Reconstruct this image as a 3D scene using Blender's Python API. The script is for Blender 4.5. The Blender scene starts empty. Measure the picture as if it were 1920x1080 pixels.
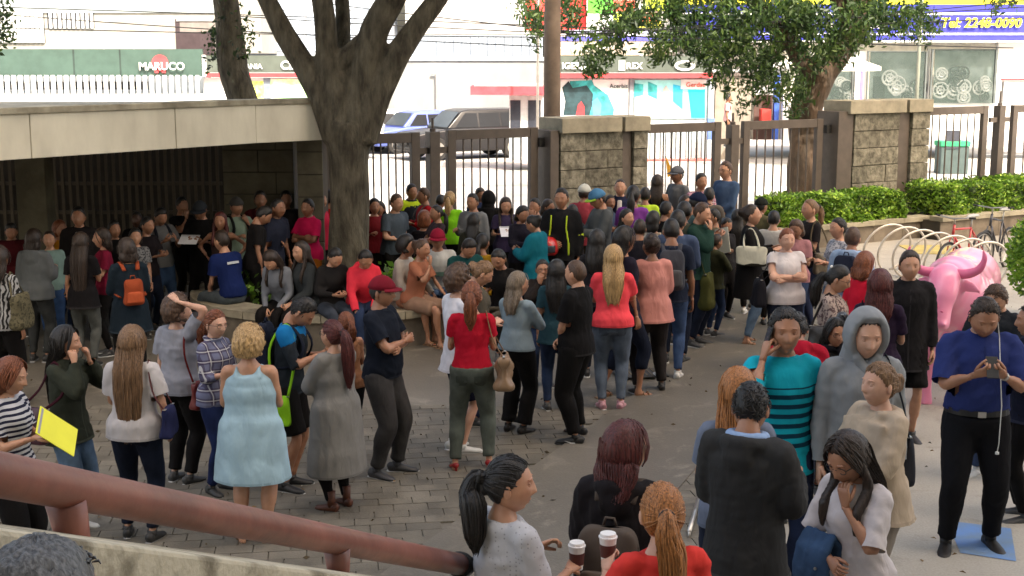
import bpy, bmesh, math, random
import numpy as np
from mathutils import Vector, Matrix, noise
R = math.radians
PI = math.pi
sc = bpy.context.scene
col = sc.collection
random.seed(7)
rng = np.random.default_rng(11)

# ------------------------------------------------------------------ camera, sky, sun, exposure
CAM_H, FPX = 3.45, 2500.0
PITCH = math.atan(433.0 / FPX)
cam_d = bpy.data.cameras.new('camera')
cam = bpy.data.objects.new('camera', cam_d); col.objects.link(cam)
cam.location = (0, 0, CAM_H)
cam.rotation_euler = (PI / 2 - PITCH, 0, 0)
cam_d.sensor_width = 36; cam_d.lens = 36 * FPX / 1920
cam_d.clip_start = 0.05; cam_d.clip_end = 2000
sc.camera = cam
SUN_EL, SUN_AZ = R(50), R(152)      # height, and compass angle of the sun from +Y towards +X
SUN_VEC = Vector((math.cos(SUN_EL) * math.sin(SUN_AZ), math.cos(SUN_EL) * math.cos(SUN_AZ), math.sin(SUN_EL)))
w = bpy.data.worlds.new('World'); sc.world = w; w.use_nodes = True
nt = w.node_tree
bg = nt.nodes['Background']
sky = nt.nodes.new('ShaderNodeTexSky'); sky.sky_type = 'NISHITA'; sky.sun_disc = False
sky.sun_elevation = SUN_EL; sky.sun_rotation = SUN_AZ
sky.air_density = 1.0; sky.dust_density = 7.0; sky.ozone_density = .3
hz = nt.nodes.new('ShaderNodeMixRGB'); hz.blend_type = 'MULTIPLY'; hz.inputs[0].default_value = 1; hz.inputs[2].default_value = (1.10, 1.0, .85, 1)   # warm tint multiplied into the sky colour to warm the scene light
nt.links.new(sky.outputs[0], hz.inputs[1]); nt.links.new(hz.outputs[0], bg.inputs[0]); bg.inputs[1].default_value = 0.15
sl = bpy.data.lights.new('sun', 'SUN'); sl.energy = 2.0; sl.angle = R(0.6); sl.color = (1, .95, .87)
so = bpy.data.objects.new('sun', sl); col.objects.link(so)
so.rotation_euler = (-SUN_VEC).to_track_quat('-Z', 'Y').to_euler()
so.location = (0, -10, 30)
vs = sc.view_settings
vs.view_transform = 'Standard'; vs.look = 'None'; vs.gamma = 1; vs.use_curve_mapping = False
vs.exposure = 2.05
sc.render.engine = 'CYCLES'
sc.cycles.use_denoising = True
sc.cycles.max_bounces = 6; sc.cycles.diffuse_bounces = 3; sc.cycles.glossy_bounces = 3
sc.cycles.transmission_bounces = 4; sc.cycles.transparent_max_bounces = 8
sc.cycles.caustics_reflective = False; sc.cycles.caustics_refractive = False
sc.cycles.filter_width = 1.55

# ------------------------------------------------------------------ where a photo direction meets the place
CT, ST = math.cos(PITCH), math.sin(PITCH)
def ray(u, v):
    x = (u - 960) / FPX; p = -(v - 540) / FPX
    return Vector((x, CT + p * ST, -ST + p * CT))
def at_z(u, v, z=0.0):
    d = ray(u, v); t = (z - CAM_H) / d.z
    return Vector((d.x * t, d.y * t, z))
def at_y(u, v, y):
    d = ray(u, v); t = y / d.y
    return Vector((d.x * t, y, CAM_H + d.z * t))

# ------------------------------------------------------------------ materials
_M = {}
def srgb(r, g, b):
    f = lambda c: ((c / 255 + .055) / 1.055) ** 2.4 if c / 255 > .04045 else c / 255 / 12.92
    return (f(r), f(g), f(b))
def newmat(name):
    m = bpy.data.materials.new(name); m.use_nodes = True
    return m, m.node_tree, m.node_tree.nodes['Principled BSDF']
def ramp(nt, a, b, p0=.3, p1=.7):
    r = nt.nodes.new('ShaderNodeValToRGB')
    r.color_ramp.elements[0].position = p0; r.color_ramp.elements[1].position = p1
    r.color_ramp.elements[0].color = (*a, 1); r.color_ramp.elements[1].color = (*b, 1)
    return r
def pm(name, c, rough=.75, var=.18, vs=3.0, bump=.15, bs=40., metal=0., spec=.4, stretch=(1, 1, 1), rnd=0., c2=None, bdist=.01, p=(.35, .65), coat=0.):
    """procedural material: base colour with grain, blotches and relief"""
    key = (name, c, rough, var, vs, bump, bs, metal, stretch, rnd, c2)
    if key in _M: return _M[key]
    m, nt, b = newmat(name)
    L = nt.links.new; N = nt.nodes.new
    tc = N('ShaderNodeTexCoord'); mp = N('ShaderNodeMapping'); mp.inputs['Scale'].default_value = stretch
    L(tc.outputs['Object'], mp.inputs[0])
    n1 = N('ShaderNodeTexNoise'); n1.inputs['Scale'].default_value = vs; n1.inputs['Detail'].default_value = 6; n1.inputs['Roughness'].default_value = .6
    L(mp.outputs[0], n1.inputs[0])
    lo = tuple(x * (1 - var) for x in c) if c2 is None else c2
    hi = tuple(min(1, x * (1 + var)) for x in c)
    rp = ramp(nt, lo, hi, *p); L(n1.outputs['Fac'], rp.inputs[0])
    out = rp.outputs[0]
    if rnd:
        oi = N('ShaderNodeObjectInfo'); hs = N('ShaderNodeHueSaturation')
        mr = N('ShaderNodeMapRange'); mr.inputs[3].default_value = 1 - rnd; mr.inputs[4].default_value = 1 + rnd
        L(oi.outputs['Random'], mr.inputs[0]); L(mr.outputs[0], hs.inputs['Value']); L(out, hs.inputs['Color']); out = hs.outputs[0]
    L(out, b.inputs['Base Color'])
    b.inputs['Roughness'].default_value = rough; b.inputs['Metallic'].default_value = metal
    b.inputs['Specular IOR Level'].default_value = spec
    if coat: b.inputs['Coat Weight'].default_value = coat; b.inputs['Coat Roughness'].default_value = .08
    if bump:
        n2 = N('ShaderNodeTexNoise'); n2.inputs['Scale'].default_value = bs; n2.inputs['Detail'].default_value = 4
        L(mp.outputs[0], n2.inputs[0])
        bp = N('ShaderNodeBump'); bp.inputs['Strength'].default_value = bump; bp.inputs['Distance'].default_value = bdist
        L(n2.outputs['Fac'], bp.inputs['Height']); L(bp.outputs[0], b.inputs['Normal'])
    _M[key] = m
    return m
def glass_mat(name, tint=(.10, .14, .13), rough=.08):
    if name in _M: return _M[name]
    m, nt, b = newmat(name)
    b.inputs['Base Color'].default_value = (*tint, 1); b.inputs['Roughness'].default_value = rough
    b.inputs['Alpha'].default_value = .30; b.inputs['Specular IOR Level'].default_value = .4
    _M[name] = m; return m

# ------------------------------------------------------------------ meshes
class MB:
    def __init__(s): s.v = []; s.f = []; s.m = []; s.n = 0; s.mi = 0
    def add(s, vs, fs, mi=None):
        o = s.n; s.v.extend([tuple(p) for p in vs]); s.n = len(s.v)
        mi = s.mi if mi is None else mi
        for i, f in enumerate(fs):
            s.f.append(tuple(k + o for k in f)); s.m.append(mi if isinstance(mi, int) else mi[i])
    def box(s, x0, y0, z0, x1, y1, z1, mi=None):
        s.add([(x0, y0, z0), (x1, y0, z0), (x1, y1, z0), (x0, y1, z0), (x0, y0, z1), (x1, y0, z1), (x1, y1, z1), (x0, y1, z1)],
              [(0, 3, 2, 1), (4, 5, 6, 7), (0, 1, 5, 4), (1, 2, 6, 5), (2, 3, 7, 6), (3, 0, 4, 7)], mi)
    def prism(s, poly, z0, z1, mi=None):
        n = len(poly)
        a = sum(poly[i][0] * poly[(i + 1) % n][1] - poly[(i + 1) % n][0] * poly[i][1] for i in range(n))
        if a < 0: poly = poly[::-1]
        vs = [(x, y, z0) for x, y in poly] + [(x, y, z1) for x, y in poly]
        fs = [tuple(range(n))[::-1], tuple(range(n, 2 * n))] + [(i, (i + 1) % n, n + (i + 1) % n, n + i) for i in range(n)]
        s.add(vs, fs, mi)
    def tube(s, pts, rad, n=8, mi=None, cap=True, up=None):
        v, f = loft(pts, rad, n, up=up, cap=cap); s.add(v, f, mi)
    def quad(s, a, b, c, d, mi=None): s.add([a, b, c, d], [(0, 1, 2, 3)], mi)
    def build(s, name, mats, parent=None, smooth=False, bevel=0, loc=None, rotz=0, **tags):
        me = bpy.data.meshes.new(name); me.from_pydata(s.v, [], s.f)
        if not isinstance(mats, (list, tuple)): mats = [mats]
        for m in mats: me.materials.append(m)
        if len(mats) > 1: me.polygons.foreach_set('material_index', s.m)
        if smooth: me.shade_smooth()
        me.update()
        o = bpy.data.objects.new(name, me); col.objects.link(o)
        if bevel:
            b = o.modifiers.new('bevel', 'BEVEL'); b.width = bevel; b.segments = 2; b.limit_method = 'ANGLE'
        if parent: o.parent = parent
        if loc is not None: o.location = loc
        o.rotation_euler.z = rotz
        for k, v in tags.items(): o[k] = v
        return o

def loft(pts, rad, n=12, up=None, cap=True, dome=False):
    """closed skin round a line of points; rad: number, list of numbers or list of (rx, ry)"""
    P = np.array([tuple(p) for p in pts], float); k = len(P)
    if np.isscalar(rad): rad = [rad] * k
    rr = np.array([(r, r) if np.isscalar(r) else tuple(r) for r in rad], float)
    T = np.gradient(P, axis=0) if k > 2 else np.repeat((P[1:] - P[:1]), k, 0)
    T /= np.maximum(np.linalg.norm(T, axis=1, keepdims=True), 1e-9)
    if up is None: up = (0, -1, 0) if abs(T[0][1]) < .8 else (0, 0, 1)
    b = np.array(up, float)
    a_ = np.linspace(0, 2 * PI, n, endpoint=False)
    vs = []
    for i in range(k):
        b = b - T[i] * np.dot(b, T[i]); nb = np.linalg.norm(b)
        b = b / nb if nb > 1e-6 else np.array((1., 0, 0))
        x = np.cross(b, T[i])
        vs.append(P[i] + np.outer(np.cos(a_) * rr[i][0], x) + np.outer(np.sin(a_) * rr[i][1], b))
    V = np.concatenate(vs)
    F = []
    for i in range(k - 1):
        for j in range(n):
            F.append((i * n + j, i * n + (j + 1) % n, (i + 1) * n + (j + 1) % n, (i + 1) * n + j))
    if cap:
        F.append(tuple(range(n))[::-1]); F.append(tuple((k - 1) * n + j for j in range(n)))
    return V, F

def empty(name, loc=(0, 0, 0), rotz=0, label=None, category=None, group=None):
    o = bpy.data.objects.new(name, None); col.objects.link(o); o.location = loc; o.rotation_euler.z = rotz
    o.empty_display_size = .2
    if label: o['label'] = label
    if category: o['category'] = category
    if group: o['group'] = group
    return o
def tag(o, label, category, group=None):
    o['label'] = label; o['category'] = category
    if group: o['group'] = group
    return o
def inst(o, loc, rot=None, scale=None, parent=None):
    c = o.copy(); col.objects.link(c); c.location = loc
    if rot is not None: c.rotation_euler = rot
    if scale is not None: c.scale = scale
    if parent is not None: c.parent = parent
    return c
def copy_tree(o, parent=None):
    c = o.copy(); col.objects.link(c)
    if parent: c.parent = parent
    for ch in list(o.children): copy_tree(ch, c)
    return c
def text(name, body, size, mat, parent, loc, rot=(PI / 2, 0, 0), extrude=.01, align='LEFT', bold=0., shear=0.):
    cu = bpy.data.curves.new(name, 'FONT'); cu.body = body; cu.size = size; cu.extrude = extrude; cu.align_x = align
    cu.offset = bold; cu.shear = shear; cu.resolution_u = 3
    t = bpy.data.objects.new(name, cu); col.objects.link(t)
    dg = bpy.context.evaluated_depsgraph_get()
    me = bpy.data.meshes.new_from_object(t.evaluated_get(dg)); bpy.data.objects.remove(t)
    me.materials.clear(); me.materials.append(mat)
    o = bpy.data.objects.new(name, me); col.objects.link(o); o.parent = parent; o.location = loc; o.rotation_euler = rot
    return o
def sheet(name, pts, z, m, sub=None):
    me = bpy.data.meshes.new(name); me.from_pydata([(x, y, z) for x, y in pts], [], [tuple(range(len(pts)))])
    me.materials.append(m); o = bpy.data.objects.new(name, me); col.objects.link(o); o['kind'] = 'structure'
    return o
def leaf_cloud(name, pts, size, mats, parent=None, droop=0., seed=1, aspect=.5, flat=.0):
    """many small pointed leaves at the given points, one mesh"""
    g = np.random.default_rng(seed); P = np.asarray(pts, float); n = len(P)
    a = g.uniform(0, 2 * PI, n); e = g.uniform(-.9, .9, n) * (1 - flat) - droop
    d = np.stack([np.cos(a) * np.cos(e), np.sin(a) * np.cos(e), np.sin(e)], 1)
    q = g.normal(size=(n, 3)); q[:, 2] *= .3; s = np.cross(d, q); s /= np.linalg.norm(s, axis=1, keepdims=True) + 1e-9
    L = (size * g.uniform(.6, 1.35, n))[:, None]; W = L * aspect
    nr = np.cross(d, s)
    V = np.stack([P - d * L * .5, P + s * W * .5 + nr * W * .12, P + d * L * .5, P - s * W * .5 + nr * W * .12], 1).reshape(-1, 3)
    F = np.arange(n * 4).reshape(n, 4)
    me = bpy.data.meshes.new(name); me.vertices.add(n * 4); me.vertices.foreach_set('co', V.ravel())
    me.loops.add(n * 4); me.loops.foreach_set('vertex_index', F.ravel())
    me.polygons.add(n); me.polygons.foreach_set('loop_start', np.arange(n) * 4); me.polygons.foreach_set('loop_total', np.full(n, 4))
    me.update()
    for m in mats: me.materials.append(m)
    # tone follows clumps of leaves and chance
    idx = (g.random(n) * len(mats)).astype(int)
    cl = np.sin(P[:, 0] * 5.1 + 1) + np.sin(P[:, 1] * 4.3) + np.sin(P[:, 2] * 6.7 + 2)
    idx = np.where(g.random(n) < .5, np.clip(((cl + 3) / 6 * len(mats)).astype(int), 0, len(mats) - 1), idx)
    me.polygons.foreach_set('material_index', idx)
    o = bpy.data.objects.new(name, me); col.objects.link(o)
    if parent: o.parent = parent
    o['kind'] = 'stuff'
    return o
def leaf_mat(name, c, trans=.25):
    if name in _M: return _M[name]
    m, nt, b = newmat(name)
    L = nt.links.new; N = nt.nodes.new
    g = N('ShaderNodeNewGeometry'); rp = ramp(nt, tuple(x * .7 for x in c), tuple(min(1, x * 1.3) for x in c), 0, 1)
    L(g.outputs['Random Per Island'], rp.inputs[0]); L(rp.outputs[0], b.inputs['Base Color'])
    b.inputs['Roughness'].default_value = .5
    tr = N('ShaderNodeBsdfTranslucent'); L(rp.outputs[0], tr.inputs[0])
    mx = N('ShaderNodeMixShader'); mx.inputs[0].default_value = trans
    L(b.outputs[0], mx.inputs[1]); L(tr.outputs[0], mx.inputs[2]); L(mx.outputs[0], nt.nodes['Material Output'].inputs[0])
    _M[name] = m; return m
# ------------------------------------------------------------------ setting: ground, plaza, street
def ground_mat(name, a, b, c, bump=.3, sc_=.35, rough=.8):
    if name in _M: return _M[name]
    m, nt, bs = newmat(name); L = nt.links.new; N = nt.nodes.new
    tc = N('ShaderNodeTexCoord')
    n1 = N('ShaderNodeTexNoise'); n1.inputs['Scale'].default_value = sc_; n1.inputs['Detail'].default_value = 8; n1.inputs['Roughness'].default_value = .65
    n2 = N('ShaderNodeTexNoise'); n2.inputs['Scale'].default_value = 2.3; n2.inputs['Detail'].default_value = 7; n2.inputs['Roughness'].default_value = .7; n2.inputs['Distortion'].default_value = .6
    n3 = N('ShaderNodeTexNoise'); n3.inputs['Scale'].default_value = 60; n3.inputs['Detail'].default_value = 3
    for n in (n1, n2, n3): L(tc.outputs['Object'], n.inputs[0])
    r1 = ramp(nt, a, b, .35, .65); L(n1.outputs[0], r1.inputs[0])
    r2 = ramp(nt, (0, 0, 0), (1, 1, 1), .55, .72); L(n2.outputs[0], r2.inputs[0])
    mx = N('ShaderNodeMixRGB'); L(r2.outputs[0], mx.inputs[0]); L(r1.outputs[0], mx.inputs[1]); mx.inputs[2].default_value = (*c, 1)
    mg = N('ShaderNodeMixRGB'); mg.blend_type = 'MULTIPLY'; mg.inputs[0].default_value = .35
    r3 = ramp(nt, (.6, .6, .6), (1.2, 1.2, 1.2), .3, .7); L(n3.outputs[0], r3.inputs[0]); L(mx.outputs[0], mg.inputs[1]); L(r3.outputs[0], mg.inputs[2])
    L(mg.outputs[0], bs.inputs['Base Color']); bs.inputs['Roughness'].default_value = rough
    bp = N('ShaderNodeBump'); bp.inputs['Strength'].default_value = bump; bp.inputs['Distance'].default_value = .01
    L(n3.outputs[0], bp.inputs['Height']); L(bp.outputs[0], bs.inputs['Normal'])
    _M[name] = m; return m
M_street = ground_mat('street_asphalt', (.30, .29, .28), (.42, .41, .39), (.46, .45, .43), rough=.9)
M_plaza = ground_mat('plaza_asphalt', (.105, .094, .076), (.165, .148, .120), (.26, .235, .19), rough=.5)
M_light = ground_mat('light_concrete', (.31, .285, .24), (.41, .38, .325), (.24, .22, .18), rough=.8)
M_side = ground_mat('pale_pavement', (.48, .46, .43), (.60, .58, .55), (.42, .40, .38), rough=.85)
M_conc = pm('weathered_concrete', (.36, .33, .25), .85, .3, 2.5, .35, 50, c2=(.20, .18, .13))
M_cream = pm('cream_concrete', (.74, .70, .57), .8, .08, 1.6, .1, 30, c2=(.60, .56, .45), stretch=(1, 1, .4))
M_stone = pm('olive_stone', (.155, .145, .112), .9, .4, 9, 1.0, 18, rnd=.25, c2=(.075, .07, .052), bdist=.02)
M_cap = pm('coping_stone', (.27, .245, .18), .8, .2, 4, .3, 30, rnd=.12)
M_gate = pm('brown_gate_paint', (.080, .064, .052), .55, .15, 5, .1, 60)
M_dark = pm('dark_brown_fill', (.05, .042, .032), .9, .3, 2, .2, 20)  # plain dark brown for the back wall, cores and soil
M_bark = pm('bark', (.098, .086, .060), .95, .35, 9, 1.0, 26, stretch=(1, 1, .30), c2=(.040, .033, .022), bdist=.05)
M_bark2 = pm('reddish_bark', (.105, .068, .042), .95, .35, 4, 1.0, 10, stretch=(1, 1, .4), c2=(.045, .034, .022), bdist=.04)
M_white = pm('white_wall_paint', (.55, .55, .54), .7, .04, 1.5, .05, 30)
M_black = pm('black_rubber', (.02, .02, .02), .6, .2, 5, .1, 60)
M_steel = pm('galvanised_steel', (.45, .43, .40), .35, .15, 6, .05, 60, metal=.8)

sheet('ground', [(-250, -40), (250, -40), (250, 400), (-250, 400)], 0, M_street)
sheet('plaza', [(-14, -6), (13, -6), (13, 29.3), (-3.5, 20.1), (-14, 20.1)], .004, M_plaza)
sheet('street_pavement', [(-3.4, 20.3), (13.2, 30.3), (13.2, 36), (-30, 36), (-30, 20.3)], .004, M_side)
a = [at_z(1545, 452), at_z(1990, 440), at_z(1990, 640), at_z(1700, 640), at_z(1575, 560)]
sheet('bike_rack_paving', [(p.x, p.y) for p in a], .008, M_light)
a = [at_z(1330, 1010), at_z(1515, 815), at_z(1600, 690), at_z(1700, 648), at_z(1990, 648), at_z(2100, 1300), at_z(1330, 1300)]
q = MB(); q.prism([(p.x, p.y) for p in a], .0045, .034); q.build('right_footpath', M_light, kind='structure')
M_blue = pm('worn_blue_paint', (.10, .20, .42), .6, .3, 5, .1, 40, c2=(.17, .25, .36))
a = [at_z(1775, 985), at_z(1895, 1000), at_z(1905, 1062), at_z(1800, 1046)]
sheet('blue_parking_mark', [(p.x, p.y) for p in a], .038, M_blue)
g = MB(); p0, p1 = at_z(1292, 1012), at_z(1312, 940)
g.tube([(p0.x, p0.y, .06), (p1.x, p1.y, .06)], .018, 8)
g.tube([(p0.x, p0.y, .0), (p0.x, p0.y, .06)], .012, 6); g.tube([(p1.x, p1.y, 0), (p1.x, p1.y, .06)], .012, 6)
tag(g.build('metal_edge_rail', M_steel, smooth=True), 'low silver metal rail on the paving left of the grey hoodie man', 'rail')
q = MB(); q.prism([(-.35, 7.0), (.02, 7.0), (.02 + .42 * 11, 18.6), (-1.25 + .42 * 11.5, 18.6), (-1.15, 7.9), (-1.3, 7.0)], .0045, .028); q.build('smooth_strip', M_plaza, kind='structure')
# landing the nearest people stand on (one step up)
sm = MB(); sm.box(-.2, 5.0, .0045, 6, 7.9, .15); sm.build('landing', M_light, kind='structure')

# pavers: rows of small setts, nearest ones separate
M_paver = pm('grey_paver', (.150, .134, .106), .6, .25, 3, .4, 60, rnd=.12, c2=(.105, .094, .075))
pav = empty('paver_field'); pav['kind'] = 'structure'
spots = []
th = R(8)
def in_field(x, y):
    d = Vector((x, y))
    # right field lies right of the smooth diagonal strip, left field at its left
    s = (x - .05) - (y - 8.2) * .42
    r = s > -.15 and y < 18.5 and x < 4.2 + (y - 9) * .16 and y > 7.7
    l = s < -1.0 and y < 12.9 and y > 7.7
    return r or l
for j in range(84):
    for i in range(-26, 26):
        x0, y0 = i * .262 + (j % 2) * .131, 7.9 + j * .150
        x, y = x0, y0 + x0 * math.sin(th)
        if in_field(x, y): spots.append((x, y))
vis = lambda p: abs(p[0]) < p[1] * .385 + .1
spots = [p for p in spots if vis(p)]
right = [p for p in spots if (p[0] - .05) - (p[1] - 8.2) * .42 > .12 and p[0] < 2.1]
right.sort(key=lambda p: p[1])
near = set(right[:300]); far_ = [p for p in spots if p not in near]
pb = MB(); pb.box(-.1285, -.0725, 0, .1285, .0725, .013)
proto = None
for (x, y) in near:
    if proto is None: proto = pb.build('paver', M_paver, pav, bevel=0); o = proto
    else: o = proto.copy(); col.objects.link(o)
    o.location = (x, y, .0045 + random.uniform(0, .004)); o.rotation_euler = (random.gauss(0, .006), random.gauss(0, .006), th + random.gauss(0, .01))
fb = MB()
for (x, y) in far_:
    c, s = math.cos(th), math.sin(th); z = .0155 + random.uniform(0, .004)
    P = [(x + a * c - b * s, y + a * s + b * c) for a, b in ((-.1285, -.0725), (.1285, -.0725), (.1285, .0725), (-.1285, .0725))]
    fb.add([(px, py, .0045) for px, py in P] + [(px, py, z) for px, py in P], [(4, 5, 6, 7), (0, 1, 5, 4), (1, 2, 6, 5), (2, 3, 7, 6), (3, 0, 4, 7)], random.randrange(4))
vm = [pm('grey_paver_%d' % k, tuple(c * f for c in (.135, .121, .096)), .6, .25, 3, .4, 60) for k, f in enumerate((.88, .96, 1.04, 1.12))]
fb.build('far_pavers', vm, pav, kind='stuff')

# ------------------------------------------------------------------ fence line: stone piers and brown gates
F0 = Vector((-2.98, 20.5)); FA = R(31); FD = Vector((math.cos(FA), math.sin(FA))); FN = Vector((-math.sin(FA), math.cos(FA)))
def s_of(u, z=1.5):
    k = (u - 960) / FPX
    # x = k*depth, depth = y*CT + (H-z)*ST
    # x = F0x + s*c ; y = F0y + s*sn
    c, sn = FD
    return (k * (F0.y * CT + (CAM_H - z) * ST) - F0.x) / (c - k * CT * sn)
def FW(s, t, z=0): p = F0 + FD * s + FN * t; return (p.x, p.y, z)
def fence_gate(s0, s1, z1, z0, label, nb, finial=False):
    t = empty('metal_gate', FW(s0, 0, z0), FA, label, 'gate', 'brown metal gates along the street')
    Lg = s1 - s0; h = z1 - z0
    m = MB(); m.box(0, -.05, 0, .15, .05, h - .0); t1 = m.build('gate_post', M_gate, t, bevel=.006)
    inst(t1, (Lg - .15, 0, 0), parent=t)
    m = MB(); m.box(.152, -.045, h - .16, Lg - .152, .045, h - .004); m.build('top_rail', M_gate, t, bevel=.006)
    m = MB(); m.box(.152, -.04, .12, Lg - .152, .04, .24); m.build('bottom_rail', M_gate, t, bevel=.006)
    m = MB(); m.tube([(0, 0, .2), (0, 0, h - .14)], .016, 6); b0 = None
    for i in range(nb):
        x = .15 + (Lg - .3) * (i + 1) / (nb + 1)
        if b0 is None: b0 = m.build('bar', M_gate, t); b0.location = (x, 0, 0)
        else: inst(b0, (x, 0, 0), parent=t)
    return t
def gate_pin(s, z1, z0, label, hh=.22):
    t = empty('gate_pillar', FW(s, .0, z0), FA, label, 'gate post')
    m = MB(); m.box(-.09, -.09, 0, .09, .09, z1 - z0); m.build('post', M_gate, t, bevel=.006)
    m = MB(); m.tube([(0, 0, z1 - z0), (0, 0, z1 - z0 + .05), (0, 0, z1 - z0 + .06), (0, 0, z1 - z0 + hh)], [.05, .05, .025, .02], 8); m.build('hinge_pin', M_gate, t)
    m = MB(); m.box(-.30, -.03, z1 - z0 - .35, -.092, .03, z1 - z0 - .25); m.box(.092, -.03, z1 - z0 - .35, .30, .03, z1 - z0 - .25); m.build('hinge', M_gate, t)
su = s_of
fence_gate(su(612), su(786), 2.27, 0, 'brown metal gate right behind the big tree trunk', 9)
gate_pin(su(812), 2.27, 0, 'brown post with pin between the two gates left of the stone pier')
fence_gate(su(838), su(1006), 2.29, 0, 'brown metal gate just left of the first stone pier', 8)
fence_gate(su(1198), su(1348), 2.28, 0, 'brown metal gate just right of the first stone pier', 7)
gate_pin(su(1372), 2.22, 0, 'brown post with pin above the man in the blue shirt')
fence_gate(su(1390), su(1538), 2.28, 0, 'brown metal gate just left of the second stone pier', 7)
fence_gate(su(1722), su(1846), 2.44, .2, 'brown metal gate just right of the second stone pier behind the hedge', 7)
gate_pin(su(1870), 2.44, .2, 'brown post with pin at the right edge of the picture', .3)
fence_gate(su(1893), su(2080), 2.44, .2, 'brown metal gate cut off by the right edge of the picture', 9)
for u, lab in ((1012, 'small black hinge box on the left side of the first stone pier'), (1547, 'small black hinge box on the left side of the second stone pier')):
    m = MB(); m.box(-.07, -.09, 0, .07, .06, .16); o = m.build('hinge_box', M_black, None, bevel=.01); o.location = FW(su(u), -.0, 1.96 if u < 1100 else 2.0); o.rotation_euler.z = FA
    tag(o, lab, 'hinge box', 'hinge boxes of the gates')

def pier(u0, u1, ztop, label, widths, rows=7):
    s0, s1 = su(u0), su(u1); W = s1 - s0
    t = empty('stone_pier', FW(s0, 0, 0), FA, label, 'pier')
    m = MB(); m.box(.03, -.22, 0, W - .03, .34, ztop - .26); m.build('core', M_dark, t)
    z = .0; capz = ztop - .25; hrow = capz / rows
    x = 0
    fr = [w / sum(widths) for w in widths]
    for ci, (f, ty) in enumerate(zip(fr, 'psbcb' if len(widths) == 5 else 'psbcb')):
        cw = f * W
        if ty == 'p':      # steel jamb
            m = MB(); m.box(x + .005, -.28, 0, x + cw - .01, .30, capz + .05); m.build('steel_jamb', M_gate, t, bevel=.005)
        elif ty == 'c':    # recessed channel
            m = MB(); m.box(x, -.235, 0, x + cw, -.2205, capz); m.build('recess', M_gate, t)
        else:
            y0 = -.30 if ty == 's' or ci == 4 else -.262
            for r in range(rows):
                nsp = 2 if (ty == 'b' and ci == 2 and r % 2) else 1
                xx = x + .008
                cuts = [0, 1] if nsp == 1 else [0, random.choice((.38, .6)), 1]
                for a_, b_ in zip(cuts[:-1], cuts[1:]):
                    m = MB(); q = random.uniform(-.012, .012)
                    m.box(x + .008 + a_ * (cw - .016) + .004, y0 + q, r * hrow + .006, x + .008 + b_ * (cw - .016) - .004, -.222, (r + 1) * hrow - .006)
                    m.build('stone_block', M_stone, t, bevel=.008)
            # the pier's street side
        x += cw
    for a_, b_ in ((0.10, .36), (.365, .70), (.74, 1.0)):
        m = MB(); m.box(a_ * W - .02, -.36, capz, b_ * W + .0, .38, ztop); m.build('coping_stone', M_cap, t, bevel=.008)
    return t
pier(1015, 1196, 2.44, 'olive stone pier between the left and the middle gates', (.09, .26, .40, .09, .16))
pier(1550, 1720, 2.62, 'lit stone pier beside the right hedge', (.16, .17, .34, .12, .21))

# ------------------------------------------------------------------ hedges and planters
GL = [leaf_mat('hedge_leaf_%d' % k, c) for k, c in enumerate([(.05, .10, .012), (.11, .23, .02), (.22, .39, .035), (.36, .52, .06)])]
M_hcore = pm('hedge_core', (.02, .045, .01), .9, .3, 8, 0)
def hedge(s0, s1, t0, t1, z0, z1, label, n, seed):
    t = empty('hedge', FW(s0, t0, z0), FA, label, 'hedge')
    W, D, H = s1 - s0, t1 - t0, z1 - z0
    m = MB(); m.box(.08, .08, .0, W - .08, D - .08, H - .09); m.build('branches', M_hcore, t, bevel=.06)
    g = np.random.default_rng(seed)
    P = []
    nt_ = int(n * .42); 
    top = np.stack([g.uniform(0, W, nt_), g.uniform(0, D, nt_), H + g.normal(-.03, .03, nt_)], 1)
    nf = int(n * .48); fr = np.stack([g.uniform(0, W, nf), g.normal(.02, .03, nf), g.uniform(0, H, nf)], 1)
    ns = n - nt_ - nf; sd = np.stack([g.choice([0., W], ns) + g.normal(0, .03, ns), g.uniform(0, D, ns), g.uniform(0, H, ns)], 1)
    P = np.concatenate([top, fr, sd]); P[:, 1] -= .05 * np.sin(P[:, 0] * 4.3 + P[:, 2] * 6) + .03 * np.sin(P[:, 0] * 11); P[:, 2] += (.02 * np.sin(P[:, 0] * 3.1) + .02 * np.sin(P[:, 0] * 8 + P[:, 1] * 5)) * (P[:, 2] > H * .8); sp_ = g.random(len(P)) < .02; P[sp_, 2] += g.uniform(0, .06, sp_.sum()) * (P[sp_, 2] > H * .7)
    leaf_cloud('leaves', P, .085, GL, t, seed=seed)
def planter(s0, s1, t0, t1, h, label, nst=7):
    t = empty('planter', FW(s0, t0, 0), FA, label, 'planter wall')
    W, D = s1 - s0, t1 - t0; m = MB(); m.box(.02, .02, 0, W - .02, D, h - .09); m.build('soil_core', M_dark, t)
    n = max(2, int(W / .75))
    for k in range(n):
        m = MB(); m.box(W * k / n + .004, -.0, .0, W * (k + 1) / n - .004, .018, h - .092); m.build('wall_slab', M_cap2, t)
        m = MB(); m.box(W * k / n + .003, -.05, h - .09, W * (k + 1) / n - .003, .28, h); m.build('coping_stone', M_cap, t, bevel=.006)
M_cap2 = pm('brown_plinth', (.15, .125, .095), .85, .25, 4, .3, 30, rnd=.1)
planter(su(1322), su(1660), -1.25, -.36, .42, 'stone planter wall under the left hedge')
hedge(su(1392), su(1612), -1.2, -.42, .40, .92, 'square clipped hedge behind the ponytailed woman in black', 9000, 3)
planter(su(1640), su(2080), -1.75, -.42, .46, 'long stone planter wall under the right hedge behind the bikes')
hedge(su(1668), su(2080), -1.6, -.45, .44, 1.0, 'long clipped hedge at the right behind the bike rack', 16000, 4)
hedge(su(1200), su(1222), -.9, -.4, .1, .8, 'small bright shrub beside the woman in the purple top', 1500, 5)
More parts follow.
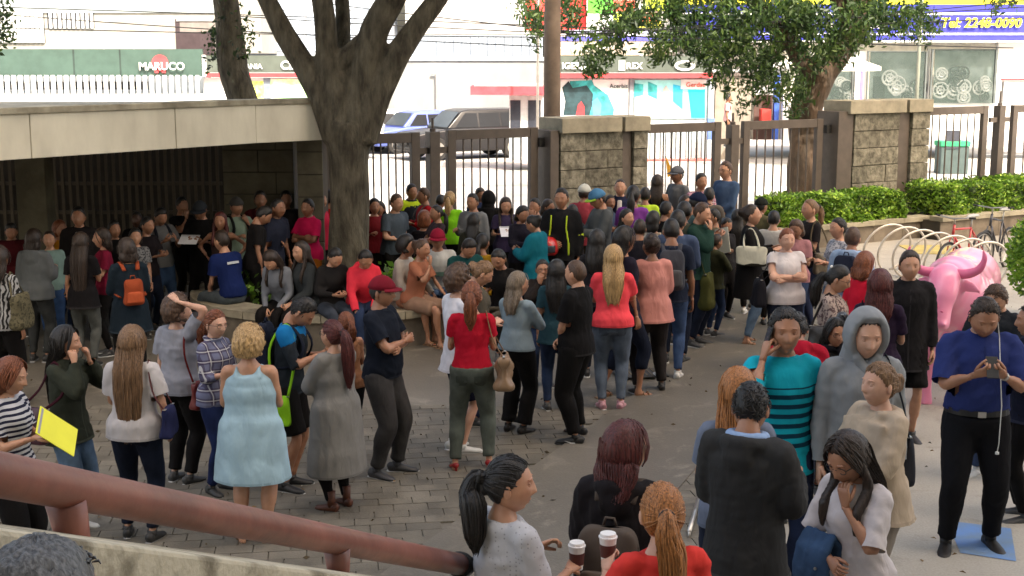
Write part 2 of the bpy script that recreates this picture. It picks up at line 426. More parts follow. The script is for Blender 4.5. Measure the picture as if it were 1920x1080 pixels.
# bush at the right edge
b = at_y(1925, 470, 17.2)
t = empty('round_bush', (b.x + .42, 17.2, -.12), 0, 'light green round bush cut off at the right edge', 'bush')
g = np.random.default_rng(9); d = g.normal(size=(5200, 3)); d /= np.linalg.norm(d, axis=1, keepdims=True)
leaf_cloud('leaves', d * [.62, .62, .6] * g.uniform(.8, 1.03, (5200, 1)) * (1 + .1 * np.sin(d[:, :1] * 7)) + [0, 0, 1.0], .08, GL[1:], t, seed=2)
m = MB(); m.tube([(0, 0, 0), (.03, 0, .6), (0, .02, 1.1)], [.05, .04, .03], 8); m.build('stem', M_bark, t)
for k in range(9):
    q = Vector(d[k]) * .5; m = MB(); m.tube([(0, 0, .7), (q.x * .6, q.y * .6, .95 + q.z * .5), (q.x, q.y, 1 + q.z)], [.025, .015, .006], 5); m.build('twig', M_bark, t)

# ------------------------------------------------------------------ concrete canopy at the left
p1 = at_y(470, 225, 16.8); p2 = at_y(606, 225, 17.5)
A = Vector((p1.x, 16.8)); B = Vector((p2.x, 17.5)); C = at_y(0, 240, 14.0); C = Vector((C.x, 14.0))
dirn = (C - A).normalized(); E = A + dirn * 7.5
t = empty('concrete_canopy', (0, 0, 0), 0, 'cream concrete canopy with panelled fascia at the left', 'canopy')
def slab_on(a, b, z0, z1, off0, off1, name, m_, zz=0.0, gap=.006):
    d = (b - a).normalized(); n = Vector((d.y, -d.x))
    if n.y > 0: n = -n
    a2, b2 = a + d * gap, b - d * gap
    q = MB(); P = [a2 + n * off0, b2 + n * off0, b2 + n * off1, a2 + n * off1]
    q.prism([(v.x, v.y) for v in P], z0, z1); return q.build(name, m_, t, bevel=.006)
poly = [E, A, B, Vector((B.x + .02, 19.9)), Vector((-13, 19.9)), Vector((-13, E.y))]
q = MB(); q.prism([(v.x, v.y) for v in poly], 2.50, 2.80); q.build('roof_slab', M_conc, t)
cuts = [0, .37, .37 + 3.05, .37 + 6.1]
L1 = (A - E).length
j0 = (at_y(308, 250, 15.85)); j1 = at_y(44, 250, 14.25)
sj = [0, (Vector((j1.x, 14.25)) - E).length, (Vector((j0.x, 15.85)) - E).length, L1]
for a_, b_ in zip(sj[:-1], sj[1:]):
    d = (A - E).normalized(); slab_on(E + d * a_, E + d * b_, 2.39, 2.86, .0, .10, 'fascia_panel', M_cream)
slab_on(A + (B - A).normalized() * .012, B, 2.39, 2.86, .0, .10, 'fascia_panel', M_cream)
slab_on(E, A, 2.862, 2.93, -.25, .13, 'coping', M_conc, gap=0); slab_on(A, B, 2.862, 2.928, -.25, .13, 'coping', M_conc, gap=0)
q = MB(); q.prism([(B.x, B.y - .05), (B.x + .1, B.y), (B.x + .1, 19.9), (B.x, 19.9)], 2.39, 2.86); q.build('fascia_panel', M_cream, t)
# under it: columns, back wall, grille
def at_box(name, u0, u1, y, z0, z1, dep, m_, label, cat):
    a_, b_ = at_y(u0, 330, y), at_y(u1, 330, y); q = MB(); q.box(a_.x, y, z0, b_.x, y + dep, z1)
    return tag(q.build(name, m_, bevel=.01), label, cat)
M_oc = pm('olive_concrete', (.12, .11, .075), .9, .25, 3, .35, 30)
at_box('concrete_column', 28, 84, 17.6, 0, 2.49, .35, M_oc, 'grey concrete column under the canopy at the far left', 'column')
def stone_col(u0, u1, y, label):
    a_, b_ = at_y(u0, 330, y), at_y(u1, 330, y); tt = empty('stone_column', (a_.x, y, 0), 0, label, 'column'); W = b_.x - a_.x
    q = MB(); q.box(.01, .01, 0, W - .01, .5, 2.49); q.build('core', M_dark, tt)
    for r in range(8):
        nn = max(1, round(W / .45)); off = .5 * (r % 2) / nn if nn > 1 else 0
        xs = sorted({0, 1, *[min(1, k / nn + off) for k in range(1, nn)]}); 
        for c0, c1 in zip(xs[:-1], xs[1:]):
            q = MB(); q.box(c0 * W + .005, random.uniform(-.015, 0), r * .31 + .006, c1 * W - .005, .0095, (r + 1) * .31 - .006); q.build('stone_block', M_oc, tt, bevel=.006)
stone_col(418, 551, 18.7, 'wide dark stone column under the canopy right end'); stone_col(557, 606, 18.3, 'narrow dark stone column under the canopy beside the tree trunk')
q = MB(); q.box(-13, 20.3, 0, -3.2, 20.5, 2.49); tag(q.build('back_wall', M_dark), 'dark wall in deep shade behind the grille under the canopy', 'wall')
gx0, gx1 = at_y(84, 330, 19.3).x, at_y(416, 330, 19.3).x
def grille(x0, x1, y, label):
    tt = empty('metal_grille', (x0, y, 0), 0, label, 'grille'); mg = pm('dark_grille_paint', (.10, .08, .055), .6, .2, 5, .1)
    W = x1 - x0; n = int(W / .105)
    for z in (.15, 1.2, 1.62, 2.3):
        q = MB(); q.box(0, -.02, z, W, .02, z + .05); q.build('rail', mg, tt)
    q = MB(); q.box(-.022, -.045, .05, .022, -.021, 2.42); b0 = q.build('bar', mg, tt); b0.location.x = .05
    for k in range(1, n): inst(b0, (.05 + k * W / n, 0, 0), parent=tt)
grille(gx0, gx1, 19.3, 'dark metal grille under the canopy behind the shaded crowd')
grille(gx0 - 2.6, at_y(28, 330, 19.3).x, 19.3, 'dark metal grille left of the concrete column at the left edge')

# ------------------------------------------------------------------ trees
def limb(m, pts, rads, n=14, wob=.02, seed=0):
    g = np.random.default_rng(seed); P = []; Rr = []
    for i in range(len(pts) - 1):
        a_, b_ = Vector(pts[i]), Vector(pts[i + 1]); k = 6
        for j in range(k):
            f = j / k; P.append(a_.lerp(b_, f)); Rr.append(rads[i] * (1 - f) + rads[i + 1] * f)
    P.append(Vector(pts[-1])); Rr.append(rads[-1])
    # smooth the line
    Q = [P[0]] + [(P[i - 1] + P[i] * 2 + P[i + 1]) / 4 for i in range(1, len(P) - 1)] + [P[-1]]
    Q = [Q[0]] + [(Q[i - 1] + Q[i] * 2 + Q[i + 1]) / 4 for i in range(1, len(Q) - 1)] + [Q[-1]]
    v, f = loft(Q, Rr, n); v = np.array(v)
    v += wob * np.stack([np.sin(v[:, 2] * 5 + v[:, 1] * 9 + seed), np.sin(v[:, 2] * 6.3 + v[:, 0] * 8 + seed), 0 * v[:, 0]], 1)
    m.add(v, f)
def px_line(y, *pts): return [tuple(at_y(u, v, y + (dy if len(d) else 0))) for (u, v, *d) in pts for dy in [d[0] if d else 0]]
def remesh(o, vox, it=2):
    r = o.modifiers.new('fuse', 'REMESH'); r.mode = 'VOXEL'; r.voxel_size = vox; r.use_smooth_shade = True
    s = o.modifiers.new('soften', 'SMOOTH'); s.iterations = it; s.factor = .5
TY = 17.3
bt = empty('big_tree', tuple(Vector((at_y(655, 400, TY).x, TY, .4))), 0, 'big brown tree with many limbs rising from the round planter', 'tree')
off = bt.location
def shift(m): m.v = [(x - off[0], y - off[1], z - off[2]) for x, y, z in m.v]
m = MB()
limb(m, px_line(TY, (655, 560), (655, 480), (655, 400), (654, 300), (656, 230)), [.34, .275, .255, .262, .315], 18, .012, 1)
limb(m, px_line(TY, (640, 250), (600, 175), (570, 120), (530, 60), (500, 0), (455, -120, .5)), [0.267, 0.178, 0.151, 0.138, 0.125, 0.098], 14, .01, 2)
limb(m, px_line(TY, (640, 230), (620, 150), (612, 90), (605, 0), (590, -160, .6)), [0.231, 0.178, 0.147, 0.142, 0.116], 12, .01, 3)
limb(m, px_line(TY, (655, 230, .1), (640, 150), (645, 80, .3), (640, 0, .5), (650, -150, 1)), [0.231, 0.178, 0.107, 0.098, 0.080], 12, .01, 4)
limb(m, px_line(TY, (668, 240), (680, 150), (700, 60), (735, 0), (800, -140, -.5)), [0.249, 0.178, 0.187, 0.178, 0.134], 14, .01, 5)
limb(m, px_line(TY, (610, 155), (650, 105), (700, 60, .1)), [0.107, 0.116, 0.107], 12, .01, 6)
limb(m, px_line(TY, (672, 260), (705, 175), (742, 110), (785, 45), (818, 0), (900, -130, .5)), [0.267, 0.196, 0.165, 0.142, 0.129, 0.107], 14, .01, 7)
shift(m); o = m.build('trunk', M_bark, bt); remesh(o, .032, 3)
def crown(parent, c, r, n, mats, seed, size=.16, floor_=None, holes=.0):
    g = np.random.default_rng(seed); P = []
    nc = 46
    for k in range(nc):
        d = g.normal(size=3); d /= np.linalg.norm(d); cc = np.array(c) + d * np.array(r) * g.uniform(.35, .95)
        q = g.normal(size=(n // nc, 3)) * np.array(r) * .17 + cc; P.append(q)
    P = np.concatenate(P)
    if floor_ is not None: P = P[P[:, 2] > floor_]
    leaf_cloud('crown', P - np.array(parent.location), size, mats, parent, seed=seed, droop=.3)
TL = [leaf_mat('tree_leaf_%d' % k, c, .3) for k, c in enumerate([(.012, .026, .008), (.02, .045, .01), (.035, .075, .014), (.07, .12, .02)])]
crown(bt, (-2.2, 16.6, 8.3), (7.0, 5.6, 2.6), 24000, TL, 21, .28, 5.3)
# round planter with seat rim
PC = Vector((-2.25, 17.35)); PR = 1.95
t = empty('round_planter', (PC.x, PC.y, 0), 0, 'round concrete planter with seat rim around the big tree', 'planter')
def ring(m, r0, r1, z0, z1, n=48, a0=0, a1=2 * PI, c=(0, 0)):
    full = abs(a1 - a0 - 2 * PI) < 1e-6; k = n if full else n + 1
    V = []
    for i in range(k):
        a_ = a0 + (a1 - a0) * i / n
        for r, z in ((r0, z0), (r1, z0), (r1, z1), (r0, z1)): V.append((c[0] + r * math.cos(a_), c[1] + r * math.sin(a_), z))
    F = []
    for i in range(n):
        j = (i + 1) % k
        for e in range(4): F.append((i * 4 + e, j * 4 + e, j * 4 + (e + 1) % 4, i * 4 + (e + 1) % 4))
    if not full: F += [(0, 1, 2, 3), (k * 4 - 1, k * 4 - 2, k * 4 - 3, k * 4 - 4)]
    m.add(V, F)
for k in range(12):
    m = MB(); ring(m, PR - .46, PR, .36, .45, 6, 2 * PI * k / 12 + .003, 2 * PI * (k + 1) / 12 - .003); m.build('seat_slab', M_conc2 if 'M_conc2' in globals() else pm('seat_concrete', (.30, .265, .19), .7, .25, 4, .3, 40, rnd=.08), t)
m = MB(); ring(m, PR - .40, PR - .06, 0, .36, 48); m.build('plinth', M_cap2, t)
m = MB(); m.tube([(0, 0, .1), (0, 0, .34)], PR - .41, 40); m.build('soil', M_dark, t)
g = np.random.default_rng(5)
for k, (a_, rr, lab) in enumerate([(-.2, 1.0, 'leafy green plant in the planter right of the tree trunk'), (.35, 1.15, 'small leafy plant behind the seated people in the planter'), (-2.6, 1.05, 'low leafy plant in the planter left of the tree trunk'), (-.75, 1.0, 'low plant in front of the trunk in the round planter')]):
    tp = empty('planter_plant', (PC.x + rr * math.cos(a_), PC.y + rr * math.sin(a_), .34), 0, lab, 'plant')
    d = g.normal(size=(420, 3)) * [.2, .2, .11] + [0, 0, .22]; d[:, 2] = abs(d[:, 2])
    leaf_cloud('leaves', d, .12, GL[:3], tp, seed=k)
    m = MB()
    for j in range(7): q = d[j]; m.tube([(0, 0, -.02), (q[0] * .5, q[1] * .5, q[2] * .6), tuple(q)], [.01, .007, .004], 5)
    m.build('stems', M_bark, tp)
# leaning trunk behind the canopy
lt = empty('leaning_tree', tuple(Vector((at_y(468, 300, 21.6).x, 21.6, 0))), 0, 'dark leaning tree trunk behind the left canopy roof', 'tree'); off = lt.location
m = MB(); limb(m, px_line(21.6, (490, 500), (475, 300), (455, 190), (438, 130), (428, 60), (425, 0), (405, -120)), [.36, .27, .25, .235, .22, .2, .17], 14, .015, 8)
shift(m); m.build('trunk', M_bark, lt, smooth=True)
def ivy(parent, pts, n, spread, seed, mats=TL, size=.09, droop=.6):
    g = np.random.default_rng(seed); P = []
    for p in pts: P.append(np.array(p) + g.normal(size=(n, 3)) * spread)
    leaf_cloud('crown', np.concatenate(P) - np.array(parent.location), size, mats, parent, seed=seed, droop=droop)
ivy(lt, px_line(21.6, (410, 70), (455, 60), (448, 95), (404, 90), (430, 20), (5, 20), (10, 45), (3, 60), (395, -120), (440, -150)), 90, (.08, .2, .16), 31)
# right street tree with drooping fronds
RY = 29.0
rt = empty('street_tree', tuple(Vector((at_y(1520, 300, RY).x, RY, 0))), 0, 'tree with reddish forked trunk and drooping leaves behind the gates', 'tree'); off = rt.location
m = MB()
limb(m, px_line(RY, (1508, 480), (1508, 330), (1510, 220), (1525, 160), (1545, 125), (1590, 75), (1605, 40), (1600, -60), (1640, -160)), [.42, .36, .34, .36, .33, .30, .3, .24, .16], 16, .03, 9)
limb(m, px_line(RY, (1530, 150), (1505, 115), (1480, 75), (1450, 45), (1425, 15), (1405, -30), (1340, -130)), [.26, .2, .19, .19, .18, .16, .1], 12, .02, 10)
limb(m, px_line(RY, (1600, 45), (1575, 15), (1560, -20), (1520, -120)), [.2, .15, .14, .08], 12, .02, 11)
limb(m, px_line(RY, (1480, 80), (1440, 110), (1415, 125, -.3)), [.08, .05, .02], 8, .01, 12)
shift(m); m.build('trunk', M_bark2, rt, smooth=True)
g = np.random.default_rng(77); P = []
def frond(u, v, y, L, n=60, w=.17):
    """one drooping frond: leaflets along a hanging stem"""
    c = np.array(tuple(at_y(u, v, y))); a_ = g.uniform(0, 2 * PI); dr = np.array([math.cos(a_) * .3, math.sin(a_) * .3, -1.])
    for k in range(n):
        f = g.uniform(0, 1); wd = w * math.sin(PI * min(1, f * .85 + .12))
        P.append(c + dr * L * f + g.normal(size=3) * [wd, wd, .05])
clus = [(1405, 10), (1390, 40), (1360, 55), (1320, 20), (1300, 40), (1285, 60), (1240, 30), (1250, 70), (1180, 5), (1200, 30), (1175, 55), (1120, 80), (1130, 55), (1110, 100), (985, 10), (1000, 35), (1330, 75), (1310, 85),
        (1345, 110), (1360, 130), (1430, 60), (1440, 85), (1420, 110), (1455, 120), (1440, 140), (1425, 165), (1470, 20), (1500, 40), (1520, 60), (1490, 5), (1540, 30), (1560, 70), (1600, 15), (1630, 30), (1650, 10),
        (1680, 25), (1715, 50), (1715, 20), (1620, 60), (1500, 180), (1495, 150), (1895, -25), (1560, 90), (1530, 85), (1400, 75), (1380, 90), (1155, 20), (1335, 10), (1290, 10), (1060, 0), (1075, 20), (1240, 90),
        (1450, 15), (1500, 15), (1370, 5), (1410, 35), (1520, 15), (1580, 30), (1640, 0), (1345, 35), (1660, 35), (1270, 20)]
for (u, v) in clus:
    for k in range(3): frond(u + g.normal(0, 9), v - 18 + g.normal(0, 6), RY - 1 + g.uniform(-1.6, 1.2), g.uniform(.4, .8), 92, .17)
P1 = np.array(P); leaf_cloud('drooping_leaves', P1 - np.array(off), .15, TL[1:], rt, seed=3, droop=.75, aspect=.3)
crown(rt, (off[0] - .8, RY, 7.6), (4.6, 3.4, 1.7), 15000, TL, 22, .22, 5.4)

# ------------------------------------------------------------------ far side of the street
FY = 46.0
def rbox(m, u0, v0, u1, v1, y=FY, dep=.3, mi=None, proud=0.):
    a_, b_ = at_y(u0, v1, y), at_y(u1, v0, y); m.box(a_.x, y - proud, a_.z, b_.x, y + dep, b_.z, mi)
def rpart(name, mt, parent, u0, v0, u1, v1, y=FY, dep=.3, proud=0., bevel=0):
    m = MB(); rbox(m, u0, v0, u1, v1, y, dep, None, proud); return m.build(name, mt, parent, bevel=bevel)
C = lambda n, *c, **k: pm(n, tuple(c), **k)
M_sgreen = C('sign_green', .055, .10, .085, rough=.5, var=.1, bump=0)
M_sgrey = C('sign_grey_green', .09, .11, .095, rough=.5, var=.1, bump=0)
M_red = C('sign_red', .62, .06, .07, rough=.5, var=.08, bump=0)
M_pwhite = C('print_white', .78, .80, .80, rough=.5, var=.03, bump=0)
M_winD = C('dark_window', .05, .055, .07, rough=.2, var=.2, bump=0)
M_lb = C('light_blue_wall', .55, .62, .70, rough=.7, var=.06)
M_corr = C('corrugated_sheet', .31, .37, .44, rough=.5, var=.08, vs=2)
M_cw = pm('stained_grey_wall', (.27, .29, .30), .85, .12, 1.2, .2, 20, stretch=(1, 1, .4))
# left white building
t = empty('white_building', (0, 0, 0), 0, 'white building with barred windows at the upper left', 'building')
rpart('wall', C('greyish_wall', .34, .34, .315, var=.08), t, -260, -60, 486, 100, FY, 6)
rpart('upper_band', C('pale_grey_green_band', .36, .42, .44, var=.06), t, -200, -8, 405, 24, FY, .1, .06)
for (u0, v0, u1, v1, n) in ((-30, 18, 82, 80, 13), (90, 22, 176, 53, 10), (-30, 95, -10, 96, 0)):
    if not n: continue
    w_ = rpart('window', M_winD, t, u0, v0, u1, v1, FY, .05, .02)
    for k in range(n):
        u = u0 + (u1 - u0) * (k + .5) / n; rpart('window_bar', M_pwhite, w_, u - 1.6, v0, u + 1.6, v1, FY - .08, .04)
w_ = rpart('doorway', C('brown_dark_door', .05, .035, .04, rough=.5), t, 331, 36, 402, 103, FY, .05, .02)
rpart('door_frame', C('grey_frame', .3, .3, .3), w_, 331, 36, 402, 40, FY, .05, .05); rpart('shutter_box', C('grey_frame2', .2, .18, .17), w_, 338, 42, 402, 60, FY, .05, .04)
for v in (40, 62): rpart('panel_joint', C('joint_grey', .5, .5, .5), t, 180, v, 328, v + 1, FY, .01, .012)
for u in (194, 250): rpart('panel_joint', C('joint_grey', .5, .5, .5), t, u, 63, u + 1.2, 100, FY, .01, .012)
text('lettering', 'MARUCO', .36, M_pwhite, t, tuple(at_y(371, 12, FY - .08)))
# sign band with name, and fence below
t = empty('shop_sign', (0, 0, 0), 0, 'long grey green sign band reading MARUCO at the left', 'sign')
rpart('sign_board', M_sgreen, t, -120, 92, 378, 143, FY - .8, .2)
for u in (138, 225): rpart('board_joint', C('dk_joint', .03, .05, .045), t, u, 93, u + .8, 142, FY - .8, .2, .004)
rpart('end_strip', M_pwhite, t, 379, 103, 384, 143, FY - .8, .2)
q = at_y(300, 118, FY - .84)
m = MB(); v, f = loft([(q.x, q.y + .03, q.z), (q.x, q.y - .03, q.z)], [(.27, .27)] * 2, 24); m.add(v, f)
for du in (-1, 1): m.box(q.x + du * .12 - .06, q.y - .03, q.z - .33, q.x + du * .12 + .06, q.y + .03, q.z - .2)
m.build('red_emblem', C('emblem_red', .70, .07, .08, bump=0), t)
text('lettering', 'MARUCO', .36, M_pwhite, t, tuple(at_y(260, 131, FY - .9)), bold=.006)
t = empty('white_bar_fence', (0, 0, 0), 0, 'white bar fence under the MARUCO sign', 'fence')
for k in range(36):
    u = -60 + k * 12.3; rpart('bar', M_pwhite, t, u - 2.2, 141, u + 2.2, 186, FY - 1, .06)
rpart('rail', M_pwhite, t, -80, 181, 386, 192, FY - 1, .1, .01)
t = empty('low_shop_building', (0, 0, 0), 0, 'shop front with dark windows behind the white bar fence', 'shop front')
rpart('wall', M_lb, t, -120, 140, 383, 260, FY, 1)
for (u0, u1) in ((-20, 55), (62, 130), (136, 206), (212, 278)): rpart('window', M_winD, t, u0, 153, u1, 168, FY, .05, .03)
rpart('ground_wall', M_pwhite, t, -120, 176, 383, 262, FY - .5, .3)
# second sign band
t = empty('shop_sign', (0, 0, 0), 0, 'dark sign band with white brand words between the two left trunks', 'sign')
rpart('sign_board', M_sgrey, t, 386, 104, 716, 136, FY - .6, .2); rpart('red_strip', M_red, t, 386, 137, 716, 145, FY - .6, .25, .02)
text('lettering', 'SILVANIA', .24, M_pwhite, t, tuple(at_y(436, 129, FY - .64)), bold=.004); text('lettering', 'Claro', .40, M_pwhite, t, tuple(at_y(526, 130, FY - .64)), bold=.012)
t = empty('corner_shop_building', (0, 0, 0), 0, 'bright shop front with leafy window print between the trunks', 'shop front')
rpart('wall', M_pwhite, t, 386, 146, 716, 262, FY - .4, .4)
rpart('poster', C('leaf_print', .25, .62, .18, vs=4, var=.8, bump=0, c2=(.8, .9, .8)), t, 508, 148, 606, 186, FY - .4, .05, .03)
rpart('poster', C('lime_print', .55, .75, .05, vs=5, var=.5, bump=0, c2=(.85, .9, .4)), t, 466, 152, 496, 184, FY - .4, .05, .03)
rpart('column', C('blue_grey_col', .2, .25, .3), t, 496, 146, 507, 200, FY - .4, .1, .06)
rpart('poster', C('green_print2', .1, .45, .05, vs=4, var=.5, bump=0), t, 600, 195, 620, 260, FY - .4, .05, .03)
# pale building behind
t = empty('pale_office', (0, 0, 0), 0, 'pale glazed building behind the tree limbs', 'building')
rpart('wall', C('pale_blue_facade', .42, .47, .54, var=.05), t, 440, -160, 715, 104, FY + 3, 6)
for r in range(5):
    for k in range(9):
        u = 452 + k * 31; v = -28 + r * 26; rpart('window', C('pale_glass', .50, .60, .74, rough=.15, var=.1, bump=0, rnd=.12), t, u, v, u + 24, v + 20, FY + 3, .05, .03)
# corrugated and concrete wall
t = empty('corrugated_wall', (0, 0, 0), 0, 'pale blue corrugated metal wall above the concrete wall', 'wall')
a_, b_ = at_y(716, 111, 52), at_y(1018, 66, 52); n = int((b_.x - a_.x) / .16)
for k in range(n):
    m = MB(); x = a_.x + (b_.x - a_.x) * k / n; m.box(x, 52 - (.05 if k % 2 else 0), a_.z, x + (b_.x - a_.x) / n - .004, 52.2, b_.z); m.build('metal_sheet', M_corr, t)
t = empty('concrete_yard_wall', (0, 0, 0), 0, 'tall stained grey concrete wall behind the parked cars', 'wall')
rpart('wall', M_cw, t, 690, 112, 1040, 262, 52, .3); rpart('top_beam', C('beam_grey', .5, .52, .54), t, 720, 107, 1040, 114, 52, .3, .06)
m = MB(); a_ = at_y(818, 139, 51.9); m.tube([(a_.x - .2, a_.y, a_.z), (a_.x, a_.y, a_.z), (a_.x, a_.y, 0)], .04, 6); m.build('drain_pipe', C('pipe_grey', .3, .3, .3), t)
t = empty('white_gable_roof', (0, 0, 0), 0, 'white sloping roof above the corrugated wall', 'roof')
m = MB(); P4 = [at_y(745, 25, 54), at_y(1060, 78, 54), at_y(1060, -60, 60), at_y(745, -60, 60)]; m.prism([(p.x, p.y) for p in (at_y(760, 40, 53), at_y(1045, 40, 53), at_y(1045, 40, 60), at_y(760, 40, 60))], at_y(900, 64, 53).z, at_y(900, -40, 53).z); m.build('roof_sheet', M_white, t)
for k in range(5):
    rpart('roof_rib', C('rib_grey', .55, .5, .52), t, 760 + k * 55, 18 + k * 7, 800 + k * 55, 19.5 + k * 7, 53, .01, .02)
# guard booth
BY = 41.0
t = empty('guard_booth', (0, 0, 0), 0, 'white guard booth with red edged flat roof left of the pole', 'booth')
rpart('roof', C('booth_red', .72, .07, .09, bump=0), t, 882, 162, 1022, 178, BY - .6, 2.4, 0)
rpart('roof_top', M_white, t, 889, 158, 1018, 161.5, BY - .5, 2.2, 0)
rpart('wall', C('booth_white', .6, .62, .62), t, 955, 178.5, 1030, 300, BY, 1.6)
rpart('window', M_winD, t, 957, 188, 976, 240, BY, .05, .02); rpart('window', M_winD, t, 990, 188, 1014, 240, BY, .05, .02)
rpart('door_panel', C('booth_grey', .3, .34, .36), t, 957, 242, 976, 298, BY, .05, .02)
# red and coloured banners above
t = empty('red_banner', (0, 0, 0), 0, 'bright red billboard above the poster shop behind the pole', 'billboard')
rpart('board', C('banner_red', .85, .07, .07, bump=0), t, 985, -60, 1120, 57, FY + 2, .2)
for (a0, a1, b0, b1) in ((1040, 10, 1075, 30), (1060, -5, 1090, 12), (1020, 30, 1040, 50)): rpart('white_print', M_pwhite, t, a0, a1, a0 + 22, a1 + 3, FY + 2, .02, .02)
t = empty('fruit_billboard', (0, 0, 0), 0, 'green yellow and red printed billboard above the poster shop', 'billboard')
rpart('board', M_pwhite, t, 1100, -60, 1290, 56, FY + 1.6, .2)
for k, (u0, v0, u1, v1, c) in enumerate([(1102, -20, 1150, 25, (.1, .5, .05)), (1150, 0, 1190, 22, (.8, .12, .08)), (1190, -20, 1212, 30, (.85, .85, .8)), (1210, -20, 1250, 20, (.6, .75, .05)), (1150, 24, 1180, 45, (.55, .7, .1)), (1200, 24, 1236, 40, (.85, .2, .1)), (1250, -10, 1288, 30, (.1, .35, .05)), (1175, 40, 1240, 52, (.8, .75, .1))]):
    rpart('print_patch', pm('print_%d' % k, c, .6, .3, 3, 0), t, u0, v0, u1, v1, FY + 1.6, .02, .02 + k * .004)
# poster shop
t = empty('poster_shop', (0, 0, 0), 0, 'small shop with two big posters under a red striped sign band', 'shop')
rpart('wall', C('poster_shop_wall', .45, .48, .5), t, 1040, 146, 1340, 306, FY - .4, 3)
rpart('sign_board', M_sgrey, t, 1040, 105, 1336, 136, FY - .8, .3); rpart('red_strip', M_red, t, 1040, 137, 1336, 146, FY - .8, .35, .02)
rpart('awning', C('blue_white_awning', .5, .52, .8), t, 1040, 56, 1300, 62, FY + 1, .1); rpart('awning', C('awning_white', .8, .8, .85), t, 1040, 63, 1300, 68, FY + 1, .1); rpart('awning', C('awning_blue', .12, .12, .6), t, 1040, 69, 1300, 77, FY + 1, .1)
for k in range(6):
    p, q = at_y(1045 + k * 40, 92, FY), at_y(1085 + k * 40, 104 if k % 2 else 84, FY); m = MB(); m.tube([p, q], .03, 5); m.build('roof_truss_rod', M_pwhite, t)
rpart('tan_strip', C('tan_band', .42, .38, .30), t, 1040, 78, 1340, 104, FY + .6, .1)  # tan strip between the awning and the sign band
text('lettering', 'IGERA', .30, M_pwhite, t, tuple(at_y(1053, 129, FY - .84)), bold=.006)
m = MB(); q = at_y(1098, 127, FY - .84)
for k in range(3): m.box(q.x - .14 + k * .09, q.y - .02, q.z - .07, q.x - .07 + k * .09, q.y, q.z + .02 + k * .05)
m.build('sign_mark', M_pwhite, t)
r_ = rpart('logo_box', M_pwhite, t, 1160, 113, 1172, 132, FY - .8, .02, .03)
text('lettering', 'REX', .30, M_pwhite, t, tuple(at_y(1174, 129, FY - .84)), bold=.006)
m = MB(); q = at_y(1284, 123, FY - .83); v, f = loft([(q.x, q.y, q.z), (q.x, q.y - .03, q.z)], [(.34, .17)] * 2, 24); m.add(v, f); m.build('oval_logo', M_pwhite, t)
m = MB(); v, f = loft([(q.x, q.y - .035, q.z), (q.x, q.y - .045, q.z)], [(.24, .09)] * 2, 20); m.add(v, f); m.build('oval_logo_inside', M_sgrey, t)
for u in (1040, 1179, 1326): rpart('column', C('shop_col', .25, .28, .32), t, u, 147, u + 9, 236, FY - .4, .2, .1)
rpart('poster', M_pwhite, t, 1050, 149, 1178, 218, FY - .4, .05, .05)
def blob_print(c, pts, y, name='print_shape'):
    P = [at_y(u, v, y) for u, v in pts]; m = MB(); m.add([tuple(p) for p in P], [tuple(range(len(P)))[::-1]]); m.build(name, c, t)
cD = C('print_dark', .02, .05, .06, bump=0, var=.4); cT = C('print_teal', .05, .40, .42, bump=0, var=.5, vs=3); cR = C('print_red', .6, .05, .06, bump=0)
blob_print(cT, [(1068, 152), (1110, 150), (1114, 160), (1140, 178), (1152, 205), (1150, 216), (1080, 216), (1072, 190)], FY - .46)
blob_print(cD, [(1054, 164), (1066, 152), (1074, 165), (1100, 160), (1112, 176), (1110, 200), (1105, 216), (1092, 216), (1090, 200), (1082, 216), (1056, 216), (1060, 190)], FY - .465)
blob_print(cR, [(1084, 196), (1090, 190), (1096, 200), (1096, 216), (1080, 216)], FY - .47)
blob_print(C('print_blue', .1, .3, .6, bump=0), [(1110, 190), (1120, 182), (1128, 196), (1126, 216), (1112, 216)], FY - .47)
text('poster_word', 'Acerbis', .2, cD, t, tuple(at_y(1143, 165, FY - .47)))
cy = C('poster_cyan', .02, .62, .75, bump=0, var=.15)
rpart('poster', C('poster_aqua', .35, .80, .82, bump=0, var=.2, vs=1.5), t, 1189, 150, 1325, 222, FY - .4, .05, .05)
blob_print(cy, [(1290, 168), (1322, 168), (1322, 221), (1296, 221)], FY - .46); blob_print(cT, [(1189, 156), (1206, 158), (1206, 178), (1189, 182)], FY - .46)
blob_print(cT, [(1215, 153), (1232, 160), (1232, 186), (1215, 178)], FY - .46); blob_print(M_pwhite, [(1192, 186), (1232, 190), (1250, 216), (1240, 221), (1189, 221)], FY - .46)
blob_print(C('print_skin', .5, .5, .5, bump=0), [(1243, 168), (1249, 160), (1255, 170), (1254, 194), (1249, 214), (1244, 214), (1242, 192)], FY - .47)
blob_print(C('print_sky', .05, .55, .85, bump=0), [(1262, 158), (1280, 162), (1280, 205), (1262, 190)], FY - .465)
rpart('poster_label', M_pwhite, t, 1276, 149, 1324, 167, FY - .4, .05, .08)
text('poster_word', 'Gerdau', .22, C('word_red', .75, .1, .05, bump=0), t, tuple(at_y(1286, 163, FY - .5)))
n = 30
for k in range(n):
    u = 1045 + k * (1335 - 1045) / n; rpart('ribbed_panel', C('ribbed_blue', .50, .60, .62, rnd=.08), t, u, 234, u + 8, 300, FY - .4, .05, .10)
rpart('red_kerb', C('dull_red', .42, .10, .09), t, 1040, 300, 1345, 311, FY - 1.2, 1.0)
rpart('blue_post', C('post_blue', .12, .2, .5), t, 1327, 222, 1340, 262, FY - 1.3, .2)
